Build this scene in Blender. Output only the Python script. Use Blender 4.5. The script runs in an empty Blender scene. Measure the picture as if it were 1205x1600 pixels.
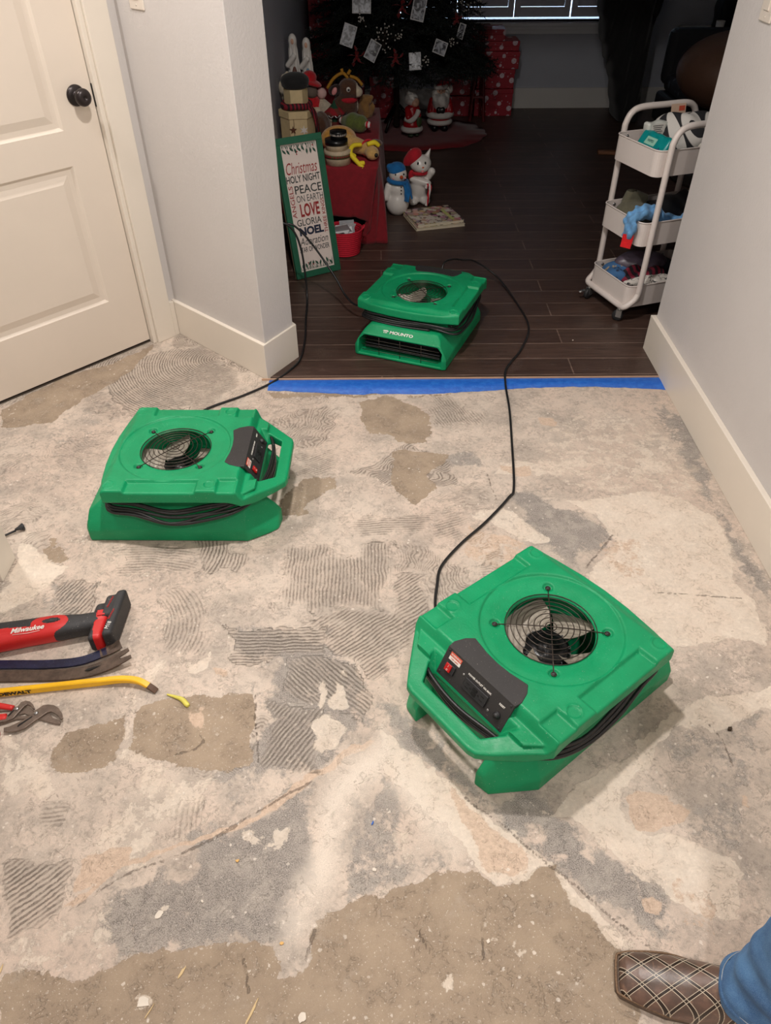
import bpy, math, random
import numpy as np
from mathutils import Vector, Matrix, Euler
S = bpy.context.scene
COL = S.collection
PI = math.pi
# ---------------------------------------------------------------- camera
cam_d = bpy.data.cameras.new('camera')
cam = bpy.data.objects.new('camera', cam_d); COL.objects.link(cam)
S.camera = cam
cam_d.sensor_fit = 'VERTICAL'; cam_d.sensor_height = 36.0
cam_d.lens = 1152.0 * 36.0 / 1600.0
cam_d.clip_start = 0.02; cam_d.clip_end = 60
def _k(u, v): return Vector(((u-602.5)/1152.0, (800-v)/1152.0, -1.0))
_z = -_k(609, 2128).normalized(); _y = _k(591, -200).normalized()
_y = (_y - _z*_y.dot(_z)).normalized(); _x = _y.cross(_z)
RC = Matrix((_x, _y, _z))            # rows: world axes in camera coords = cam->world
cam.matrix_world = Matrix.Translation((0, 0, 1.5)) @ RC.to_4x4()
# ---------------------------------------------------------------- light
S.view_settings.view_transform = 'Standard'; S.view_settings.look = 'None'
S.view_settings.gamma = 1.0; S.view_settings.exposure = 0.03
S.view_settings.use_curve_mapping = False
W = bpy.data.worlds.new('sky'); S.world = W; W.use_nodes = True
bg = W.node_tree.nodes['Background']
bg.inputs[0].default_value = (0.62, 0.80, 1.0, 1); bg.inputs[1].default_value = 4.5
def lamp(name, loc, energy, size, col, kind='AREA', rot=(0,0,0)):
    d = bpy.data.lights.new(name, kind); d.energy = energy; d.color = col
    if kind == 'AREA': d.shape = 'DISK'; d.size = size
    else: d.shadow_soft_size = size
    o = bpy.data.objects.new(name, d); COL.objects.link(o); o.location = loc; o.rotation_euler = rot
    return o
WARM = (1.0, 0.945, 0.90)
lamp('can_or_fill_light', (-0.15, 1.45, 2.56), 38, 0.13, WARM)
lamp('can_or_fill_light', (0.25, -0.60, 2.56), 26, 0.13, WARM)  # unseen fill lamp added behind the camera to brighten the near side
lamp('can_or_fill_light', (-1.50, 2.05, 2.56), 20, 0.13, WARM)

# ---------------------------------------------------------------- helpers
def tag(o, label=None, cat=None, group=None, kind=None):
    if label: o['label'] = label
    if cat: o['category'] = cat
    if group: o['group'] = group
    if kind: o['kind'] = kind
    return o
def empty(name, loc=(0,0,0), rz=0, label=None, cat=None, group=None, rot=None):
    o = bpy.data.objects.new(name, None); COL.objects.link(o); o.empty_display_size = 0.05
    o.location = loc; o.rotation_euler = rot if rot else (0, 0, rz)
    return tag(o, label, cat, group)
def copy_tree(o, parent=None):
    c = o.copy(); COL.objects.link(c)
    if parent: c.parent = parent
    for ch in list(o.children): copy_tree(ch, c)
    return c
class MB:
    """collects shapes, links them as one mesh object"""
    def __init__(s): s.v = []; s.f = []; s.m = []; s.n = 0; s.sm = []; s.uv = None
    def add(s, V, F, mi=0, M=None, smooth=False):
        V = np.asarray(V, float).reshape(-1, 3)
        if M is not None:
            A = np.array(M); V = V @ A[:3, :3].T + A[:3, 3]
        s.v.append(V)
        for f in F: s.f.append([int(i)+s.n for i in f])
        s.m += [mi]*len(F); s.sm += [smooth]*len(F); s.n += len(V)
        return s
    def box(s, c, d, mi=0, M=None, bev=0.0, rz=0):
        x, y, z = d[0]/2, d[1]/2, d[2]/2
        if bev <= 0:
            V = [(a*x, b*y, e*z) for a in (-1, 1) for b in (-1, 1) for e in (-1, 1)]
            F = [(0,1,3,2),(4,6,7,5),(0,4,5,1),(2,3,7,6),(0,2,6,4),(1,5,7,3)]
            V = np.array(V)
        else:
            bm = bmesh_box(x, y, z, min(bev, x*.95, y*.95, z*.95)); V, F = bm
        if rz: V = rotz(V, rz)
        V = V + np.array(c)
        return s.add(V, F, mi, M)
    def tube(s, pts, r, mi=0, n=8, closed=False, M=None, caps=True, sub=0):
        P = np.array(pts, float)
        if sub: P = crom(P, sub, closed)
        R = np.full(len(P), r) if np.isscalar(r) else np.interp(np.linspace(0,1,len(P)), np.linspace(0,1,len(r)), r)
        V, F = tube_geo(P, R, n, closed, caps)
        return s.add(V, F, mi, M, True)
    def lathe(s, prof, n=24, mi=0, M=None, smooth=True):
        V = []; F = []
        for (r, z) in prof:
            for i in range(n):
                a = 2*PI*i/n; V.append((r*math.cos(a), r*math.sin(a), z))
        for k in range(len(prof)-1):
            for i in range(n):
                j = (i+1) % n; F.append((k*n+i, k*n+j, (k+1)*n+j, (k+1)*n+i))
        if prof[0][0] > 1e-6: F.append(tuple(range(n))[::-1])
        if prof[-1][0] > 1e-6: F.append(tuple(range((len(prof)-1)*n, len(prof)*n)))
        return s.add(V, F, mi, M, smooth)
    def prism(s, poly, z0, z1, mi=0, M=None):
        n = len(poly); V = [(p[0], p[1], z0) for p in poly]+[(p[0], p[1], z1) for p in poly]
        a = sum(poly[i][0]*poly[(i+1)%n][1]-poly[(i+1)%n][0]*poly[i][1] for i in range(n))
        F = [tuple(range(n))[::-1], tuple(range(n, 2*n))]+[(i, (i+1)%n, n+(i+1)%n, n+i) for i in range(n)]
        if a < 0: F = [f[::-1] for f in F]
        return s.add(V, F, mi, M)
    def ell(s, c, r, mi=0, M=None, n=20, rot=None):
        V = []; F = []; m = n//2
        for k in range(m+1):
            t = PI*k/m
            for i in range(n):
                a = 2*PI*i/n; V.append((math.sin(t)*math.cos(a), math.sin(t)*math.sin(a), math.cos(t)))
        for k in range(m):
            for i in range(n):
                j = (i+1) % n; F.append((k*n+i, (k+1)*n+i, (k+1)*n+j, k*n+j))
        V = np.array(V)*np.array(r if not np.isscalar(r) else (r, r, r))
        if rot: V = V @ np.array(Euler(rot).to_matrix()).T
        return s.add(V+np.array(c), F, mi, M, True)
    def build(s, name, mats, parent=None, loc=None, rot=None, bevel=0, smooth=None):
        me = bpy.data.meshes.new(name)
        V = np.concatenate(s.v) if s.v else np.zeros((0, 3))
        me.from_pydata([tuple(p) for p in V], [], s.f); 
        if not isinstance(mats, (list, tuple)): mats = [mats]
        for m in mats: me.materials.append(m)
        me.polygons.foreach_set('material_index', s.m)
        me.polygons.foreach_set('use_smooth', s.sm if smooth is None else [smooth]*len(s.f))
        me.update()
        o = bpy.data.objects.new(name, me); COL.objects.link(o)
        if parent: o.parent = parent
        if loc: o.location = loc
        if rot: o.rotation_euler = rot
        if bevel:
            b = o.modifiers.new('bevel', 'BEVEL'); b.width = bevel; b.segments = 2; b.limit_method = 'ANGLE'
        return o
def rotz(V, a):
    c, s = math.cos(a), math.sin(a); V = np.asarray(V, float)
    return np.stack([V[:,0]*c-V[:,1]*s, V[:,0]*s+V[:,1]*c, V[:,2]], 1)
_bb = {}
def bmesh_box(x, y, z, b):
    import bmesh
    bm = bmesh.new(); bmesh.ops.create_cube(bm, size=2)
    for v in bm.verts: v.co = Vector((v.co.x*x, v.co.y*y, v.co.z*z))
    bmesh.ops.bevel(bm, geom=bm.edges[:]+bm.verts[:], offset=b, segments=3, profile=0.5, affect='EDGES')
    bm.verts.index_update(); V = np.array([v.co[:] for v in bm.verts]); F = [[v.index for v in f.verts] for f in bm.faces]
    bm.free(); return V, F
def crom(P, sub, closed=False):
    n = len(P); out = []
    rng = range(n) if closed else range(n-1)
    for i in rng:
        if closed: a, b, c, d = P[(i-1)%n], P[i], P[(i+1)%n], P[(i+2)%n]
        else: a, b, c, d = P[max(i-1,0)], P[i], P[i+1], P[min(i+2,n-1)]
        for k in range(sub):
            t = k/sub
            out.append(.5*((2*b)+(-a+c)*t+(2*a-5*b+4*c-d)*t*t+(-a+3*b-3*c+d)*t**3))
    if not closed: out.append(P[-1])
    return np.array(out)
def tube_geo(P, R, n, closed, caps):
    m = len(P); T = np.zeros_like(P)
    if closed: T = np.roll(P, -1, 0)-np.roll(P, 1, 0)
    else: T[1:-1] = P[2:]-P[:-2]; T[0] = P[1]-P[0]; T[-1] = P[-1]-P[-2]
    T /= np.maximum(np.linalg.norm(T, axis=1, keepdims=True), 1e-9)
    u = np.cross(T[0], [0, 0, 1.0])
    if np.linalg.norm(u) < .1: u = np.cross(T[0], [0, 1.0, 0])
    V = []; F = []
    for i in range(m):
        u = u-T[i]*np.dot(u, T[i]); u /= np.linalg.norm(u); w = np.cross(T[i], u)
        for k in range(n):
            a = 2*PI*k/n; V.append(P[i]+R[i]*(math.cos(a)*u+math.sin(a)*w))
    for i in range(m if closed else m-1):
        j = (i+1) % m
        for k in range(n):
            l = (k+1) % n; F.append((i*n+k, i*n+l, j*n+l, j*n+k))
    if caps and not closed: F += [tuple(range(n))[::-1], tuple(range((m-1)*n, m*n))]
    return V, F
def bar_geo(pts, W_, H_, sub=6):
    """rectangular bar swept along pts; W_ horizontal width, H_ thickness (numbers or lists)"""
    P = crom(np.array(pts, float), sub); m = len(P)
    Wd = np.interp(np.linspace(0,1,m), np.linspace(0,1,len(W_)), W_) if not np.isscalar(W_) else np.full(m, W_)
    Hd = np.interp(np.linspace(0,1,m), np.linspace(0,1,len(H_)), H_) if not np.isscalar(H_) else np.full(m, H_)
    V = []; F = []
    for i in range(m):
        t_ = P[min(i+1, m-1)]-P[max(i-1, 0)]; t_ /= np.linalg.norm(t_); s_ = np.cross([0, 0, 1], t_); s_ /= np.linalg.norm(s_); u = np.cross(t_, s_)
        w, h = Wd[i]/2, Hd[i]/2; c_ = min(w, h)*.35
        for a, b_ in ((-w, -h+c_), (-w+c_, -h), (w-c_, -h), (w, -h+c_), (w, h-c_), (w-c_, h), (-w+c_, h), (-w, h-c_)): V.append(P[i]+s_*a+u*b_)
        if i:
            for k in range(8): q = (i-1)*8; F.append((q+k, q+(k+1) % 8, q+8+(k+1) % 8, q+8+k))
    F += [tuple(range(8))[::-1], tuple(range((m-1)*8, m*8))]
    return V, F, P
def one(fn, name, mats, parent=None, **kw):
    b = MB(); fn(b); return b.build(name, mats, parent, **kw)
# ---- signed-distance modelling: dense numpy field -> surface nets mesh
def smin(a, b, k):
    h = np.clip(.5+.5*(b-a)/k, 0, 1); return b*(1-h)+a*h-k*h*(1-h)
def smax(a, b, k): return -smin(-a, -b, k)
def sd_ell(P, c, r, rot=None):
    Q = P-np.array(c)
    if rot is not None: Q = Q @ np.array(Euler(rot).to_matrix())
    r = np.array(r, float); k0 = np.linalg.norm(Q/r, axis=-1); k1 = np.linalg.norm(Q/(r*r), axis=-1)
    return k0*(k0-1)/np.maximum(k1, 1e-6)
def sd_box(P, c, h, rad=0.0, rot=None):
    Q = P-np.array(c)
    if rot is not None: Q = Q @ np.array(Euler(rot).to_matrix())
    q = np.abs(Q)-(np.array(h)-rad)
    return np.linalg.norm(np.maximum(q, 0), axis=-1)+np.minimum(q.max(-1), 0)-rad
def sd_cap(P, a, b, ra, rb=None):
    a = np.array(a, float); b = np.array(b, float); rb = ra if rb is None else rb
    t = np.clip(((P-a) @ (b-a))/np.dot(b-a, b-a), 0, 1)
    return np.linalg.norm(P-a-t[..., None]*(b-a), axis=-1)-(ra+(rb-ra)*t)
def sd_poly(X, Y, poly):
    """2D signed distance (negative inside)"""
    d = np.full(X.shape, 1e9); s = np.ones(X.shape); n = len(poly)
    for i in range(n):
        ax, ay = poly[i]; bx, by = poly[i-1]
        ex, ey = bx-ax, by-ay; wx, wy = X-ax, Y-ay
        t = np.clip((wx*ex+wy*ey)/(ex*ex+ey*ey), 0, 1)
        d = np.minimum(d, (wx-ex*t)**2+(wy-ey*t)**2)
        c1 = Y >= ay; c2 = Y < by; c3 = ex*wy > ey*wx
        s = np.where((c1 & c2 & c3) | (~c1 & ~c2 & ~c3), -s, s)
    return s*np.sqrt(d)
def sdf_geo(f, lo, hi, res, proj=2):
    lo = np.array(lo, float); hi = np.array(hi, float)
    n = np.maximum(np.ceil((hi-lo)/res).astype(int)+1, 3)
    ax = [lo[i]+res*np.arange(n[i]) for i in range(3)]
    val = np.empty(n)
    for i in range(n[0]):
        Y, Z = np.meshgrid(ax[1], ax[2], indexing='ij')
        val[i] = f(np.stack([np.full_like(Y, ax[0][i]), Y, Z], -1))
    ins = val < 0
    c = [ins[a:n[0]-1+a, b:n[1]-1+b, d:n[2]-1+d] for a in (0,1) for b in (0,1) for d in (0,1)]
    cnt = sum(x.astype(np.int8) for x in c); act = (cnt > 0) & (cnt < 8)
    idx = -np.ones(act.shape, int); ci = np.argwhere(act); idx[act] = np.arange(len(ci))
    acc = np.zeros((len(ci), 3)); num = np.zeros(len(ci))
    corners = [(a, b, d) for a in (0,1) for b in (0,1) for d in (0,1)]
    for p in range(8):
        for q in range(p+1, 8):
            A, B = np.array(corners[p]), np.array(corners[q])
            if abs(A-B).sum() != 1: continue
            va = val[tuple((ci+A).T)]; vb = val[tuple((ci+B).T)]
            m = (va < 0) != (vb < 0); t = np.where(m, va/np.where(m, va-vb, 1), 0)
            acc[m] += (A+t[:, None]*(B-A))[m]; num[m] += 1
    V = lo+res*(ci+acc/num[:, None])
    F = []
    for d in range(3):
        e1, e2 = [(1,2),(2,0),(0,1)][d]
        sl0 = [slice(None)]*3; sl1 = [slice(None)]*3; sl0[d] = slice(0, -1); sl1[d] = slice(1, None)
        a = ins[tuple(sl0)]; b = ins[tuple(sl1)]
        for flip in (False, True):
            m = (a & ~b) if not flip else (~a & b)
            P = np.argwhere(m); P = P[(P[:, e1] > 0) & (P[:, e2] > 0) & (P[:, e1] < n[e1]-1) & (P[:, e2] < n[e2]-1)]
            if not len(P): continue
            o1 = np.zeros(3, int); o1[e1] = 1; o2 = np.zeros(3, int); o2[e2] = 1
            q = [idx[tuple((P-o1-o2).T)], idx[tuple((P-o2).T)], idx[tuple(P.T)], idx[tuple((P-o1).T)]]
            Q = np.stack(q if not flip else q[::-1], 1); F.append(Q)
    F = np.concatenate(F)
    e = res*.2
    for _ in range(proj):
        v0 = f(V); g = np.stack([(f(V+np.eye(3)[i]*e)-f(V-np.eye(3)[i]*e))/(2*e) for i in range(3)], 1)
        gg = np.maximum((g*g).sum(1), .15)
        st = -(v0/gg)[:, None]*g; L = np.linalg.norm(st, axis=1, keepdims=True)
        V = V+st*np.minimum(1, res*.5/np.maximum(L, 1e-9))
    return V, F
def sdf_obj(name, f, lo, hi, res, mats, parent=None, matf=None, proj=2, auto=None):
    V, F = sdf_geo(f, lo, hi, res, proj)
    me = bpy.data.meshes.new(name)
    me.vertices.add(len(V)); me.vertices.foreach_set('co', V.ravel())
    me.loops.add(F.size); me.loops.foreach_set('vertex_index', F.ravel())
    me.polygons.add(len(F)); me.polygons.foreach_set('loop_start', np.arange(len(F))*4)
    me.update(calc_edges=True)
    if not isinstance(mats, (list, tuple)): mats = [mats]
    for m in mats: me.materials.append(m)
    if matf is not None:
        C = V[F].mean(1); me.polygons.foreach_set('material_index', matf(C).astype(int))
    me.polygons.foreach_set('use_smooth', [True]*len(F)); me.validate(); me.update()
    if auto:
        me.set_sharp_from_angle(angle=auto)
    o = bpy.data.objects.new(name, me); COL.objects.link(o)
    if parent: o.parent = parent
    return o
# ---- materials
def srgb(r, g=None, b=None):
    if g is None: r, g, b = [int(r[i:i+2], 16) for i in (0, 2, 4)]
    return tuple((c/255/12.92) if c/255 <= .04045 else ((c/255+.055)/1.055)**2.4 for c in (r, g, b))+(1,)
class NT:
    def __init__(s, name):
        s.m = bpy.data.materials.new(name); s.m.use_nodes = True; s.t = s.m.node_tree
        s.b = s.t.nodes['Principled BSDF']; s.l = s.t.links
    def n(s, typ, **kw):
        x = s.t.nodes.new(typ)
        for k_, v in kw.items():
            if k_.startswith('i_'):
                key = k_[2:]; key = int(key) if key.isdigit() else key.replace('_', ' ')
                s.set(x.inputs[key], v)
            else: setattr(x, k_, v)
        return x
    def set(s, inp, v):
        if isinstance(v, bpy.types.NodeSocket): s.l.new(v, inp)
        elif isinstance(v, bpy.types.Node): s.l.new(v.outputs[0], inp)
        else: inp.default_value = v
    def math(s, op, a, b=0.0, c=0.0, clamp=False):
        x = s.t.nodes.new('ShaderNodeMath'); x.operation = op; x.use_clamp = clamp
        s.set(x.inputs[0], a); s.set(x.inputs[1], b); s.set(x.inputs[2], c); return x.outputs[0]
    def noise(s, scale, detail=4, rough=.55, vec=None, dist=0.0):
        x = s.n('ShaderNodeTexNoise'); x.inputs['Scale'].default_value = scale; x.inputs['Detail'].default_value = detail
        x.inputs['Roughness'].default_value = rough; x.inputs['Distortion'].default_value = dist
        if vec is not None: s.set(x.inputs['Vector'], vec)
        return x.outputs['Fac']
    def ramp(s, f, lo, hi, a=0.0, b=1.0):
        x = s.n('ShaderNodeMapRange'); x.interpolation_type = 'SMOOTHSTEP'
        s.set(x.inputs[0], f); 
        for i, v in zip((1, 2, 3, 4), (lo, hi, a, b)): s.set(x.inputs[i], v)
        return x.outputs[0]
    def mix(s, f, a, b, mode='MIX'):
        x = s.n('ShaderNodeMix'); x.data_type = 'RGBA'; x.blend_type = mode
        s.set(x.inputs[0], f); s.set(x.inputs[6], a); s.set(x.inputs[7], b); return x.outputs[2]
    def obj(s):
        return s.n('ShaderNodeTexCoord').outputs['Object']
    def geo(s): return s.n('ShaderNodeNewGeometry').outputs['Position']
    def bump(s, h, dist=.001, strength=1.0):
        x = s.n('ShaderNodeBump'); s.set(x.inputs['Height'], h); x.inputs['Distance'].default_value = dist
        x.inputs['Strength'].default_value = strength
        s.l.new(x.outputs[0], s.b.inputs['Normal'])
_mc = {}
def mat(name, col, rough=.5, metal=0.0, var=.06, vs=18, bump=0.0, bs=60, coat=0.0, sheen=0.0, trans=0.0, spec=None, dust=0.0, dcol=None):
    """plain surface with procedural colour variation, optional fine bump and dust specks"""
    if name in _mc: return _mc[name]
    t = NT(name); c = col if len(col) == 4 else tuple(col)+(1,)
    v = t.obj(); f = t.noise(vs, 5, .6, v)
    hi = tuple(min(1, x*(1+var)) for x in c[:3])+(1,); lo = tuple(x*(1-var) for x in c[:3])+(1,)
    cc = t.mix(t.ramp(f, .3, .7), lo, hi)
    if dust > 0:
        d = t.math('MULTIPLY', t.ramp(t.noise(55, 6, .75, v), .60, .74), t.ramp(t.noise(6, 3, .6, v), .45, .62))
        d2 = t.ramp(t.noise(420, 2, .5, v), .70, .74)
        d = t.math('MULTIPLY', t.math('MAXIMUM', d, d2), dust)
        cc = t.mix(d, cc, dcol or srgb(205, 200, 190))
    t.set(t.b.inputs['Base Color'], cc)
    t.b.inputs['Roughness'].default_value = rough; t.b.inputs['Metallic'].default_value = metal
    if spec is not None: t.b.inputs['Specular IOR Level'].default_value = spec
    if coat: t.b.inputs['Coat Weight'].default_value = coat; t.b.inputs['Coat Roughness'].default_value = .15
    if sheen: t.b.inputs['Sheen Weight'].default_value = sheen
    if trans: t.b.inputs['Transmission Weight'].default_value = trans
    if bump: t.bump(t.noise(bs, 4, .6, v), bump)
    _mc[name] = t.m; return t.m
TN = [([(0.521, 0.79), (0.568, 0.81), (0.603, 0.789), (0.633, 0.753), (0.628, 0.725), (0.579, 0.709), (0.536, 0.719), (0.516, 0.747)], 0.95), ([(0.47, 0.581), (0.493, 0.585), (0.517, 0.572), (0.502, 0.549), (0.469, 0.552)], 0.9), ([(0.787, 0.791), (0.806, 0.787), (0.787, 0.744), (0.77, 0.748)], 0.8), ([(0.557, 2.237), (0.612, 2.242), (0.61, 2.187), (0.556, 2.183)], 0.8), ([(-0.606, 0.673), (-0.512, 0.685), (-0.496, 0.647), (-0.551, 0.617), (-0.608, 0.599)], 0.75), ([(-0.615, 0.582), (-0.506, 0.659), (-0.4, 0.707), (-0.314, 0.75), (-0.16, 0.848), (-0.042, 0.948), (-0.031, 0.936), (-0.153, 0.835), (-0.309, 0.735), (-0.394, 0.694), (-0.5, 0.65), (-0.609, 0.573)], 0.95), ([(-0.493, 1.003), (-0.438, 1.009), (-0.421, 0.952), (-0.465, 0.96)], 0.7), ([(-0.447, 1.132), (-0.389, 1.14), (-0.378, 1.116), (-0.414, 1.092)], 0.6), ([(0.124, 0.838), (0.17, 0.8), (0.22, 0.75), (0.279, 0.695), (0.316, 0.643), (0.277, 0.614), (0.217, 0.619), (0.183, 0.65), (0.169, 0.716), (0.134, 0.786)], 0.6), ([(0.378, 1.975), (0.493, 1.974), (0.496, 1.904), (0.424, 1.894)], 0.7), ([(0.265, 1.685), (0.387, 1.626), (0.483, 1.515), (0.317, 1.465), (0.227, 1.554)], 0.5), ([(0.635, 1.585), (0.772, 1.621), (0.769, 1.477), (0.656, 1.412)], 0.45), ([(0.538, 0.61), (0.638, 0.646), (0.665, 0.562), (0.623, 0.495), (0.535, 0.518)], 0.45), ([(-0.853, 1.31), (-0.782, 1.345), (-0.74, 1.262), (-0.817, 1.251)], 0.35)]
SP = [([(-0.002, 0.977), (-0.042, 0.936), (-0.105, 0.872), (-0.136, 0.79), (-0.151, 0.708), (-0.177, 0.631), (-0.189, 0.549), (-0.184, 0.505), (-0.15, 0.516), (-0.13, 0.583), (-0.102, 0.643), (-0.08, 0.734), (-0.041, 0.819), (0.023, 0.903)], 1), ([(-0.002, 0.968), (0.042, 0.918), (0.089, 0.846), (0.133, 0.765), (0.167, 0.689), (0.146, 0.67), (0.095, 0.703), (0.038, 0.766), (-0.003, 0.824)], 0.9), ([(-0.031, 0.802), (0.024, 0.745), (0.068, 0.671), (0.053, 0.614), (0.028, 0.639), (0.01, 0.697), (-0.024, 0.759)], 0.45)]
BR = [([(-0.694, 0.453), (-0.652, 0.462), (-0.589, 0.464), (-0.556, 0.451), (-0.508, 0.461), (-0.477, 0.476), (-0.431, 0.479), (-0.376, 0.491), (-0.337, 0.501), (-0.285, 0.506), (-0.245, 0.519), (-0.203, 0.511), (-0.191, 0.484), (-0.196, 0.448), (-0.184, 0.443), (-0.152, 0.468), (-0.14, 0.5), (-0.136, 0.538), (-0.092, 0.551), (-0.038, 0.571), (-0.004, 0.576), (-0.004, 0.585), (0.046, 0.605), (0.085, 0.623), (0.124, 0.638), (0.169, 0.641), (0.211, 0.619), (0.274, 0.616), (0.303, 0.637), (0.334, 0.637), (0.348, 0.606), (0.377, 0.564), (0.416, 0.524), (0.445, 0.497), (0.45, 0.424), (0.425, 0.331), (0.423, 0.333), (-0.651, 0.342)], 1), ([(-0.752, 0.91), (-0.75, 0.959), (-0.684, 0.984), (-0.621, 1.001), (-0.6, 0.949), (-0.598, 0.885), (-0.642, 0.866), (-0.703, 0.859), (-0.735, 0.871)], 0.9), ([(-0.592, 1.035), (-0.5, 1.071), (-0.313, 1.06), (-0.297, 0.963), (-0.297, 0.874), (-0.359, 0.859), (-0.46, 0.876), (-0.535, 0.892), (-0.575, 0.908), (-0.587, 0.983)], 0.95), ([(0.035, 2.04), (0.079, 2.059), (0.144, 2.044), (0.226, 2.05), (0.206, 1.978), (0.146, 1.92), (0.184, 1.852), (0.085, 1.778), (0.052, 1.81), (0.03, 1.899)], 0.9), ([(-0.105, 2.366), (0.007, 2.395), (0.119, 2.348), (0.172, 2.29), (0.163, 2.114), (0.065, 2.09), (0.036, 2.129), (-0.039, 2.143), (-0.087, 2.251)], 0.75), ([(-0.31, 1.815), (-0.274, 1.88), (-0.143, 1.912), (-0.147, 1.834), (-0.213, 1.792), (-0.222, 1.731), (-0.314, 1.722)], 0.8), ([(-0.468, 2.447), (-0.255, 2.444), (0.056, 2.418), (0.285, 2.421), (0.283, 2.397), (-0.154, 2.391), (-0.413, 2.394)], 0.6), ([(-1.419, 2.326), (-1.319, 2.449), (-1.194, 2.601), (-0.96, 2.809), (-1.001, 2.599), (-1.193, 2.289), (-1.193, 2.218), (-1.373, 2.208)], 1), ([(-0.999, 1.584), (-0.98, 1.595), (-0.945, 1.58), (-0.926, 1.544), (-0.941, 1.523), (-0.983, 1.537)], 0.9), ([(-0.995, 1.625), (-0.978, 1.636), (-0.957, 1.609), (-0.962, 1.587), (-0.985, 1.595)], 0.8), ([(0.451, 1.703), (0.552, 1.682), (0.509, 1.587), (0.449, 1.606)], 0.0), ([(-0.308, 1.653), (-0.276, 1.662), (-0.266, 1.624), (-0.3, 1.605)], 0.5)]
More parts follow.
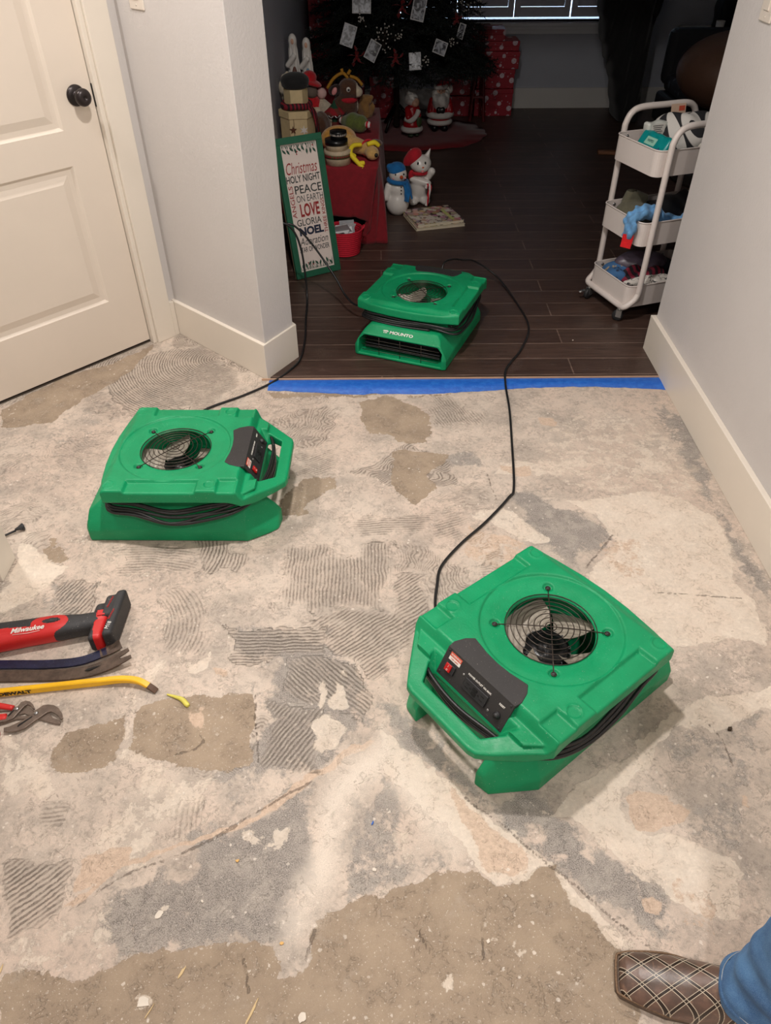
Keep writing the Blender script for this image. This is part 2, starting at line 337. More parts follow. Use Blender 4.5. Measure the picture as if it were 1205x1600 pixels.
CR = [([(-0.002, 0.96), (0.013, 0.947), (0.042, 0.918), (0.118, 0.861), (0.17, 0.8), (0.22, 0.75), (0.279, 0.695), (0.329, 0.64), (0.303, 0.637), (0.277, 0.614), (0.217, 0.619), (0.176, 0.644), (0.166, 0.683), (0.117, 0.737), (0.039, 0.816), (-0.003, 0.839)], 1, 0), ([(0.334, 0.637), (0.372, 0.602), (0.423, 0.552), (0.463, 0.518), (0.493, 0.495), (0.434, 0.499), (0.406, 0.53), (0.364, 0.564), (0.344, 0.603)], 0.85, 0), ([(-0.172, 0.978), (-0.151, 0.992), (-0.123, 0.995), (-0.094, 0.963), (-0.091, 0.946), (-0.108, 0.932), (-0.125, 0.912), (-0.149, 0.905), (-0.168, 0.929)], 1, 0), ([(-0.118, 1.091), (-0.104, 1.073), (-0.08, 1.039), (-0.078, 1.02), (-0.095, 1.008), (-0.124, 1.01), (-0.128, 1.036), (-0.118, 1.058)], 1, 0), ([(-0.157, 1.095), (-0.144, 1.089), (-0.138, 1.051), (-0.146, 1.017), (-0.158, 1.036), (-0.157, 1.066), (-0.177, 1.059), (-0.162, 1.07)], 1, 0), ([(-0.103, 1.121), (-0.093, 1.117), (-0.092, 1.101), (-0.103, 1.105)], 1, 0), ([(-0.157, 1.018), (-0.127, 1.031), (-0.081, 1.026), (-0.088, 1.008), (-0.141, 1.011)], 0.0, 0), ([(0.308, 0.795), (0.364, 0.763), (0.446, 0.827), (0.55, 0.905), (0.662, 0.987), (0.732, 1.04), (0.943, 1.075), (0.914, 1.002), (0.784, 0.969), (0.738, 0.944), (0.717, 0.97), (0.664, 0.945), (0.571, 0.872), (0.512, 0.812), (0.513, 0.761), (0.529, 0.719), (0.59, 0.699), (0.653, 0.691), (0.707, 0.658), (0.686, 0.585), (0.659, 0.528), (0.635, 0.528), (0.573, 0.562), (0.539, 0.592), (0.453, 0.68), (0.375, 0.748)], 0.85, 0), ([(0.545, 1.783), (0.711, 1.803), (0.826, 1.823), (0.963, 1.778), (1.029, 1.696), (1.026, 1.544), (1.0, 1.408), (1.01, 1.313), (0.992, 1.198), (0.658, 1.201), (0.598, 1.318), (0.583, 1.462), (0.678, 1.603), (0.652, 1.72)], 0.7, 0), ([(0.607, 2.214), (0.795, 2.296), (0.984, 2.237), (1.02, 2.003), (1.044, 1.82), (0.903, 1.717), (0.814, 1.78), (0.689, 1.824), (0.584, 1.847), (0.495, 1.986)], 0.45, 0), ([(0.268, 1.725), (0.393, 1.764), (0.448, 1.683), (0.509, 1.587), (0.443, 1.569), (0.339, 1.645), (0.278, 1.685)], 0.6, 0), ([(-1.099, 1.618), (-1.038, 1.603), (-0.99, 1.566), (-0.946, 1.523), (-0.903, 1.495), (-0.936, 1.448), (-0.961, 1.384), (-0.994, 1.347), (-1.033, 1.33), (-1.053, 1.404), (-1.042, 1.463), (-1.072, 1.531), (-1.087, 1.546)], 0.8, 0), ([(-1.122, 1.695), (-1.052, 1.671), (-1.002, 1.647), (-1.005, 1.595), (-1.071, 1.625), (-1.107, 1.626)], 0.5, 0), ([(-0.49, 1.149), (-0.447, 1.169), (-0.43, 1.19), (-0.442, 1.14), (-0.48, 1.133)], 0.9, 0), ([(-0.603, 1.15), (-0.563, 1.179), (-0.566, 1.134), (-0.582, 1.118), (-0.607, 1.11), (-0.599, 1.026), (-0.6, 0.982), (-0.635, 1.118)], 0.7, 0), ([(-0.9, 0.986), (-0.822, 0.935), (-0.733, 0.863), (-0.706, 0.825), (-0.761, 0.804), (-0.838, 0.826)], 0.55, 0), ([(-0.624, 0.983), (-0.595, 1.018), (-0.572, 0.925), (-0.459, 0.868), (-0.358, 0.856), (-0.399, 0.772), (-0.469, 0.724), (-0.496, 0.622), (-0.608, 0.66), (-0.611, 0.712), (-0.553, 0.794), (-0.544, 0.869), (-0.596, 0.877)], 0.5, 0), ([(-0.72, 0.521), (-0.669, 0.542), (-0.611, 0.57), (-0.54, 0.623), (-0.515, 0.53), (-0.483, 0.476), (-0.556, 0.451), (-0.64, 0.462), (-0.696, 0.458)], 0.4, 0), ([(0.207, 0.537), (0.236, 0.526), (0.254, 0.488), (0.243, 0.451), (0.229, 0.477), (0.21, 0.509)], 0.5, 0), ([(0.081, 0.45), (0.102, 0.452), (0.103, 0.432), (0.086, 0.427)], 0.9, 0), ([(-0.003, 0.731), (0.037, 0.724), (0.067, 0.664), (0.072, 0.614), (0.034, 0.615), (0.016, 0.665), (-0.004, 0.704)], 0.45, 0), ([(0.181, 0.515), (0.196, 0.515), (0.194, 0.504), (0.182, 0.503)], 0.9, 0), ([(0.259, 0.423), (0.291, 0.426), (0.321, 0.406), (0.326, 0.377), (0.243, 0.373)], 0.35, 0), ([(-0.31, 0.743), (-0.28, 0.739), (-0.25, 0.715), (-0.247, 0.689), (-0.265, 0.679), (-0.293, 0.689), (-0.308, 0.709)], 0.55, 0), ([(-0.25, 0.715), (-0.232, 0.729), (-0.205, 0.728), (-0.194, 0.708), (-0.208, 0.689), (-0.226, 0.676), (-0.245, 0.682)], 0.55, 0), ([(-0.446, 0.421), (-0.425, 0.428), (-0.414, 0.416), (-0.437, 0.406)], 1, 0), ([(-0.445, 0.563), (-0.429, 0.571), (-0.418, 0.563), (-0.431, 0.554)], 0.9, 0), ([(0.817, 2.006), (0.962, 2.004), (0.934, 1.91), (0.856, 1.934)], 0.6, 0), ([(0.382, 2.011), (0.581, 1.985), (0.625, 1.914), (0.48, 1.893), (0.371, 1.917)], 0.55, 0)]  # cream patch beside the near air mover also paints lit floor outside its shadow
GR = [([(-0.002, 1.021), (0.029, 1.029), (0.094, 0.95), (0.182, 0.861), (0.224, 0.785), (0.3, 0.792), (0.366, 0.735), (0.437, 0.667), (0.498, 0.604), (0.54, 0.574), (0.538, 0.529), (0.505, 0.496), (0.47, 0.521), (0.426, 0.564), (0.353, 0.633), (0.28, 0.702), (0.202, 0.778), (0.119, 0.869), (0.056, 0.918), (0.013, 0.96)], 0.85), ([(-0.529, 0.593), (-0.522, 0.622), (-0.411, 0.634), (-0.427, 0.71), (-0.313, 0.743), (-0.225, 0.791), (-0.16, 0.835), (-0.077, 0.888), (-0.042, 0.936), (-0.132, 0.834), (-0.141, 0.755), (-0.167, 0.656), (-0.189, 0.549), (-0.203, 0.511), (-0.245, 0.519), (-0.337, 0.501), (-0.471, 0.476), (-0.509, 0.498)], 0.75), ([(-0.411, 1.287), (-0.136, 1.275), (-0.043, 1.081), (-0.029, 0.976), (-0.053, 0.921), (-0.146, 0.864), (-0.276, 0.865), (-0.298, 0.951), (-0.29, 1.147), (-0.427, 1.173)], 0.65), ([(0.415, 1.828), (0.473, 1.844), (0.545, 1.783), (0.687, 1.641), (0.682, 1.594), (0.569, 1.479), (0.502, 1.55), (0.448, 1.683), (0.385, 1.754)], 0.8), ([(0.192, 1.99), (0.255, 2.05), (0.327, 2.036), (0.315, 1.918), (0.201, 1.897)], 0.6), ([(0.567, 0.971), (0.664, 0.945), (0.928, 1.038), (0.722, 0.527), (0.69, 0.561), (0.707, 0.658), (0.59, 0.699), (0.683, 0.781), (0.68, 0.856), (0.618, 0.888), (0.516, 0.827), (0.449, 0.843)], 0.45), ([(-0.116, 0.675), (-0.088, 0.79), (-0.002, 0.879), (0.063, 0.825), (0.037, 0.731), (0.068, 0.684), (0.153, 0.676), (0.163, 0.644), (0.085, 0.623), (-0.004, 0.585), (-0.038, 0.571), (-0.092, 0.551)], 0.55), ([(1.033, 2.411), (1.106, 2.181), (1.111, 1.931), (1.062, 1.715), (1.037, 1.799), (1.027, 2.028), (1.022, 2.209)], 0.7), ([(1.045, 1.706), (1.081, 1.695), (1.09, 1.44), (1.039, 1.313), (1.025, 1.509)], 0.75), ([(-1.076, 1.581), (-1.043, 1.588), (-1.03, 1.556), (-1.054, 1.549)], 0.6), ([(-1.03, 1.483), (-1.008, 1.489), (-0.976, 1.482), (-0.969, 1.449), (-1.008, 1.449)], 0.6), ([(-1.044, 1.43), (-1.026, 1.433), (-1.015, 1.417), (-0.982, 1.404), (-0.999, 1.385), (-1.038, 1.391)], 0.6), ([(-0.928, 1.468), (-0.838, 1.474), (-0.789, 1.434), (-0.775, 1.321), (-0.921, 1.322), (-0.933, 1.384), (-0.915, 1.429)], 0.5), ([(0.259, 0.423), (0.291, 0.426), (0.321, 0.406), (0.325, 0.373), (0.243, 0.373)], 0.6), ([(-0.412, 1.024), (-0.369, 1.053), (-0.338, 1.016), (-0.398, 0.994)], 0.7), ([(-0.354, 1.084), (-0.304, 1.099), (-0.281, 1.131), (-0.286, 1.052), (-0.336, 1.045)], 0.55), ([(-1.207, 2.259), (-1.001, 2.549), (-0.864, 2.499), (-0.634, 2.315), (-0.932, 2.277), (-0.969, 2.078), (-1.178, 2.044)], 0.35), ([(-0.47, 2.097), (-0.344, 2.02), (-0.315, 1.732), (-0.374, 1.56), (-0.449, 1.561)], 0.4), ([(-0.398, 0.845), (-0.301, 0.963), (-0.152, 0.937), (-0.215, 0.828), (-0.344, 0.771)], 0.6)]
RZ = [([(-0.1, 1.47), (0.139, 1.436), (0.065, 1.211), (-0.043, 1.096), (-0.126, 1.195), (-0.228, 1.285), (-0.096, 1.34)], 'l', [(-0.058, 1.212), (0.083, 1.328)], 0.9), ([(-0.415, 1.269), (-0.136, 1.275), (-0.144, 1.162), (-0.391, 1.156)], 'l', [(-0.389, 1.233), (-0.141, 1.235)], 1), ([(-0.272, 1.163), (-0.111, 1.162), (-0.023, 1.05), (-0.041, 0.962), (-0.08, 1.006), (-0.13, 1.006), (-0.26, 1.052)], 'l', [(-0.176, 1.13), (-0.055, 1.013)], 0.9), ([(-0.298, 1.053), (-0.168, 1.021), (-0.167, 0.909), (-0.146, 0.864), (-0.282, 0.865)], 'l', [(-0.266, 0.883), (-0.181, 1.014)], 0.9), ([(-0.589, 1.619), (-0.406, 1.617), (-0.393, 1.463), (-0.558, 1.465)], 'c', [(-0.7, 1.552)], 1), ([(-0.112, 1.591), (0.03, 1.601), (0.029, 1.544), (-0.095, 1.546)], 'c', [(-0.047, 1.438)], 0.8), ([(-0.086, 1.502), (0.021, 1.501), (0.012, 1.338), (-0.074, 1.33)], 'l', [(-0.04, 1.501), (-0.035, 1.339)], 0.6), ([(-0.291, 1.493), (-0.199, 1.492), (-0.195, 1.322), (-0.279, 1.304)], 'l', [(-0.245, 1.493), (-0.248, 1.313)], 0.55), ([(-0.605, 1.404), (-0.504, 1.413), (-0.469, 1.182), (-0.537, 1.183)], 'c', [(-0.719, 1.281)], 0.9), ([(-0.758, 1.598), (-0.616, 1.597), (-0.574, 1.465), (-0.721, 1.456)], 'l', [(-0.687, 1.597), (-0.679, 1.466)], 0.7), ([(-0.926, 1.462), (-0.803, 1.467), (-0.775, 1.321), (-0.921, 1.322)], 'c', [(-1.155, 1.519)], 1), ([(-0.836, 1.601), (-0.598, 1.62), (-0.521, 1.477), (-0.75, 1.466)], 'c', [(-0.707, 1.004)], 0.6), ([(-0.638, 1.4), (-0.499, 1.424), (-0.456, 1.181), (-0.562, 1.182)], 'c', [(-0.695, 1.261)], 0.6), ([(-0.77, 0.649), (-0.621, 0.66), (-0.597, 0.623), (-0.609, 0.582), (-0.724, 0.532)], 'l', [(-0.731, 0.549), (-0.617, 0.648)], 1), ([(-0.741, 0.803), (-0.656, 0.795), (-0.637, 0.732), (-0.716, 0.733)], 'l', [(-0.731, 0.775), (-0.657, 0.778)], 0.7), ([(-0.46, 0.772), (-0.39, 0.8), (-0.4, 0.71), (-0.45, 0.697)], 'l', [(-0.44, 0.71), (-0.443, 0.823)], 0.6), ([(-1.251, 2.705), (-0.718, 2.805), (-0.54, 2.495), (-0.634, 2.315), (-0.932, 2.277)], 'c', [(-0.673, 2.697)], 0.9), ([(-0.076, 1.689), (0.15, 1.747), (0.144, 1.628), (-0.061, 1.612)], 'l', [(-0.062, 1.689), (0.134, 1.696)], 0.7), ([(0.162, 1.726), (0.293, 1.704), (0.259, 1.627), (0.156, 1.609)], 'l', [(0.17, 1.628), (0.291, 1.685)], 0.6), ([(0.169, 2.392), (0.282, 2.391), (0.414, 2.273), (0.343, 2.191), (0.191, 2.22)], 'l', [(0.2, 2.362), (0.254, 2.233)], 0.6), ([(-0.29, 2.069), (-0.142, 2.067), (-0.138, 1.947), (-0.264, 1.925)], 'l', [(-0.267, 1.972), (-0.141, 2.042)], 0.6), ([(-0.3, 1.578), (0.002, 1.574), (0.001, 1.334), (-0.276, 1.337)], 'l', [(-0.149, 1.576), (-0.15, 1.341)], 0.7), ([(-0.533, 2.023), (-0.446, 2.022), (-0.344, 1.524), (-0.443, 1.526)], 'c', [(-0.674, 1.798)], 0.0)]
LN = [([(-0.609, 0.571), (-0.5, 0.648), (-0.394, 0.692), (-0.309, 0.733)], 0.0012), ([(-0.396, 0.689), (-0.3, 0.746), (-0.159, 0.831)], 0.0022), ([(-0.471, 0.899), (-0.432, 0.911), (-0.414, 0.932), (-0.436, 0.966)], 0.004), ([(-0.311, 1.053), (-0.282, 0.865)], 0.003), ([(0.17, 0.797), (0.273, 0.698), (0.352, 0.627), (0.454, 0.529), (0.492, 0.493)], 0.003), ([(0.756, 1.386), (0.982, 1.36)], 0.004), ([(1.102, 2.537), (1.091, 2.181), (1.107, 1.841), (1.11, 1.491)], 0.0), ([(0.343, 1.918), (0.355, 1.786)], 0.003), ([(0.184, 0.543), (0.176, 0.478)], 0.002), ([(0.056, 0.533), (0.078, 0.492)], 0.002), ([(0.751, 0.961), (0.773, 0.919), (0.774, 0.863)], 0.002), ([(0.686, 1.613), (0.575, 1.479)], 0.003), ([(-0.136, 0.535), (-0.145, 0.484)], 0.004), ([(-0.258, 0.485), (-0.24, 0.434)], 0.005)]
CORD_C = [(0.262, 3.108, 0.165), (0.274, 3.14, 0.212), (0.321, 3.22, 0.196), (0.367, 3.28, 0.168), (0.446, 3.4, 0.11), (0.551, 3.38, 0.045), (0.614, 3.19, 0.011), (0.637, 2.937, 0.011), (0.577, 2.739, 0.011), (0.496, 2.584, 0.011), (0.476, 2.468, 0.008), (0.468, 2.293, 0.005), (0.449, 2.091, 0.005), (0.422, 1.844, 0.005), (0.397, 1.787, 0.005), (0.314, 1.675, 0.005), (0.228, 1.577, 0.005), (0.165, 1.485, 0.005), (0.148, 1.41, 0.005), (0.139, 1.34, 0.006), (0.142, 1.27, 0.03), (0.165, 1.215, 0.1), (0.19, 1.18, 0.13)]
CORD_A = [(-0.7, 2.0, 0.12), (-0.705, 2.06, 0.03), (-0.71, 2.16, 0.006), (-0.688, 2.243, 0.005), (-0.645, 2.316, 0.005), (-0.527, 2.403, 0.005), (-0.428, 2.495, 0.005), (-0.362, 2.589, 0.009), (-0.33, 2.672, 0.011), (-0.324, 2.835, 0.011), (-0.332, 2.994, 0.02), (-0.332, 3.12, 0.066), (-0.336, 3.15, 0.157), (-0.345, 3.17, 0.249), (-0.365, 3.18, 0.321), (-0.397, 3.18, 0.365), (-0.45, 3.18, 0.381), (-0.543, 3.18, 0.385)]
CORD_B = [(-0.543, 3.2, 0.35), (-0.46, 3.2, 0.358), (-0.393, 3.2, 0.363), (-0.356, 3.2, 0.341), (-0.308, 3.2, 0.285), (-0.255, 3.18, 0.216), (-0.2, 3.13, 0.15), (-0.156, 3.07, 0.095), (-0.105, 3.01, 0.08), (-0.05, 2.98, 0.125)]
PLIERS = {'PL_A': {'body': [(-0.8763, 0.9559), (-0.8802, 0.966), (-0.8682, 0.9692), (-0.8504, 0.9809), (-0.8271, 0.9987), (-0.8266, 1.01), (-0.8185, 1.0169), (-0.8098, 1.0265), (-0.7984, 1.0287), (-0.784, 1.0263), (-0.7708, 1.0182), (-0.7593, 1.0058), (-0.7512, 0.9902), (-0.7534, 0.9876), (-0.7574, 0.9885), (-0.7634, 0.9955), (-0.7731, 1.0025), (-0.7857, 1.0087), (-0.7938, 1.0062), (-0.8046, 0.9942), (-0.8136, 0.9857), (-0.83, 0.9655), (-0.8423, 0.9589), (-0.8584, 0.9549)], 'jaw': [(-0.8194, 0.9987), (-0.8044, 0.9985), (-0.7999, 1.0028), (-0.7923, 1.0071), (-0.7872, 1.0053), (-0.7778, 0.9948), (-0.7661, 0.9912), (-0.7567, 0.9852), (-0.7557, 0.9775), (-0.7664, 0.9784), (-0.7812, 0.9828), (-0.8011, 0.989), (-0.817, 0.9918)], 'arm': [(-0.8194, 0.9987), (-0.8355, 0.9937), (-0.8618, 0.9922), (-0.8874, 0.9813), (-0.903, 0.9755), (-0.9063, 0.9841), (-0.8911, 0.9908), (-0.8674, 0.9992), (-0.8383, 1.0015), (-0.827, 1.0074)], 'slot': [(-0.8497, 0.9691), (-0.8479, 0.9741), (-0.8259, 0.9952), (-0.8239, 0.9961), (-0.8246, 0.9918), (-0.8437, 0.9707), (-0.8475, 0.967)], 'piv': (-0.8183, 1.0043)}, 'PL_B': {'body': [(-0.9002, 0.9797), (-0.9036, 0.9883), (-0.8906, 0.9933), (-0.8848, 0.9975), (-0.8769, 1.0122), (-0.8674, 1.0271), (-0.8657, 1.0351), (-0.8567, 1.0395), (-0.8454, 1.0376), (-0.835, 1.0294), (-0.8263, 1.017), (-0.8295, 1.0161), (-0.8394, 1.0251), (-0.8483, 1.0287), (-0.8539, 1.0234), (-0.858, 1.0138), (-0.8676, 0.9913), (-0.8822, 0.9829)], 'jaw': [(-0.8631, 1.0078), (-0.8542, 1.0165), (-0.8519, 1.0226), (-0.8461, 1.0231), (-0.8316, 1.0162), (-0.8276, 1.0092), (-0.8331, 1.0037), (-0.8389, 1.0032), (-0.8498, 1.0085), (-0.8603, 1.0043)], 'arm': [(-0.9095, 1.0232), (-0.8964, 1.0284), (-0.8775, 1.0264), (-0.8659, 1.0236), (-0.8657, 1.0148), (-0.8826, 1.0159), (-0.9004, 1.0152), (-0.9148, 1.0136), (-0.9182, 1.0224)], 'slot': [(-0.8822, 0.9967), (-0.8808, 1.0027), (-0.875, 1.0131), (-0.8727, 1.0139), (-0.8733, 1.0087), (-0.8777, 0.9983), (-0.8801, 0.9949)], 'piv': (-0.8683, 1.0165)}}
# ================================================================ hall slab
def cat_axis(lo, a, b, hi, fine, coarse):
    return np.concatenate([np.arange(lo, a, coarse), np.arange(a, b, fine), np.arange(b, hi+1e-6, coarse)])
gx = cat_axis(-2.4, -1.45, 1.12, 1.30, .0055, .06); gy = cat_axis(-1.8, .28, 2.95, 3.7, .0058, .08)
X, Y = np.meshgrid(gx, gy, indexing='ij')
def vnoise(x, y, s, seed):
    r = np.random.RandomState(seed); T = r.uniform(-1, 1, (64, 64))
    a = x/s+100; b_ = y/s+100; i = np.floor(a).astype(int); j = np.floor(b_).astype(int); u = a-i; w = b_-j
    u = u*u*(3-2*u); w = w*w*(3-2*w); g = lambda p, q: T[p % 64, q % 64]
    return (g(i, j)*(1-u)+g(i+1, j)*u)*(1-w)+(g(i, j+1)*(1-u)+g(i+1, j+1)*u)*w
X0, Y0 = X, Y
def warp(k, sd):
    return (k*(.022*vnoise(X0, Y0, .11, sd)+.012*vnoise(X0, Y0, .045, sd+1)+.006*vnoise(X0, Y0, .018, sd+2)),
            k*(.022*vnoise(X0, Y0, .11, sd+3)+.012*vnoise(X0, Y0, .045, sd+4)+.006*vnoise(X0, Y0, .018, sd+5)))
wx, wy = warp(.8, 11); X, Y = X0+wx, Y0+wy
def field(lst, soft=.035):
    out = np.zeros(X.shape)
    for it in lst:
        poly, s = it[0], it[1]; w = .07 if len(it) > 2 and it[2] else soft
        if s <= 0: continue
        px = [p[0] for p in poly]; py = [p[1] for p in poly]; m = w+.01
        sel = (X > min(px)-m) & (X < max(px)+m) & (Y > min(py)-m) & (Y < max(py)+m)
        d = sd_poly(X[sel], Y[sel], poly)
        out[sel] = np.maximum(out[sel], np.clip(.5-d/w, 0, 1)*s)
    return out
fbr, fcr = field(BR), field(CR, .03)
wx, wy = warp(1.7, 31); X, Y = X0+wx, Y0+wy
fgr = field(GR, .07)
wx, wy = warp(.8, 41); X, Y = X0+wx, Y0+wy
ftn = field(TN, .03); fsp = np.clip(field(SP, .11), 0, 1)
wx, wy = warp(1.3, 51); X, Y = X0+wx, Y0+wy
rs = np.random.RandomState(5)
# trowel swathes: everywhere a weak one, strong ones where the slab shows them
sx = rs.uniform(-1.9, 1.2, 130); sy = rs.uniform(.2, 2.6, 130); sa = rs.uniform(0, PI, 130); sc = rs.uniform(-2.2, 2.2, 130)
dd = (X[..., None]-sx)**2+(Y[..., None]-sy)**2*1.3; o2 = np.argsort(dd, -1)[..., :2]
i0 = o2[..., 0]; gap = np.sqrt(np.take_along_axis(dd, o2[..., 1:2], -1)[..., 0])-np.sqrt(dd.min(-1))
lx = (X-sx[i0])*np.cos(sa[i0])+(Y-sy[i0])*np.sin(sa[i0]); ly = -(X-sx[i0])*np.sin(sa[i0])+(Y-sy[i0])*np.cos(sa[i0])
def ss0(a, b, x): q = np.clip((x-a)/(b-a), 0, 1); return q*q*(3-2*q)
phase = (ly+sc[i0]*lx*lx)*2*PI/.0105
rstr = np.clip(gap/.03, 0, 1)*rs.uniform(0, 1, 130)[i0]**1.1*.80*(1-.75*(X > .35))*ss0(.70, .95, Y)
wx, wy = warp(.22, 71); XR, YR = X0+wx, Y0+wy
for poly, kind, q, s in RZ:
    px = [p[0] for p in poly]; py = [p[1] for p in poly]
    sel = (X > min(px)-.02) & (X < max(px)+.02) & (Y > min(py)-.02) & (Y < max(py)+.02)
    d = sd_poly(X[sel], Y[sel], poly); w = np.clip(.5-d/.05, 0, 1)
    if kind == 'l':
        ax, ay = q[0]; bx, by = q[1]; L = math.hypot(bx-ax, by-ay)
        ph = ((XR[sel]-ax)*(by-ay)-(YR[sel]-ay)*(bx-ax))/L*2*PI/.0102
    else: ph = np.hypot(XR[sel]-q[0][0], YR[sel]-q[0][1])*2*PI/.0102
    p0 = phase[sel]; r0 = rstr[sel]; p0 = np.where(w > .5, ph, p0); r0 = np.where(w > .02, np.where(w > .5, w*s, r0*(1-w)), r0)
    phase[sel] = p0; rstr[sel] = r0
rstr = rstr*(1-.93*(fbr > .5))*(1-.9*(fcr > .55))
X, Y = X0+warp(.25, 91)[0], Y0+warp(.25, 95)[0]
crack = np.zeros(X.shape)
for line, w in LN:
    if w <= 0: continue
    for (ax, ay), (bx, by) in zip(line, line[1:]):
        t = np.clip(((X-ax)*(bx-ax)+(Y-ay)*(by-ay))/((bx-ax)**2+(by-ay)**2), 0, 1)
        d = np.hypot(X-ax-t*(bx-ax), Y-ay-t*(by-ay)); crack = np.maximum(crack, np.clip(1.0-(d-w*.3)/.012, 0, 1))
X, Y = X0, Y0
nx, ny = X.shape
me = bpy.data.meshes.new('floor')
V = np.stack([X, Y, np.zeros_like(X)], -1).reshape(-1, 3)
ii = np.arange(nx*ny).reshape(nx, ny)
F = np.stack([ii[:-1, :-1], ii[1:, :-1], ii[1:, 1:], ii[:-1, 1:]], -1).reshape(-1, 4)
me.vertices.add(len(V)); me.vertices.foreach_set('co', V.ravel())
me.loops.add(F.size); me.loops.foreach_set('vertex_index', F.ravel())
me.polygons.add(len(F)); me.polygons.foreach_set('loop_start', np.arange(len(F))*4)
me.update(calc_edges=True)
for nm, ch in (('dusting', (ftn, fsp, fsp)), ('patches', (fcr, fbr, fgr)), ('trowel', (rstr, phase, crack))):
    at = me.attributes.new(nm, 'FLOAT_VECTOR', 'POINT')
    at.data.foreach_set('vector', np.stack(ch, -1).reshape(-1).astype(np.float32))
floor = bpy.data.objects.new('floor', me); COL.objects.link(floor); floor['kind'] = 'structure'
t = NT('slab'); v = t.geo()
at1 = t.n('ShaderNodeAttribute', attribute_name='patches'); at2 = t.n('ShaderNodeAttribute', attribute_name='trowel')
at3 = t.n('ShaderNodeAttribute', attribute_name='dusting'); s3 = t.n('ShaderNodeSeparateXYZ'); t.l.new(at3.outputs['Vector'], s3.inputs[0])
s1 = t.n('ShaderNodeSeparateXYZ'); t.l.new(at1.outputs['Vector'], s1.inputs[0])
s2 = t.n('ShaderNodeSeparateXYZ'); t.l.new(at2.outputs['Vector'], s2.inputs[0])
n1 = t.noise(5, 6, .6, v); n2 = t.noise(22, 7, .68, v, .4); n3 = t.noise(95, 5, .7, v); n4 = t.noise(420, 3, .6, v); n5 = t.noise(11, 5, .6, v)
rag = t.math('ADD', t.math('MULTIPLY', t.math('SUBTRACT', n2, .5), 1.5), t.math('MULTIPLY', t.math('SUBTRACT', n3, .5), .8))
def msk(f, lo=.46, hi=.54, amp=1.0):
    return t.ramp(t.math('ADD', f, t.math('MULTIPLY', rag, amp)), lo, hi)
n6 = t.noise(1.7, 4, .55, v); n7 = t.noise(48, 6, .72, v, .9); n8 = t.noise(800, 2, .6, v)
grain = t.math('ADD', t.math('MULTIPLY', n4, .5), t.math('MULTIPLY', n8, .5))
grit = t.ramp(t.math('ADD', t.math('MULTIPLY', grain, .7), t.math('MULTIPLY', n3, .4)), .50, .60)
BASE = t.mix(t.ramp(n1, .38, .62), srgb(204, 190, 176), srgb(178, 166, 154))
BASE = t.mix(t.ramp(n5, .42, .60, 0, .75), BASE, srgb(212, 195, 180))
BASE = t.mix(t.ramp(n6, .45, .62, 0, .5), BASE, srgb(208, 186, 170))
GREY = t.mix(grit, srgb(166, 156, 146), srgb(138, 129, 120))
skim = t.ramp(t.math('ADD', t.math('MULTIPLY', n7, .6), t.math('ADD', t.math('MULTIPLY', n2, .45), t.math('MULTIPLY', n1, .25))), .58, .76)
c = t.mix(t.math('MULTIPLY', skim, t.math('ADD', .35, t.math('MULTIPLY', grit, .5))), BASE, GREY)
# flaked skim coat: pale islands with crisp ragged rims
isl = t.math('MULTIPLY', t.ramp(n7, .55, .575), t.ramp(n5, .42, .60)); c = t.mix(t.math('MULTIPLY', isl, .55), c, srgb(216, 202, 186))
pit = t.math('MULTIPLY', t.ramp(n7, .385, .36), t.ramp(n1, .58, .42)); c = t.mix(t.math('MULTIPLY', pit, .55), c, srgb(134, 122, 110))
# dark grey ground shows through as specks
gm = msk(s1.outputs[2], .34, .62, .8)
GD = t.mix(t.ramp(grain, .44, .56), srgb(172, 165, 158), srgb(96, 91, 87)); GD = t.mix(t.ramp(n2, .42, .66, 0, .5), GD, srgb(186, 177, 166))
c = t.mix(t.math('MULTIPLY', gm, .90), c, GD)
bm_ = msk(s1.outputs[1], .44, .50, .6)
BRN = t.mix(t.ramp(n5, .35, .65), srgb(164, 146, 125), srgb(146, 129, 110))
BRN = t.mix(t.ramp(n2, .52, .72, 0, .55), BRN, srgb(176, 162, 146)); BRN = t.mix(t.math('MULTIPLY', t.ramp(grain, .5, .62), .35), BRN, srgb(124, 110, 96))
sp = t.ramp(t.noise(210, 2, .5, v), .66, .70); BRN = t.mix(t.math('MULTIPLY', sp, .7), BRN, srgb(208, 196, 182))
c = t.mix(t.math('MULTIPLY', bm_, .93), c, BRN)
cm = t.math('MULTIPLY', msk(s1.outputs[0], .42, .52, .75), t.ramp(t.math('ADD', n7, t.math('MULTIPLY', n5, .3)), .50, .60, 1, .72))
CRM = t.mix(t.ramp(n5, .3, .7), srgb(232, 220, 204), srgb(226, 210, 192))
CRM = t.mix(t.math('MULTIPLY', grit, .22), CRM, srgb(166, 155, 144))
c = t.mix(t.math('MULTIPLY', cm, .96), c, CRM)
tm = msk(s3.outputs[0], .42, .52, .5); c = t.mix(t.math('MULTIPLY', tm, .85), c, t.mix(grit, srgb(214, 190, 168), srgb(190, 166, 146)))
sm = t.ramp(t.math('ADD', s3.outputs[1], t.math('MULTIPLY', t.math('SUBTRACT', grain, .5), .8)), .28, .95)
c = t.mix(t.math('MULTIPLY', sm, .88), c, srgb(224, 212, 198))
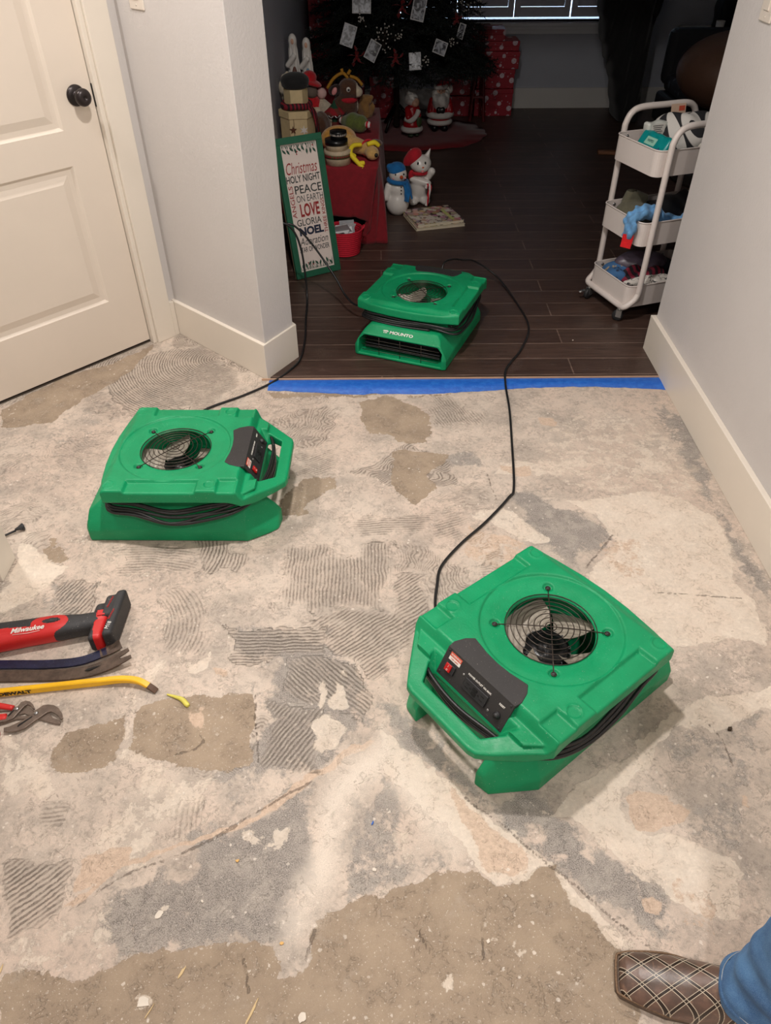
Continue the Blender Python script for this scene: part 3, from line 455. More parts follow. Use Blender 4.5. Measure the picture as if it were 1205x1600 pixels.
# loose dust and chips
vor = t.n('ShaderNodeTexVoronoi'); vor.inputs['Scale'].default_value = 38; t.set(vor.inputs['Vector'], v)
vd = t.math('ADD', vor.outputs['Distance'], t.math('MULTIPLY', t.math('SUBTRACT', n3, .5), .6))
chip = t.math('MULTIPLY', t.ramp(vd, .09, .13, 1, 0), t.ramp(n1, .42, .58))
c = t.mix(t.math('MULTIPLY', chip, .7), c, srgb(226, 216, 204))
spk = t.ramp(t.noise(170, 3, .6, v), .645, .685); c = t.mix(t.math('MULTIPLY', spk, .5), c, srgb(228, 218, 206))
spk2 = t.ramp(n8, .66, .72); c = t.mix(t.math('MULTIPLY', spk2, .45), c, srgb(232, 224, 214))
dk = t.ramp(t.noise(150, 5, .75, v, 1.0), .61, .66); c = t.mix(t.math('MULTIPLY', t.math('MULTIPLY', dk, .5), t.ramp(n2, .35, .6)), c, srgb(112, 100, 90))
# trowel grooves
wob = t.math('ADD', t.math('MULTIPLY', t.noise(16, 3, .6, v), 4.2), t.math('MULTIPLY', n3, 4.5))
sn = t.math('SINE', t.math('ADD', s2.outputs[1], wob))
brk = t.ramp(t.math('ADD', n2, t.math('MULTIPLY', n3, .6)), .60, .88)
gst = t.math('MULTIPLY', t.ramp(t.math('ADD', s2.outputs[0], t.math('MULTIPLY', rag, .35)), .15, .75), s2.outputs[0])
gro = t.math('MULTIPLY', t.math('MULTIPLY', t.ramp(sn, .15, .8), gst), t.math('ADD', .30, t.math('MULTIPLY', brk, .7)))
rdg = t.math('MULTIPLY', t.math('MULTIPLY', t.ramp(sn, -.2, -.8), gst), t.ramp(n7, .45, .6))
c = t.mix(t.math('MULTIPLY', t.ramp(gst, .1, .7), .34), c, srgb(150, 139, 128))
c = t.mix(t.math('MULTIPLY', gro, .72), c, srgb(98, 88, 79))
c = t.mix(t.math('MULTIPLY', rdg, .35), c, srgb(208, 196, 182))
crk = t.math('MULTIPLY', t.ramp(t.math('ADD', s2.outputs[2], t.math('MULTIPLY', t.math('SUBTRACT', n3, .5), .7)), .80, .98), t.ramp(n2, .36, .52))
c = t.mix(t.math('MULTIPLY', crk, .60), c, srgb(104, 92, 82))
gf = t.math('ADD', .90, t.math('MULTIPLY', t.math('SUBTRACT', grain, .38), .95)); 
gmul = t.n('ShaderNodeCombineColor'); [t.set(gmul.inputs[q], gf) for q in range(3)]
c = t.mix(.85, c, gmul.outputs[0], 'MULTIPLY')
t.set(t.b.inputs['Base Color'], c); t.b.inputs['Roughness'].default_value = .85
t.b.inputs['Specular IOR Level'].default_value = .25
hgt = t.math('ADD', t.math('MULTIPLY', n3, .45), t.math('MULTIPLY', n4, .22))
hgt = t.math('ADD', hgt, t.math('MULTIPLY', cm, .22)); hgt = t.math('ADD', hgt, t.math('MULTIPLY', isl, .25)); hgt = t.math('SUBTRACT', hgt, t.math('MULTIPLY', bm_, .2))
hgt = t.math('SUBTRACT', hgt, t.math('MULTIPLY', gro, .9)); hgt = t.math('SUBTRACT', hgt, t.math('MULTIPLY', crk, .9))
t.bump(hgt, .0022)
me.materials.append(t.m)

# ================================================================ dark wood floor of the living room
t = NT('dark_planks'); v = t.geo()
mp = t.n('ShaderNodeMapping'); t.set(mp.inputs[0], v)
wv = t.n('ShaderNodeTexBrick'); t.set(wv.inputs['Vector'], v)
wv.offset = .37; wv.inputs['Scale'].default_value = 1.0; wv.inputs['Brick Width'].default_value = 1.2; wv.inputs['Row Height'].default_value = .127
wv.inputs['Mortar Size'].default_value = .0030; wv.inputs['Mortar Smooth'].default_value = .2
wv.inputs['Color1'].default_value = srgb(70, 52, 45); wv.inputs['Color2'].default_value = srgb(86, 66, 57); wv.inputs['Mortar'].default_value = srgb(128, 106, 94)
mp.inputs['Scale'].default_value = (2.2, 26, 1)
gr_ = t.noise(2.2, 7, .65, mp, 1.2)
c = t.mix(t.ramp(gr_, .35, .7, 0, .8), wv.outputs[0], srgb(48, 34, 29))
dst = t.math('MULTIPLY', t.ramp(t.noise(9, 5, .7, v), .5, .72), t.ramp(t.noise(260, 3, .6, v), .5, .7))
sy_ = t.n('ShaderNodeSeparateXYZ'); t.set(sy_.inputs[0], v)
near = t.ramp(sy_.outputs[1], 2.52, 3.25, 1, 0)
c = t.mix(t.math('MULTIPLY', t.math('MULTIPLY', dst, near), .5), c, srgb(150, 135, 122))
t.set(t.b.inputs['Base Color'], c); t.b.inputs['Roughness'].default_value = .42
t.bump(t.math('ADD', t.math('MULTIPLY', gr_, .3), t.math('MULTIPLY', wv.outputs[1], -1)), .0008)
wood = t.m
def struct(b, name, m, **k): return tag(b.build(name, m, **k), kind='structure')
b = MB(); b.prism([(-.43, 2.5205), (3.62, 2.5205), (3.62, 7.08), (-.65, 7.08), (-.65, 2.95)], -.05, .006); struct(b, 'floor_living', wood)
# pale raw edge of the planks
b = MB(); b.box((.33, 2.520, .003), (1.60, .004, .010)); struct(b, 'trim_1', mat('raw_wood_edge', srgb(196, 160, 132), .7))
t = NT('blue_tape'); v = t.obj()
t.set(t.b.inputs['Base Color'], t.mix(t.ramp(t.noise(40, 4, .6, v), .4, .7), srgb(24, 92, 188), srgb(38, 108, 200))); t.b.inputs['Roughness'].default_value = .5
t.bump(t.noise(60, 4, .6, v, 1.5), .002); tape_m = t.m
b = MB(); rr = random.Random(3); N = 70; V = []; F = []
for i in range(N+1):
    x = -.44+1.527*i/N; w = .082+.022*math.sin(i*.11-1.2)+rr.uniform(-.003, .003)
    if x < -.05: w += .012
    V += [(x, 2.5165, .0030), (x, 2.49, .0042+rr.uniform(0, .0012)), (x, 2.5165-w, .0015), (x, 2.5165-w, .0002)]
    if i: k = 4*(i-1); F += [(k, k+1, k+5, k+4), (k+1, k+2, k+6, k+5), (k+2, k+3, k+7, k+6)]
b.add(V, F, smooth=True)
tag(b.build('masking_tape', tape_m), 'blue masking tape strip along the edge of the dark wood floor', 'tape')

# ================================================================ walls
wall_m = mat('painted_wall', srgb(205, 200, 197), .75, var=.02, vs=3, bump=.0012, bs=90)
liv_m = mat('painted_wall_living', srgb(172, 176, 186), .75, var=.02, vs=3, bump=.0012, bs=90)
trim_m = mat('white_trim', srgb(228, 219, 206), .38, var=.015, vs=4)
door_m = mat('door_paint', srgb(226, 214, 200), .42, var=.015, vs=4)
ceil_m = mat('ceiling_paint', srgb(225, 222, 216), .9, var=.01, vs=3)
CH = 2.6
def wbox(name, x0, x1, y0, y1, z0=0, z1=CH, m=wall_m):
    b = MB(); b.box(((x0+x1)/2, (y0+y1)/2, (z0+z1)/2), (x1-x0, y1-y0, z1-z0)); return struct(b, name, m)
wbox('wall_right', 1.103, 1.25, -1.8, 2.735)
b = MB(); b.prism([(1.084, -1.8), (1.103, -1.8), (1.103, 2.735), (1.25, 2.735), (1.25, 2.752), (1.084, 2.752)], 0, .152)
struct(b, 'baseboard_right', trim_m, bevel=.002)
I = (-.868, 2.910); du = (.680, .733); nn = (.733, -.680)
def DP(tt, nrm, z=0): return (I[0]+du[0]*tt+nn[0]*nrm, I[1]+du[1]*tt+nn[1]*nrm, z)
# stub wall between hall door and opening
Pw = (-.447, 2.520); st = ((Pw[0]-I[0]), (Pw[1]-I[1])); Ls = math.hypot(*st); st = (st[0]/Ls, st[1]/Ls); sn_ = (-st[1], st[0])  # sn_ points into the wall
pe = (-.339-Pw[0], 2.695-Pw[1]); Le = math.hypot(*pe); pe = (pe[0]/Le, pe[1]/Le); en = (-pe[1], pe[0])
A0 = (I[0]+sn_[0]*.018-st[0]*.10, I[1]+sn_[1]*.018-st[1]*.10)
A1 = (Pw[0]+sn_[0]*.018+en[0]*.012, Pw[1]+sn_[1]*.018+en[1]*.012)
A2 = (A1[0]+pe[0]*(Le-.028), A1[1]+pe[1]*(Le-.028))
A3 = (-.560, 2.905)
b = MB(); b.prism([A0, A1, A2, A3, (-.62, 3.6), (-1.2, 3.6)], 0, CH); struct(b, 'wall_stub', wall_m, bevel=.003)
b = MB(); b.prism([I, Pw, (Pw[0]+pe[0]*Le, Pw[1]+pe[1]*Le), (-.36, 2.725), (-.37, 2.70), A1, A0], 0, .150)
struct(b, 'baseboard_stub', trim_m, bevel=.002)
wbox('wall_left_living', -.70, -.545, 2.90, 7.03, m=liv_m)
# far wall with window opening
WX0, WX1, WZ0, WZ1 = .15, 2.05, .625, 2.1
wbox('wall_far_left', -.545, WX0, 6.88, 7.03, m=liv_m); wbox('wall_far_right', WX1, 3.6, 6.88, 7.03, m=liv_m)
wbox('wall_far_below', WX0, WX1, 6.88, 7.03, 0, WZ0, m=liv_m); wbox('wall_far_above', WX0, WX1, 6.88, 7.03, WZ1, CH, m=liv_m)
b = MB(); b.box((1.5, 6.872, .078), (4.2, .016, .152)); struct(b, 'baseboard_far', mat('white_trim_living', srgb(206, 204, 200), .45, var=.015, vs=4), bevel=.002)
wbox('wall_right_living', 3.6, 3.75, 2.6, 7.03, m=liv_m); wbox('wall_near_living', 1.25, 3.75, 2.60, 2.735, m=liv_m)
wbox('wall_left_hall', -1.25, -1.085, -1.8, 1.50)
b = MB(); b.box((-1.078, 1.49, 1.05), (.022, .094, 2.1)); b.box((-1.16, 1.52, 1.05), (.16, .03, 2.1)); struct(b, 'trim_2', trim_m, bevel=.002)
b = MB(); b.box((-1.078, -.2, .075), (.016, 3.2, .15)); struct(b, 'baseboard_left', trim_m)
wbox('wall_back', -2.4, 1.25, -1.95, -1.8); wbox('wall_side_hall', -2.5, -2.35, -1.95, 3.75); wbox('wall_back_hall', -2.5, -.69, 3.6, 3.75)
b = MB(); b.box((.6, 2.6, CH+.03), (7.2, 9.4, .06)); struct(b, 'ceiling', ceil_m)
b = MB(); b.box((.33, 2.655, CH-.24), (1.75, .15, .48)); struct(b, 'wall_header_unseen', wall_m)  # unseen header, hung low to keep hall light off the far wall

# ---------------- door in the angled wall
b = MB()
def dbox(bb, t0, t1, n0, n1, z0, z1, mi=0):
    P = [DP(t0, n0), DP(t1, n0), DP(t1, n1), DP(t0, n1)]
    bb.prism([(p[0], p[1]) for p in P], z0, z1, mi)
dbox(b, -.03, .2, -.14, -.0225, 0, CH); dbox(b, -1.9, -.03, -.14, -.0225, 2.09, CH); dbox(b, -1.9, -1.02, -.14, -.0225, 0, 2.09)
struct(b, 'wall_door', wall_m)
b = MB(); dbox(b, -.107, -.022, -.0224, 0, 0, 2.14); dbox(b, -.0225, 0, -.0223, -.001, 0, .150)
dbox(b, -.124, -.107, -.10, -.012, 0, 2.06); dbox(b, -.974, -.957, -.10, -.012, 0, 2.06)
dbox(b, -1.06, -.974, -.0224, 0, 0, 2.14); dbox(b, -1.06, -.022, -.0224, 0, 2.06, 2.14)
struct(b, 'trim_3', trim_m, bevel=.0025)
# slab with two moulded panels: face n=-.038
t0, t1, n0 = -.955, -.127, -.036
def panel_face(bb, ta, tb, za, zb):
    """sunk moulding ring and raised field, local offsets (inset, depth)"""
    rings = [(0, 0), (.010, -.008), (.026, -.009), (.052, -.0015)]
    P = []
    for ins, dep in rings:
        P.append([DP(ta+ins, n0+dep, za+ins), DP(tb-ins, n0+dep, za+ins), DP(tb-ins, n0+dep, zb-ins), DP(ta+ins, n0+dep, zb-ins)])
    V = [p for r in P for p in r]; F = []
    for k in range(3):
        for i in range(4):
            j = (i+1) % 4; F.append((4*k+i, 4*k+j, 4*k+4+j, 4*k+4+i))
    F.append((12, 13, 14, 15)); bb.add(V, F)
pt0, pt1 = -.955+.135, -.127-.135
ZL0, ZL1, ZU0, ZU1 = .228, .730, .842, 1.90
b = MB()
xs = [t0, pt0, pt1, t1]; zs = [.014, ZL0, ZL1, ZU0, ZU1, 2.045]
for i in range(3):
    for k in range(5):
        if i == 1 and k in (1, 3): continue
        b.add([DP(xs[i], n0, zs[k]), DP(xs[i+1], n0, zs[k]), DP(xs[i+1], n0, zs[k+1]), DP(xs[i], n0, zs[k+1])], [(0, 1, 2, 3)])
panel_face(b, pt0, pt1, ZL0, ZL1); panel_face(b, pt0, pt1, ZU0, ZU1)
dbox(b, t0, t1, n0-.035, n0-.012, .014, 2.045)
for (ta, tb_) in ((t0, t0+.0001), (t1-.0001, t1)): dbox(b, ta, tb_, n0-.03, n0, .014, 2.045)
dbox(b, t0, t1, n0-.03, n0, .014, .0142)
door = struct(b, 'door_1', door_m)
bronze = mat('oiled_bronze', srgb(52, 46, 46), .32, .6, var=.1, vs=30)
dark_m = mat('latch_black', srgb(22, 20, 19), .5, .3)
kc = DP(-.188, n0, .938)
Mk = Matrix.Translation(kc) @ Vector((nn[0], nn[1], 0)).to_track_quat('Z', 'Y').to_matrix().to_4x4()
b = MB(); b.lathe([(.033, 0), (.033, .004), (.029, .009), (.018, .011), (.011, .014), (.010, .028), (.014, .032), (.024, .036), (.0275, .044), (.0275, .050), (.024, .058), (.015, .062), (.006, .0625), (.0055, .060), (0, .060)], 28, M=Mk)
b.build('door_knob', bronze, door)
b = MB(); dbox(b, -.1265, -.1245, -.060, -.030, .895, .965); b.add(*sdf_geo(lambda P: sd_ell(P, (0,0,0), (.007,.004,.030)), (-.01,-.01,-.04), (.01,.01,.04), .003), M=Matrix.Translation(DP(-.118, -.022, .935)), smooth=True)
b.build('latch', dark_m, door)
# thin dark strip on the floor under the door
b = MB(); dbox(b, -.96, -.12, -.075, -.04, .0005, .006); struct(b, 'trim_4', mat('dark_strip', srgb(70, 60, 52), .7))
# switch plates
plate_m = mat('switch_plate', srgb(222, 212, 200), .4, var=.01)
def switch_plate(name, M, label):
    r = empty(name, label=label, cat='light switch'); r.matrix_world = M
    b = MB(); b.box((0, 0, .003), (.078, .122, .006), bev=.0028); b.build('cover_plate', plate_m, r)
    b = MB(); b.box((0, 0, .0075), (.033, .066, .004), bev=.0015); b.build('rocker', plate_m, r)
    for s in (-1, 1):
        b = MB(); b.lathe([(.003, .006), (.003, .0068), (0, .0072)], 12, M=Matrix.Translation((0, s*.048, 0))); b.build('screw', plate_m, r)
    return r
def frame_M(o, xv, yv):
    xv = Vector(xv).normalized(); yv = Vector(yv).normalized(); zv = xv.cross(yv)
    return Matrix(((xv.x, yv.x, zv.x, o[0]), (xv.y, yv.y, zv.y, o[1]), (xv.z, yv.z, zv.z, o[2]), (0, 0, 0, 1)))
sp_ = (-.771+sn_[0]*0, 2.845, 1.232)
switch_plate('switch_plate', frame_M(sp_, (st[0], st[1], 0), (0, 0, 1)), 'white switch plate beside the panelled door')
switch_plate('switch_plate', frame_M((1.103, 2.500, 1.234), (0, -1, 0), (0, 0, 1)), 'white switch plate on the right wall at the picture edge')
# ================================================================ air movers
t = NT('green_plastic'); v = t.obj()
c = t.mix(t.ramp(t.noise(9, 5, .6, v), .3, .7), srgb(10, 136, 86), srgb(16, 148, 96))
scr = t.math('MULTIPLY', t.ramp(t.noise(60, 6, .8, v, 1.2), .61, .72), t.ramp(t.noise(8, 3, .6, v), .5, .66))
c = t.mix(t.math('MULTIPLY', scr, .45), c, srgb(150, 200, 170))
dp = t.ramp(t.noise(330, 2, .5, v), .71, .75); c = t.mix(t.math('MULTIPLY', dp, .5), c, srgb(200, 205, 190))
t.set(t.b.inputs['Base Color'], c); t.set(t.b.inputs['Roughness'], t.ramp(t.noise(25, 4, .6, v), .3, .7, .36, .52))
t.b.inputs['Specular IOR Level'].default_value = .35; t.bump(t.noise(240, 3, .6, v), .0004); green_m = t.m
blackp = mat('black_plastic', srgb(38, 38, 40), .5, dust=.25)
cord_m = mat('black_cord', srgb(27, 27, 28), .36, dust=.12)
panel_m = mat('charcoal_panel', srgb(52, 50, 50), .55, .2, dust=.35)
wire_m = mat('grille_wire', srgb(70, 62, 56), .35, .75, var=.2, vs=60)
blade_m = mat('fan_blade_grey', srgb(172, 162, 148), .45, .1, var=.05, vs=25, dust=.2)
motor_m = mat('motor_black', srgb(16, 17, 19), .3, .3, dust=.5)
red_m = mat('switch_red', srgb(190, 20, 24), .3)
white_m = mat('print_white', srgb(225, 222, 215), .6)
orange_m = mat('label_orange', srgb(205, 88, 66), .6)
steel_m = mat('zinc_steel', srgb(165, 165, 165), .3, .9)
GC = -.018
def ss(a, b, x): t_ = np.clip((x-a)/(b-a), 0, 1); return t_*t_*(3-2*t_)
TOPP = [(-.184,-.214),(.204,-.214),(.292,-.134),(.318,-.108),(.323,-.090),(.323,.090),(.318,.108),(.292,.134),(.200,.213),(-.184,.214),(-.200,.15),(-.210,.07),(-.213,0),(-.210,-.07),(-.200,-.15)]
WAIST = [(-.165,-.165),(.19,-.165),(.235,-.12),(.235,.12),(.19,.165),(-.165,.165)]
CUT = [(.203,-.148),(.203,.148),(.286,.090),(.286,-.090)]
def f_top(P):
    x, y, z = P[..., 0], P[..., 1], P[..., 2]; ay = abs(y)
    r = np.hypot(x-GC, y)
    zt = .206-.036*ss(.188, .214, x)-.012*ss(.214, .31, x)
    zt = zt-.006*ss(.166, .160, r)-.005*ss(.150, .104, r)
    q = np.maximum(abs(x+.02)-.10, .166-ay); zt = zt-.009*ss(.005, -.004, q)
    q = np.maximum(abs(x-.165)-.026, .158-ay); zt = zt-.008*ss(.004, -.004, q)
    for cx in (.118, -.166):
        rr_ = np.hypot(x-cx, ay-.184); zt = zt+.0022*np.exp(-((rr_-.0165)/.0022)**2)-.0012*ss(.0165, .0145, rr_)
    for sx_ in (-1, 1):
        rr_ = np.hypot(x-GC-sx_*.090, ay-.090); zt = zt-.006*ss(.014, .009, rr_)
    bevel = .012*ss(-.17, -.2, x)
    zt = zt-bevel
    do = sd_poly(x, y, TOPP)
    zb = .160-.026*ss(.16, .25, x)
    top = smax(smax(do, (z-zt)*.97, .007), zb-z, .007)
    und = smax(smax(do+.012+1.5*np.maximum(0, .172-z), z-.18, .004), .140-z, .004)
    top = smin(top, np.where(x < .24, und, und+.02), .004)
    body = smax(smax(sd_poly(x, y, WAIST), z-.175, .004), .1195-z, .004)
    d = smin(top, body, .008)
    zr = np.maximum(.206-1.75*(x-.203), .140+(ay-.100)*1.35-1.2*np.maximum(0, x-.24))
    cut = smax(sd_poly(x, y, CUT), (zr-z)*.6, .005)
    d = smax(d, -cut, .004)
    thru = smax(smax(ss(0, 1, 0)+.243-x, x-.285, .006), ay-.104+.35*(x-.243), .012)
    d = smax(d, -thru, .006)
    d = smax(d, -(r-.1005), .007)
    d = smax(d, -np.maximum(r-.132, z-.186), .004)
    return d
BASEP = [(-.262,-.196),(.204,-.198),(.288,-.150),(.296,-.10),(.296,.10),(.290,.136),(.198,.196),(-.262,.196),(-.270,.185),(-.270,-.185)]
def f_base(P):
    x, y, z = P[..., 0], P[..., 1], P[..., 2]; ay = abs(y)
    rear = ss(-.15, -.24, x)
    ins = .62*np.maximum(0, z-.046)*(1-rear)+rear*(1.25*np.maximum(0, z-.094)+.25*np.maximum(0, z-.04))
    d = smax(smax(sd_poly(x, y, BASEP)+ins, z-.122, .005), -z+.001, .004)
    d = smax(d, (x-.298+(z-.05)*1.0)*.7, .006)
    d = smax(d, (ay-.197+(z-.046)*.62+.9*np.maximum(0, x-.20))*.6, .006)
    cutf = smax(ay-.097, .232-x, .01); d = smax(d, -cutf, .005)
    oy = ay-.176+np.maximum(0, z-.068)*1.0
    out = smax(smax(oy, abs(z-.050)-.038, .004), x+.13, .004); d = smax(d, -out, .004)
    r = np.hypot(x-GC, y); d = smax(d, -np.maximum(r-.128, .010-z), .004)
    return d
def text_geo(s, size, mati, bb, M, extr=.0004, bold=0.0, shear=0.0, sx=1.0, track=1.0, align='CENTER'):
    cu = bpy.data.curves.new('lettering', 'FONT'); cu.body = s; cu.size = size; cu.extrude = extr; cu.offset = bold; cu.shear = shear
    cu.align_x = align; cu.align_y = 'CENTER'; cu.space_character = track; cu.resolution_u = 3
    o = bpy.data.objects.new('lettering', cu); COL.objects.link(o)
    bpy.context.view_layer.update()
    m = o.to_mesh(); V = np.array([v_.co[:] for v_ in m.vertices]); F = [list(p.vertices) for p in m.polygons]
    o.to_mesh_clear(); bpy.data.objects.remove(o); bpy.data.curves.remove(cu)
    if len(V):
        V[:, 0] *= sx; bb.add(V, F, mati, M)
mover = empty('air_mover')
top = sdf_obj('top_housing', f_top, (-.225,-.226,.108), (.335,.226,.216), .0028, green_m, mover, auto=math.radians(50))
base = sdf_obj('base_housing', f_base, (-.285,-.208,-.006), (.305,.208,.132), .0032, green_m, mover, auto=math.radians(50))
# inside wall so nothing shows through
b = MB()
for k in range(8):
    r = .0125+.0131*k; z = .203-.006*(k/7)**2; pts = [(GC+r*math.cos(a), r*math.sin(a), z) for a in np.linspace(0, 2*PI, 41)[:-1]]
    b.tube(pts, .00115, n=6, closed=True)
for a in (PI/4, -PI/4):
    R_ = .127; P_ = [(GC+s*R_*math.cos(a), s*R_*math.sin(a), .2015-.0075*abs(s)**2) for s in np.linspace(-1, 1, 9)]
    b.tube(P_, .0014, n=6)
    for s in (-1, 1):
        cx, cy = GC+s*R_*math.cos(a), s*R_*math.sin(a)
        b.tube([(cx+.0052*math.cos(q), cy+.0052*math.sin(q), .1945) for q in np.linspace(0, 2*PI, 13)[:-1]], .0015, n=6, closed=True)
grille = b.build('grille', wire_m, mover)
for a in (PI/4, 3*PI/4, 5*PI/4, 7*PI/4):
    b = MB(); b.lathe([(.0042, .1925), (.0045, .196), (.002, .1972), (0, .1965)], 12, M=Matrix.Translation((GC+.127*math.cos(a), .127*math.sin(a), 0))); b.build('grille_screw', blackp, mover)
rotor = one(lambda b: b.lathe([(.058, .03), (.059, .112), (.056, .124), (.049, .131), (.046, .130), (.024, .134), (.023, .138), (0, .139)], 32, M=Matrix.Translation((GC, 0, 0))), 'motor', motor_m, mover)
b = MB()
for k in range(18):
    a = 2*PI*k/18; text_geo('THERMALLYPROTECTED'[k], .010, 0, b, Matrix.Translation((GC+.0525*math.cos(-a), .0525*math.sin(-a), .1285)) @ Matrix.Rotation(-a-PI/2, 4, 'Z'), .0008)
b.build('motor_lettering', mat('cast_lettering', srgb(96, 96, 98), .5), rotor)
for k in range(5):
    V = []; F = []; n1, n2 = 7, 9; a0 = 2*PI*k/5+.5
    for i in range(n1):
        r = .050+(.125-.050)*i/(n1-1)
        for j in range(n2):
            u_ = j/(n2-1)-.5; aw = 1.10-.10*i/(n1-1); a = a0+u_*aw+.25*(i/(n1-1))
            z = .136-u_*.050-.006*(1-(2*u_)**2); V.append((GC+r*math.cos(a), r*math.sin(a), z))
    n_ = len(V); V += [(p[0], p[1], p[2]-.0022) for p in V]
    for i in range(n1-1):
        for j in range(n2-1):
            q = i*n2+j; F += [(q, q+n2, q+n2+1, q+1), (n_+q, n_+q+1, n_+q+n2+1, n_+q+n2)]
    for i in range(n1-1):
        for e in (0, n2-1):
            q = i*n2+e; F.append((q, q+n2, q+n2+n_, q+n_) if e else (q, q+n_, q+n2+n_, q+n2))
    for j in range(n2-1):
        for e in (0, (n1-1)*n2):
            q = e+j; F.append((q, q+1, q+1+n_, q+n_) if not e else (q, q+n_, q+n_+1, q+1))
    b = MB(); b.add(V, F, smooth=False); b.build('fan_blade', blade_m, mover)
# control panel: curved top plate folded down over the slope
def zp(x): return .2072 if x < .2035 else .2072-1.75*(x-.2035)
edge = [(.2385,-.101),(.2035,-.1005),(.186,-.103),(.160,-.094),(.143,-.080),(.146,-.062),(.151,-.035),(.153,0),(.151,.035),(.146,.062),(.143,.080),(.160,.094),(.186,.103),(.2035,.1005),(.2385,.101)]
b = MB(); top_e = edge[1:-1]; n_ = len(top_e)
V = [(x, y, .2076) for x, y in top_e]+[(x, y, .199) for x, y in top_e]; F = [tuple(range(n_))[::-1]]+[(i, i+1, n_+i+1, n_+i) for i in range(n_-1)]
b.add(V, F)
e0, e1 = (.2035, .2076), (.2385, .1455)
V = [(e0[0], -.1005, e0[1]), (e0[0], .1005, e0[1]), (e1[0], .101, e1[1]), (e1[0], -.101, e1[1])]
V += [(x-.004, y, z-.003) for x, y, z in V]
b.add(V, [(0,1,2,3)[::-1], (3,2,6,7)[::-1], (0,3,7,4)[::-1], (1,5,6,2)[::-1]])
panel = b.build('control_panel', panel_m, mover, bevel=.0012)
sl = Vector((e1[0]-e0[0], 0, e1[1]-e0[1])).normalized()
def PM(y, s, off=.0):   # frame on the sloping face: text x runs along +y, 'down' runs along slope
    o = Vector((e0[0], 0, e0[1]))+sl*s+Vector((0, y, 0)); X_ = Vector((0, 1, 0)); Y_ = -sl; Z_ = X_.cross(Y_)
    o = o+Z_*off; return Matrix(((X_.x, Y_.x, Z_.x, o.x), (X_.y, Y_.y, Z_.y, o.y), (X_.z, Y_.z, Z_.z, o.z), (0,0,0,1)))
b = MB(); b.box((0, 0, .002), (.024, .022, .004), M=PM(-.070, .041), bev=.001); bz = b.build('switch_bezel', blackp, panel)
b = MB(); b.box((0, 0, .0045), (.017, .018, .005), M=PM(-.075, .040), bev=.0012); sw = b.build('power_switch', red_m, panel)
b = MB(); text_geo('I', .007, 0, b, PM(-.075, .036, .0072)); text_geo('O', .006, 0, b, PM(-.075, .045, .0072)); b.build('switch_marks', white_m, sw)
b = MB(); b.box((0, -.005, .0006), (.034, .009, .0008), 0, M=PM(-.070, .014)); b.box((0, .004, .0006), (.034, .010, .0008), 1, M=PM(-.070, .014))
text_geo('WARNING', .0062, 0, b, PM(-.070, .0100, .0012)); text_geo('120V 60HZ', .0048, 1, b, PM(-.070, .0192, .0012))
b.build('warning_label', [white_m, orange_m], panel)
b = MB(); b.box((0, 0, .0025), (.068, .028, .005), M=PM(.008, .040), bev=.0012); outl = b.build('power_outlet', blackp, panel)
b = MB()
for sx_ in (-1, 1):
    for dy in (-.005, .005): b.box((sx_*.022, dy, .0052), (.009, .0016, .0008), M=PM(.008, .040))
    b.box((sx_*.022+.010*sx_*-1, 0, .0052), (.004, .004, .0008), M=PM(.008, .040))
for dy in (-.005, .005): b.box((0, dy, .0056), (.012, .007, .0022), M=PM(.008, .040))
b.build('outlet_slot', mat('slot_black', srgb(8, 8, 8), .6), outl)
b = MB(); text_geo('POWER OUTLET 10A MAX', .0058, 0, b, PM(.008, .018, .0006), bold=.0001); b.build('outlet_lettering', white_m, panel); b = MB(); text_geo('RESET', .0060, 0, b, PM(.076, .020, .0006), bold=.0001); b.build('reset_lettering', white_m, panel)
b = MB(); b.lathe([(.0085, 0), (.0085, .003), (.006, .0045), (.006, .008), (0, .009)], 16, M=PM(.076, .045)); b.build('reset_button', blackp, panel)
for y_, s_ in ((-.036, .028), (.052, .052), (-.093, .064), (.093, .066), (-.093, .006), (.093, .006)):
    b = MB(); b.lathe([(.003, 0), (.003, .001), (.001, .0016), (0, .001)], 10, M=PM(y_, s_)); b.build('panel_screw', steel_m if abs(y_) < .06 else blackp, panel)
# outlet guard wires and printed name above the opening
b = MB()
for z in (.026, .050, .073): b.tube([(-.262, y_, z) for y_ in np.linspace(-.165, .165, 5)], .0012, n=6)
for y_ in (-.09, 0, .09): b.tube([(-.262, y_, .012), (-.262, y_, .088)], .0012, n=6)
b.build('outlet_guard', wire_m, mover)
b = MB(); zz = .110; xx = -.2455
nrm = Vector((-.555, 0, .832)); X_ = Vector((0, -1, 0)); Y_ = nrm.cross(X_)
def NM(y, z): 
    o = Vector((-.270+1.25*max(0, z-.094)+.25*(z-.04), y, z))+nrm*.0012; return Matrix(((X_.x, Y_.x, nrm.x, o.x), (X_.y, Y_.y, nrm.y, o.y), (X_.z, Y_.z, nrm.z, o.z), (0,0,0,1)))
Mx = NM(.012, .1060) @ Matrix.Scale(.78, 4)
text_geo('MOUNTO', .0225, 0, b, Mx @ Matrix.Translation((.012, 0, 0)), .0006, bold=.0007, sx=1.25)
for (ax_, ay_, bx_, by_, w) in ((-.083,-.008,-.083,.006,.003), (-.083,.006,-.067,.008,.005), (-.076,-.008,-.074,.004,.003), (-.070,-.008,-.066,.006,.003), (-.067,.008,-.060,.003,.003), (-.090,.004,-.083,.008,.003)):
    d_ = Vector((bx_-ax_, by_-ay_, 0)).normalized(); n__ = Vector((-d_.y, d_.x, 0))*w/2
    ax_ += .001; bx_ += .001; Q = [Vector((ax_, ay_, .0006))-n__, Vector((bx_, by_, .0006))-n__, Vector((bx_, by_, .0006))+n__, Vector((ax_, ay_, .0006))+n__]
    b.add([tuple(q) for q in Q], [(0, 1, 2, 3)], 0, Mx)
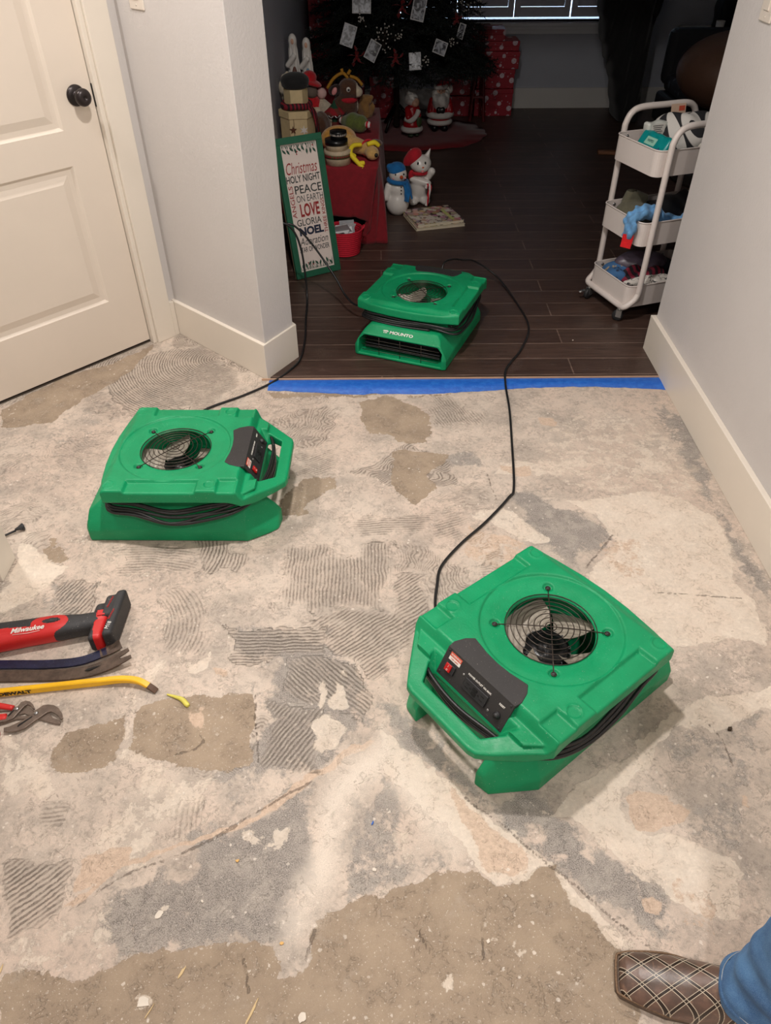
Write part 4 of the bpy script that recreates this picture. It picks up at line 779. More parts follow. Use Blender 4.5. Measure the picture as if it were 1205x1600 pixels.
b.build('name_lettering', white_m, mover)
for z in (.030, .045, .060, .075):  # horizontal slats, made black to put shade into the outlet
    one(lambda b: b.add(*bar_geo([(-.225, -.160, z), (-.225, 0, z), (-.225, .160, z)], .030, .0022, 2)[:2]), 'louver', blackp, mover)
for sx_, sy_ in ((-.24,-.17),(-.24,.17),(.24,-.14),(.24,.14)):
    b = MB(); b.lathe([(.012, -.0005), (.012, .003), (0, .0035)], 14, M=Matrix.Translation((sx_, sy_, 0))); b.build('rubber_foot', blackp, mover)
# coiled cord round the waist
def coil(parent, seed, sag=(0,0,0,0), n_=5):
    r_ = random.Random(seed); b = MB(); R_ = .0050; pts = []
    for k in range(n_):
        ring = []
        for i, (x, y) in enumerate([(-.196,-.10),(-.200,.0),(-.196,.10),(-.180,.180),(-.10,.192),(0,.195),(.10,.192),(.185,.180),(.240,.13),(.258,.07),(.263,0),(.258,-.07),(.240,-.13),(.185,-.180),(.10,-.192),(0,-.195),(-.10,-.192),(-.180,-.180)]):
            g = sag[0] if y > .16 else sag[1] if y < -.16 else 0
            o = (k-(n_-1)/2)*.0092; zc = .139 + o*.85+r_.uniform(-.0035, .0035)-g*math.exp(-((x-sag[2])/.11)**2)
            zc = max(zc, .108 if x > .23 else .116) if abs(y) < .15 else max(zc, .098)
            out_ = 1+(.012+.022*max(0, (.15-zc)/.06)+r_.uniform(-.006, .006))
            push = max(0, .139-zc)*.75+(sag[3] if (y > .17 and len(sag) > 3) else 0)*math.exp(-((x-sag[2])/.16)**2); ring.append((x*out_, y*out_+math.copysign(push, y) if abs(y) > .15 else y*out_, min(zc, .155)))
        pts += ring if k % 1 == 0 else ring
    b.tube(pts, R_, n=7, sub=5); return b.build('coiled_cord', cord_m, parent)
lead = {}
def world_cord(parent, pts, name='power_cord', plug=False, r=.0045):
    M = Matrix.Translation(parent.location) @ Matrix.Rotation(parent.rotation_euler.z, 4, 'Z'); Mi = M.inverted()
    P_ = [tuple(Mi @ Vector(p)) for p in pts]
    b = MB(); b.tube(P_, r, n=8, sub=7); return b.build(name, cord_m, parent)
movers = [mover, copy_tree(mover), copy_tree(mover)]
for o, loc, ang, lab in zip(movers, [(.366, 1.082, .001), (-.602, 1.800, .001), (.172, 2.890, .007)], [-142.06, -.8, 67.4],
    ['green air mover nearest the camera, control panel and handle towards the lower left',
     'green air mover on the bare slab in front of the panelled door',
     'green air mover on the dark wood floor, blower outlet facing the camera']):
    o.location = loc; o.rotation_euler = (0, 0, math.radians(ang)); tag(o, lab, 'fan', 'green low profile air movers'); lead[lab[:12]] = o
mC, mA, mB_ = movers
coil(mC, 1, (.026, .012, .06, .002), 3); coil(mA, 4, (.012, .030, .02), 5); coil(mB_, 9, (.006, .016, -.05), 4)
world_cord(mC, CORD_C); world_cord(mA, CORD_A); world_cord(mB_, CORD_B)
# ================================================================ hand tools on the slab
old_steel = mat('old_dark_steel', srgb(88, 74, 64), .5, .45, var=.3, vs=60, bump=.0006, bs=200, dust=.35)
blue_steel = mat('blue_paint_steel', srgb(24, 27, 56), .4, .1, var=.3, vs=60, dust=.3)
yel_m = mat('yellow_paint', srgb(236, 182, 16), .38, var=.05, vs=30, dust=.12)
grey_steel = mat('plier_steel', srgb(118, 104, 94), .45, .5, var=.15, vs=70, dust=.5)
grip_m = mat('red_grip', srgb(205, 42, 40), .45, dust=.2)
blk = mat('tool_black', srgb(44, 44, 46), .6, dust=.55)
toolred = mat('tool_red', srgb(196, 34, 34), .42, dust=.25)
# flat pry bar, claw end to the right
r = empty('pry_bar', (-.80, 1.12, .001), label='rusty brown flat pry bar with a split claw, lying below the cordless tool', cat='pry bar')
loc = lambda pts, o=(-.80, 1.12, .001): [(p[0]-o[0], p[1]-o[1], p[2]-o[2]) for p in pts]
b = MB(); V, F, _ = bar_geo(loc([(-1.12, 1.12, .012), (-1.0, 1.116, .006), (-.9, 1.116, .0045), (-.80, 1.118, .0045), (-.735, 1.127, .006), (-.69, 1.142, .012), (-.660, 1.156, .020)]), [.034, .034, .034, .034, .034, .036, .038], [.006, .007, .007, .007, .006, .006, .005])
b.add(V, F); b.build('bar', old_steel, r)
for s in (-1, 1):
    b = MB(); d_ = Vector((.86, .45, .24)).normalized(); sd_ = Vector((-.46, .88, 0)); o = Vector((-.660, 1.156, .020))
    V, F, _ = bar_geo(loc([tuple(o-d_*.004+sd_*s*.0112), tuple(o+d_*.012+sd_*s*.0118), tuple(o+d_*.027+sd_*s*.0125)]), [.015, .014, .011], [.005, .004, .002], 3); b.add(V, F); b.build('claw', old_steel, r)
b = MB(); b.prism([(-.742+.80, .006), (-.735+.80, .012), (-.720+.80, .0175), (-.705+.80, .021), (-.715+.80, .0145), (-.730+.80, .006)], .0095, .0105); 
b.v[-1][:, 2] += np.linspace(0, .0055, 12)[[0,1,2,3,2,1,0,1,2,3,2,1]]; b.build('nail_slot', mat('slot_dark', srgb(20, 16, 14), .8), r)
r = empty('pry_bar', (-.80, 1.16, .001), label='dark blue painted pry bar half hidden behind the rusty brown one', cat='pry bar')
b = MB(); V, F, _ = bar_geo(loc([(-1.10, 1.150, .006), (-.93, 1.150, .006), (-.84, 1.150, .006), (-.76, 1.157, .010), (-.70, 1.180, .018)], (-.80, 1.16, .001)), .026, [.007, .007, .007, .006, .005]); b.add(V, F); b.build('bar', blue_steel, r)
b = MB(); V, F, _ = bar_geo(loc([(-.715, 1.174, .0155), (-.69, 1.185, .020), (-.668, 1.198, .026)], (-.80, 1.16, .001)), [.027, .029, .031], [.0062, .004, .002]); b.add(V, F); b.build('claw', old_steel, r)
# yellow wrecking bar
o_ = (-.75, 1.07, .001); r = empty('wrecking_bar', o_, label='yellow painted wrecking bar with a bent dark tip', cat='pry bar')
path = [(-1.12, 1.040, .013), (-.95, 1.059, .013), (-.80, 1.078, .013), (-.70, 1.090, .014), (-.64, 1.095, .017), (-.60, 1.090, .018), (-.572, 1.079, .012)]
b = MB(); V, F, _ = bar_geo(loc(path, o_), [.013, .013, .013, .014, .015, .016, .015], [.021, .021, .021, .020, .016, .012, .008]); b.add(V, F); b.build('bar', yel_m, r)
b = MB(); V, F, _ = bar_geo(loc([(-.5735, 1.0797, .0122), (-.562, 1.074, .008), (-.552, 1.069, .0035)], o_), [.0152, .0155, .015], [.0082, .006, .0025], 4); b.add(V, F); b.build('tip', mat('tip_dark', srgb(84, 58, 40), .6), r)
b = MB(); X_ = Vector((.148, .019, 0)).normalized(); Z_ = Vector((X_.y, -X_.x, 0)); Y_ = Vector((0, 0, 1))
o = Vector((-.890, 1.0665, .013))-Vector(o_)+Z_*.0072
text_geo('DEWALT', .0150, 0, b, Matrix(((X_.x, Y_.x, Z_.x, o.x), (X_.y, Y_.y, Z_.y, o.y), (X_.z, Y_.z, Z_.z, o.z), (0,0,0,1))), .0003, bold=.0007, sx=1.25)
b.build('lettering', mat('print_black', srgb(28, 22, 16), .6), r)
# pliers
for key, lab in (('PL_B', 'smaller steel adjustable pliers with red grips, nearest the yellow bar'), ('PL_A', 'larger steel adjustable pliers with red grips, jaws pointing right')):
    D = PLIERS[key]; ox, oy = D['piv']; r = empty('adjustable_pliers', (ox, oy, .001), label=lab, cat='pliers', group='adjustable pliers beside the yellow bar')
    sh = lambda q: [(p[0]-ox, p[1]-oy) for p in q]
    b = MB(); b.prism(sh(D['body']), .006, .0115); bo = b.build('upper_jaw', grey_steel, r, bevel=.0012)
    b = MB(); b.prism(sh(D['jaw']), .001, .0058); b.build('lower_jaw', grey_steel, r, bevel=.001)
    b = MB(); b.prism(sh(D['arm']), .001, .0058); b.build('lower_arm', grey_steel, r, bevel=.001)
    b = MB(); b.prism(sh(D['slot']), .0112, .0119); b.build('slot', mat('slot_dark', srgb(20, 16, 14), .8), bo)
    b = MB(); b.lathe([(.0052, .010), (.0052, .0135), (.004, .0148), (0, .0150)], 18); b.build('pivot', steel_m, r)
    if key == 'PL_A':
        hs = [((-.886-ox, .955-oy, .0085), (-.93-ox, .940-oy, .009), (-1.02-ox, .930-oy, .009)), ((-.888-ox, 1.000-oy, .006), (-.94-ox, .993-oy, .006), (-1.03-ox, .985-oy, .008))]
    else:
        hs = [((-.884-ox, .994-oy, .0085), (-.93-ox, .990-oy, .009), (-1.0-ox, 1.0-oy, .009)), ((-.880-ox, 1.022-oy, .006), (-.93-ox, 1.03-oy, .007), (-1.0-ox, 1.035-oy, .008))]
    for h_ in hs:
        b = MB(); b.tube(h_, [.0065, .008, .0075], sub=5, n=10); b.build('handle_grip', grip_m, r)
b = MB()
# cordless multi tool
MT = empty('cordless_multi_tool', (-.742, 1.260, .001), math.radians(12), 'red and black cordless oscillating multi tool lying on the slab with its battery', 'power tool')
def f_body(P):
    x, y, z = P[..., 0], P[..., 1], P[..., 2]
    y = y-np.interp(x, [-.36, -.10, .0], [.002, .004, -.001]); w = np.interp(x, [-.36, -.30, -.22, -.17, -.10, -.04, .0, .02], [.026, .038, .036, .034, .033, .027, .026, .030])
    h = np.interp(x, [-.36, -.30, -.22, -.10, -.04, .02], [.022, .030, .029, .027, .023, .028])
    q = (np.abs(y/w)**3+np.abs((z-.034)/h)**3)**(1/3)-1
    d = smax(q*.022, x-.012, .006); d = smax(d, -.37-x, .01)
    return d
def red_zone(C):
    x, y = C[:, 0], C[:, 1]
    isl = ((x+.112)/.045)**2+((y-.004)/.030)**2 < 1
    low = (y < .003-.10*(x+.2)) & (x < -.075+1.6*(y+.012)) & (x > -.33)
    hole = ((x+.108)/.022)**2+((y-.009)/.0085)**2 < 1
    cap = ((x+.285)/.014)**2+((y-.015)/.016)**2 < 1
    return ((isl | low | cap) & ~hole).astype(int)
body = sdf_obj('tool_body', f_body, (-.38, -.04, .0), (.02, .04, .07), .0022, [blk, toolred], MT, matf=red_zone)
b = MB(); b.box((-.104, .009, .0605), (.026, .012, .006), bev=.002); b.build('slide_switch', blk, MT)
def f_col(P):
    P = P+np.stack([-.22*P[..., 1], 0*P[..., 1], 0*P[..., 1]], -1)
    return smin(sd_box(P, (.016, -.020, .032), (.017, .052, .028), .010), sd_box(P, (.008, .02, .032), (.020, .030, .026), .012), .01)
sdf_obj('battery_collar', f_col, (-.05, -.085, -.002), (.06, .07, .07), .0028, [toolred, blk], MT, matf=lambda C: ((C[:, 1] > .012) | (C[:, 0] < -.002)).astype(int))
def f_bat(P):
    P = P+np.stack([-.22*P[..., 1], 0*P[..., 1], 0*P[..., 1]], -1)
    return smin(sd_box(P, (.048, .003, .034), (.013, .074, .033), .009), sd_box(P, (.032, .030, .034), (.020, .036, .032), .01), .004)
bat = sdf_obj('battery', f_bat, (-.03, -.085, -.002), (.09, .09, .075), .0028, blk, MT)
b = MB(); b.box((.016, .006, .062), (.020, .018, .007), bev=.002); b.build('release_button', toolred, bat)
b = MB(); text_geo('Milwaukee', .0185, 0, b, Matrix.Translation((-.163, -.0100, .0632)) @ Matrix.Rotation(math.radians(16), 4, 'X'), .0004, bold=.0004, shear=.35)
b.build('brand_lettering', white_m, body)
b = MB(); b.tube([(-.197, -.0205, .0612), (-.16, -.022, .0605), (-.132, -.020, .0612)], .0006, n=5); b.build('underline', white_m, body)
b = MB(); text_geo('M18', .014, 0, b, Matrix.Translation((.037, -.045, .0676)) @ Matrix.Rotation(math.radians(70), 4, 'Z'), .0004); text_geo('REDLITHIUM', .0062, 1, b, Matrix.Translation((.043, -.008, .0676)) @ Matrix.Rotation(math.radians(70), 4, 'Z'), .0004)
text_geo('HIGH OUTPUT', .0060, 1, b, Matrix.Translation((.038, .036, .0668)) @ Matrix.Rotation(math.radians(70), 4, 'Z'), .0004)
b.build('battery_label', [white_m, toolred], bat)
# blade of the multi tool out past the head
b = MB(); b.lathe([(.017, -.012), (.019, .0), (.012, .008), (0, .009)], 16, M=Matrix.Translation((-.345, -.012, .022)) @ Matrix.Rotation(math.radians(115), 4, 'X')); b.build('tool_head', grey_steel, MT)
# black rod with flared tip by the left casing
r = empty('flared_rod', (-1.14, 1.62, .001), label='thin black rod with a flared tip on the floor by the left door casing', cat='rod')
b = MB(); b.tube([(-.14, -.10, .006), (0, 0, .006), (.035, .027, .008)], .0032, n=8); b.build('rod', blk, r)
b = MB(); d_ = Vector((.035, .027, .0)).normalized(); b.lathe([(.0034, 0), (.005, .008), (.0105, .021), (.0115, .025), (.008, .027), (0, .026)], 16, M=Matrix.Translation((.034, .026, .0115)) @ d_.to_track_quat('Z', 'Y').to_matrix().to_4x4()); b.build('flared_tip', blk, r)
# crumbs of plaster, wood and tape
def flake(name, c, L, Wd, ang, m, lab, group=None, th=.0022, seed=0):
    r_ = random.Random(seed); n_ = 11; P_ = []
    for i in range(n_):
        a = 2*PI*i/n_; k = r_.uniform(.65, 1.1); P_.append((L/2*math.cos(a)*k, Wd/2*math.sin(a)*k))
    b = MB(); b.prism(P_, 0, th); o = b.build(name, m, None, loc=(c[0], c[1], .0006), rot=(0, 0, ang), bevel=.0005); tag(o, lab, 'debris', group); return o
chipm = mat('plaster_chip', srgb(224, 214, 200), .85); woodch = mat('wood_sliver', srgb(212, 186, 140), .7); yel2 = mat('yellow_glue', srgb(214, 205, 92), .5)
b = MB(); b.tube([(-.040, .018, .003), (-.018, .010, .004), (0, .002, .0045), (.012, -.010, .004), (.018, -.016, .004)], [.002, .004, .006, .0065, .005], n=8, sub=4)
tag(b.build('glue_blob', yel2, loc=(-.485, 1.042, .0)), 'small yellow blob of dried glue just past the tip of the yellow bar', 'debris')
flake('tape_scrap', (-.027, .737), .010, .004, 1.2, tape_m, 'tiny blue tape scrap on the pale dusty strip', seed=2)
for c_, L_, W_, a_, lab in [((-.236, .400), .050, .005, 1.15, 'pale wood sliver at the bottom edge of the picture'), ((-.370, .463), .024, .006, 1.1, 'short curled wood sliver on the brown slab'),
                            ((-.699, .470), .022, .004, 1.5, 'pale sliver at the left edge of the picture'), ((-.414, .404), .030, .0025, 1.1, 'thin brown splinter low on the brown slab')]:
    flake('wood_sliver', c_, L_, W_, a_, woodch, lab, seed=int(L_*1e4))
for i, (c_, L_, lab) in enumerate([((-.298, .662), .009, 'amber fleck on the grey slab'), ((-.194, .510), .009, 'amber fleck where the pale strip meets the brown slab')]):
    flake('amber_fleck', c_, L_, L_*.7, .4, mat('amber', srgb(222, 176, 104), .6), lab, seed=i+40)
for i, (c_, L_, lab) in enumerate([((-.429, .418), .026, 'large white plaster chip low on the brown slab'), ((-.433, .563), .020, 'white plaster chip on the speckled grey slab'),
        ((-.147, .392), .018, 'square white chip at the bottom edge of the picture'), ((-.355, .585), .007, 'tiny white crumb right of the plaster chip on the grey slab'),
        ((-.023, .642), .012, 'white crumb between the two pale strips'), ((-.863, .952), .008, 'white crumb touching the red plier grip'), ((.189, .510), .010, 'small round white crumb right of centre on the brown slab')]):
    flake('plaster_chip', c_, L_, L_*.75, i*.7, chipm, lab, seed=i+3)
flake('dirt_clump', (.797, .952), .013, .010, .3, mat('dirt', srgb(70, 58, 46), .9), 'small dark clump of dirt to the right of the near air mover', th=.006, seed=8)
flake('plaster_chip', (.806, 2.817), .008, .006, .3, chipm, 'white crumb on the dark planks left of the utility cart', seed=9).location.z = .0065

# ================================================================ person: one boot and jeans leg
BT = (.413, .452); ba = math.atan2(-.21, .978)
person = empty('person', (BT[0], BT[1], .001), ba, 'person in a quilted brown leather boot and blue jeans standing at the lower right', 'person')
# leather with a diamond quilt of dark bands edged by pale stitching
t = NT('quilted_leather'); v = t.obj(); sx = t.n('ShaderNodeSeparateXYZ'); t.set(sx.inputs[0], v)
yy = t.math('ADD', sx.outputs[1], .004)
stitch = None; band = None
for sgn in (1, -1):
    u = t.math('DIVIDE', t.math('ADD', t.math('MULTIPLY', sx.outputs[0], .58), t.math('MULTIPLY', yy, .82*sgn)), .0265)
    f = t.math('ABSOLUTE', t.math('SUBTRACT', t.math('FRACT', t.math('ADD', u, 20.25)), .5))
    w = t.math('DIVIDE', t.math('ADD', t.math('MULTIPLY', sx.outputs[0], .82), t.math('MULTIPLY', yy, -.58*sgn)), .0023)
    dash = t.ramp(t.math('ABSOLUTE', t.math('SUBTRACT', t.math('FRACT', t.math('ADD', w, 50)), .5)), .36, .42, 1, .25)
    bd = t.ramp(f, .065, .08, 1, 0); st_ = t.math('MULTIPLY', t.math('MULTIPLY', t.ramp(f, .07, .08), t.ramp(f, .105, .115, 1, 0)), dash)
    band = bd if band is None else t.math('MAXIMUM', band, bd); stitch = st_ if stitch is None else t.math('MAXIMUM', stitch, st_)
lc = t.mix(t.ramp(t.noise(26, 5, .6, v), .35, .65), srgb(84, 68, 60), srgb(112, 86, 74)); lc = t.mix(t.ramp(t.noise(60, 4, .7, v, .6), .55, .7, 0, .5), lc, srgb(150, 118, 96))
lc = t.mix(band, lc, srgb(44, 32, 26)); lc = t.mix(stitch, lc, srgb(214, 200, 178))
t.set(t.b.inputs['Base Color'], lc); t.b.inputs['Roughness'].default_value = .36
t.bump(t.math('SUBTRACT', t.math('MULTIPLY', t.noise(140, 4, .6, v), .25), t.math('MULTIPLY', band, .8)), .0012); quilt = t.m
sole_m = mat('boot_sole', srgb(96, 80, 68), .5, var=.2, vs=60, dust=.3)
def bw(x): return np.interp(x, [0, .006, .02, .05, .09, .13, .17, .21, .26, .285, .305], [.026, .034, .039, .045, .049, .047, .041, .037, .037, .034, .020])
def bh(x): return np.interp(x, [0, .01, .03, .07, .11, .15, .19, .24, .28, .305], [.026, .036, .044, .055, .070, .090, .112, .13, .11, .07])
def f_upper(P):
    x, y, z = P[..., 0], P[..., 1]+.006*np.sin(np.clip(P[..., 0], 0, .3)*10), P[..., 2]
    w, h = bw(x), bh(x); q = (np.abs(y/w)**2.4+np.abs(np.maximum(z-.012, 0)/(h-.012))**2.2)**(1/2.3)-1
    d = smax(q*np.minimum(w, h)*.75, -x+.001, .008); d = smax(d, x-.303, .01)
    sh = sd_cap(P, (.225, 0, .08), (.235, 0, .26), .046, .056); d = smin(d, sh, .03)
    return smax(d, .010-z, .003)
sdf_obj('boot', f_upper, (-.01, -.07, .005), (.32, .07, .27), .0026, quilt, person)
FP = [(-.004, -.026), (.004, -.036), (.03, -.043), (.08, -.053), (.12, -.052), (.17, -.043), (.22, -.038), (.28, -.037), (.305, -.026), (.312, 0), (.305, .026), (.28, .037), (.22, .038), (.17, .041), (.12, .048), (.08, .050), (.03, .042), (.004, .034), (-.004, .024)]
bt = person.children[0]
b = MB(); b.prism(FP, .004, .014); sl_ = b.build('boot_sole', sole_m, bt, bevel=.003)
b = MB(); b.tube([(p[0]*.985+.001, p[1]*.97, .0155) for p in FP], .0022, closed=True, n=6, sub=3); b.build('boot_welt', mat('welt_cord', srgb(116, 90, 66), .6, var=.3, vs=300), bt)
b = MB(); b.prism([(p[0], p[1]) for p in FP if p[0] > .21], -.0, .0045); b.prism([(p[0], p[1]) for p in FP if p[0] < .17], 0, .0045); b.build('boot_outsole', sole_m, bt)
# jeans
t = NT('denim'); v = t.obj(); 
wv1 = t.noise(900, 2, .6, v); c = t.mix(t.ramp(t.noise(14, 5, .65, v), .35, .65), srgb(52, 92, 140), srgb(78, 122, 168)); c = t.mix(t.math('MULTIPLY', t.ramp(wv1, .4, .7), .45), c, srgb(120, 156, 192))
t.set(t.b.inputs['Base Color'], c); t.b.inputs['Roughness'].default_value = .9; t.bump(t.math('ADD', t.math('MULTIPLY', wv1, .4), t.math('MULTIPLY', t.noise(30, 3, .6, v), 1.2)), .0016); denim = t.m
JC = np.array([(.222, -.012, .088), (.228, -.014, .16), (.232, -.012, .30), (.24, 0, .50), (.205, -.01, .72), (.16, -.02, .92)])
JR = np.array([.060, .059, .060, .070, .085, .098])
def f_jeans(P):
    z = P[..., 2]; cx = np.interp(z, JC[:, 2], JC[:, 0]); cy = np.interp(z, JC[:, 2], JC[:, 1]); r0 = np.interp(z, JC[:, 2], JR)
    a = np.arctan2(P[..., 1]-cy, P[..., 0]-cx); r = np.hypot((P[..., 0]-cx)/1.12, P[..., 1]-cy)
    r0 = r0+.0035*np.sin(z*90+2.2*np.sin(a*1.0+.6))*np.exp(-((z-.16)/.09)**2)+.002*np.sin(a*5+z*30)+.0025*ss(.022, .016, z-.088-.10*(P[..., 0]-cx))
    d = np.abs(r-r0)-.0034
    lo_ = .082-.10*np.minimum(0, P[..., 0]-cx)*(-1)+.0
    d = smax(d, lo_-z, .002); return smax(d, z-.90, .004)
sdf_obj('jeans_leg', f_jeans, (.03, -.13, .06), (.36, .12, .92), .0036, denim, person)
b = MB(); b.tube([(.222+.0685*math.cos(a)*1.04, -.012+.0612*math.sin(a)*1.04, .108+.0075*math.cos(a)*.9) for a in np.linspace(0, 2*PI, 41)[:-1]], .0009, n=5, closed=True)
b.build('hem_stitch', mat('denim_thread', srgb(150, 160, 170), .8), person.children[1])
sdf_obj('body', lambda P: smin(smin(sd_cap(P, (.235, 0, .09), (.24, 0, .47), .036, .052), sd_cap(P, (.24, 0, .48), (.165, -.02, .90), .055, .080), .03), sd_cap(P, (.06, 0, .026), (.23, 0, .05), .012, .030), .02),
        (.0, -.12, .0), (.36, .1, 1.0), .009, mat('skin', srgb(205, 160, 135), .55), person)
# ================================================================ living room: window
outer = mat('window_vinyl', srgb(215, 218, 222), .5, var=.01)
shut = mat('shutter_paint', srgb(196, 196, 206), .5, var=.02)
b = MB()
for (x0, x1, z0, z1) in ((.15, 1.95, .612, .628), (.15, 1.95, 2.085, 2.10), (.15, .165, .612, 2.1), (1.935, 1.95, .612, 2.1)):
    b.box(((x0+x1)/2, 6.93, (z0+z1)/2), (x1-x0, .10, z1-z0))
win = struct(b, 'window_1', outer)
b = MB(); b.box((1.05, 6.862, .596), (1.98, .055, .022)); b.box((1.05, 6.868, .572), (1.90, .022, .026)); b.box((1.05, 6.872, .545), (1.90, .015, .030)); o = b.build('window_sill', outer, win, bevel=.003)
for x0 in (.17, .615, 1.055, 1.50):
    w = .434; r = MB(); 
    for (a, c_, d_, e) in ((x0, x0+.045, .640, 2.07), (x0+w-.045, x0+w, .640, 2.07)): r.box(((a+c_)/2, 6.905, (d_+e)/2), (c_-a, .026, e-d_))
    for (d_, e) in ((.640, .705), (1.98, 2.07)): r.box((x0+w/2, 6.905, (d_+e)/2), (w-.09, .026, e-d_))
    k = 0
    sp = r.build('shutter_panel', shut, win, bevel=.002); lm = MB(); z = .742
    while z < 1.97:
        lm.box((x0+w/2, 6.905, z), (w-.094, .009, .070), M=Matrix.Translation((0, 6.905, z)) @ Matrix.Rotation(math.radians(14), 4, 'X') @ Matrix.Translation((0, -6.905, -z))); z += .0655
    lm.build('louvers', shut, sp)
t = NT('window_glass'); t.b.inputs['Transmission Weight'].default_value = 1; t.b.inputs['Roughness'].default_value = .0; t.b.inputs['IOR'].default_value = 1.45; t.b.inputs['Base Color'].default_value = (.95, .97, 1, 1)
b = MB(); b.box((1.05, 6.975, 1.35), (1.78, .004, 1.47)); b.build('window_pane', t.m, win)

# ================================================================ cloths and soft things
def crumple(c, rad, seed, amp=.35, freq=1.0, flat=None):
    r_ = random.Random(seed); ks = [(np.array([r_.uniform(-1, 1), r_.uniform(-1, 1), r_.uniform(-.6, .6)])*freq*r_.uniform(35, 110), r_.uniform(0, 6.28), r_.uniform(.4, 1)) for _ in range(7)]
    c = np.array(c); m = min(rad)
    def f(P):
        d = sd_ell(P, c, rad); w = sum(a*np.sin((P-c) @ k+p) for k, p, a in ks)
        d = d+w*m*amp*.14
        return d if flat is None else smax(d, flat-P[..., 2], .004)
    return f
def lump(name, c, rad, seed, m, lab, cat, amp=.5, freq=1.0, res=.006, flat=None, group=None, extra=None):
    f = crumple(c, rad, seed, amp, freq, flat); g = f if extra is None else (lambda P: smin(f(P), extra(P), .01))
    R_ = max(rad)*.0+.02; lo = [c[i]-rad[i]*1.25-R_ for i in range(3)]; hi = [c[i]+rad[i]*1.25+R_ for i in range(3)]
    return tag(sdf_obj(name, g, lo, hi, res, m), lab, cat, group)
cloth = lambda n_, c, **k: mat(n_, c, .9, var=.12, vs=40, bump=.0012, bs=120, sheen=.15, **k)
def pattern(name, c1, c2, kind, scale, rough=.85, c3=None):
    t = NT(name); v = t.obj()
    if kind == 'stripe':
        s = t.n('ShaderNodeSeparateXYZ'); t.set(s.inputs[0], v); w_ = t.math('SINE', t.math('ADD', t.math('MULTIPLY', t.math('ADD', s.outputs[0], t.math('MULTIPLY', s.outputs[1], .35)), scale), t.math('MULTIPLY', t.noise(22, 2, .5, v), 3)))
        f = t.ramp(w_, -.05, .1)
    elif kind == 'tri':
        s = t.n('ShaderNodeSeparateXYZ'); t.set(s.inputs[0], v)
        u = t.math('MULTIPLY', t.math('ADD', s.outputs[0], t.math('MULTIPLY', s.outputs[2], .5)), scale); w_ = t.math('MULTIPLY', t.math('ADD', s.outputs[1], t.math('MULTIPLY', s.outputs[2], -.8)), scale)
        fu = t.math('FRACT', t.math('ADD', u, 50)); fw = t.math('FRACT', t.math('ADD', w_, 50)); f = t.ramp(t.math('SUBTRACT', fu, fw), -.03, .03)
    elif kind == 'dots':
        vo = t.n('ShaderNodeTexVoronoi'); vo.inputs['Scale'].default_value = scale; t.set(vo.inputs['Vector'], v)
        f = t.ramp(vo.outputs['Distance'], .26, .32, 1, 0)
        v2 = t.n('ShaderNodeTexVoronoi'); v2.inputs['Scale'].default_value = scale*2.3; t.set(v2.inputs['Vector'], v)
        f = t.math('MAXIMUM', f, t.math('MULTIPLY', t.ramp(v2.outputs['Distance'], .16, .2, 1, 0), .5))
        v3 = t.n('ShaderNodeTexVoronoi'); v3.inputs['Scale'].default_value = scale*7; t.set(v3.inputs['Vector'], v)
        f = t.math('MULTIPLY', f, t.ramp(v3.outputs['Distance'], .2, .5, .55, 1))
    elif kind == 'plaid':
        s = t.n('ShaderNodeSeparateXYZ'); t.set(s.inputs[0], v)
        a = t.ramp(t.math('SINE', t.math('MULTIPLY', t.math('ADD', s.outputs[0], s.outputs[1]), scale)), 0, .2); bq = t.ramp(t.math('SINE', t.math('MULTIPLY', s.outputs[2], scale)), 0, .2)
        f = t.math('MULTIPLY', t.math('ADD', a, bq), .5)
    else:   # squiggle
        f = t.ramp(t.math('ABSOLUTE', t.math('SUBTRACT', t.noise(scale, 1, .5, v, 1.0), .5)), .015, .03, 1, 0)
    cc = t.mix(f, c1, c2)
    if c3: cc = t.mix(t.ramp(t.noise(scale*.5, 3, .5, v), .55, .6), cc, c3)
    t.set(t.b.inputs['Base Color'], cc); t.b.inputs['Roughness'].default_value = rough; t.bump(t.noise(90, 3, .6, v), .0008); return t.m
wrap_m = pattern('snowflake_paper', srgb(158, 26, 44), srgb(214, 196, 204), 'dots', 15, .45)
white_c = mat('white_ceramic', srgb(222, 218, 212), .28, var=.02, vs=12)
redcer = mat('red_glaze', srgb(160, 22, 30), .3); blackcer = mat('black_glaze', srgb(16, 16, 17), .3); orangec = mat('orange_glaze', srgb(222, 96, 40), .4)
skinc = mat('painted_skin', srgb(208, 164, 140), .45); pinkc = mat('pink_glaze', srgb(228, 150, 150), .4)
redfab = cloth('red_felt', srgb(186, 22, 40)); bluefab = cloth('blue_knit', srgb(18, 104, 168))

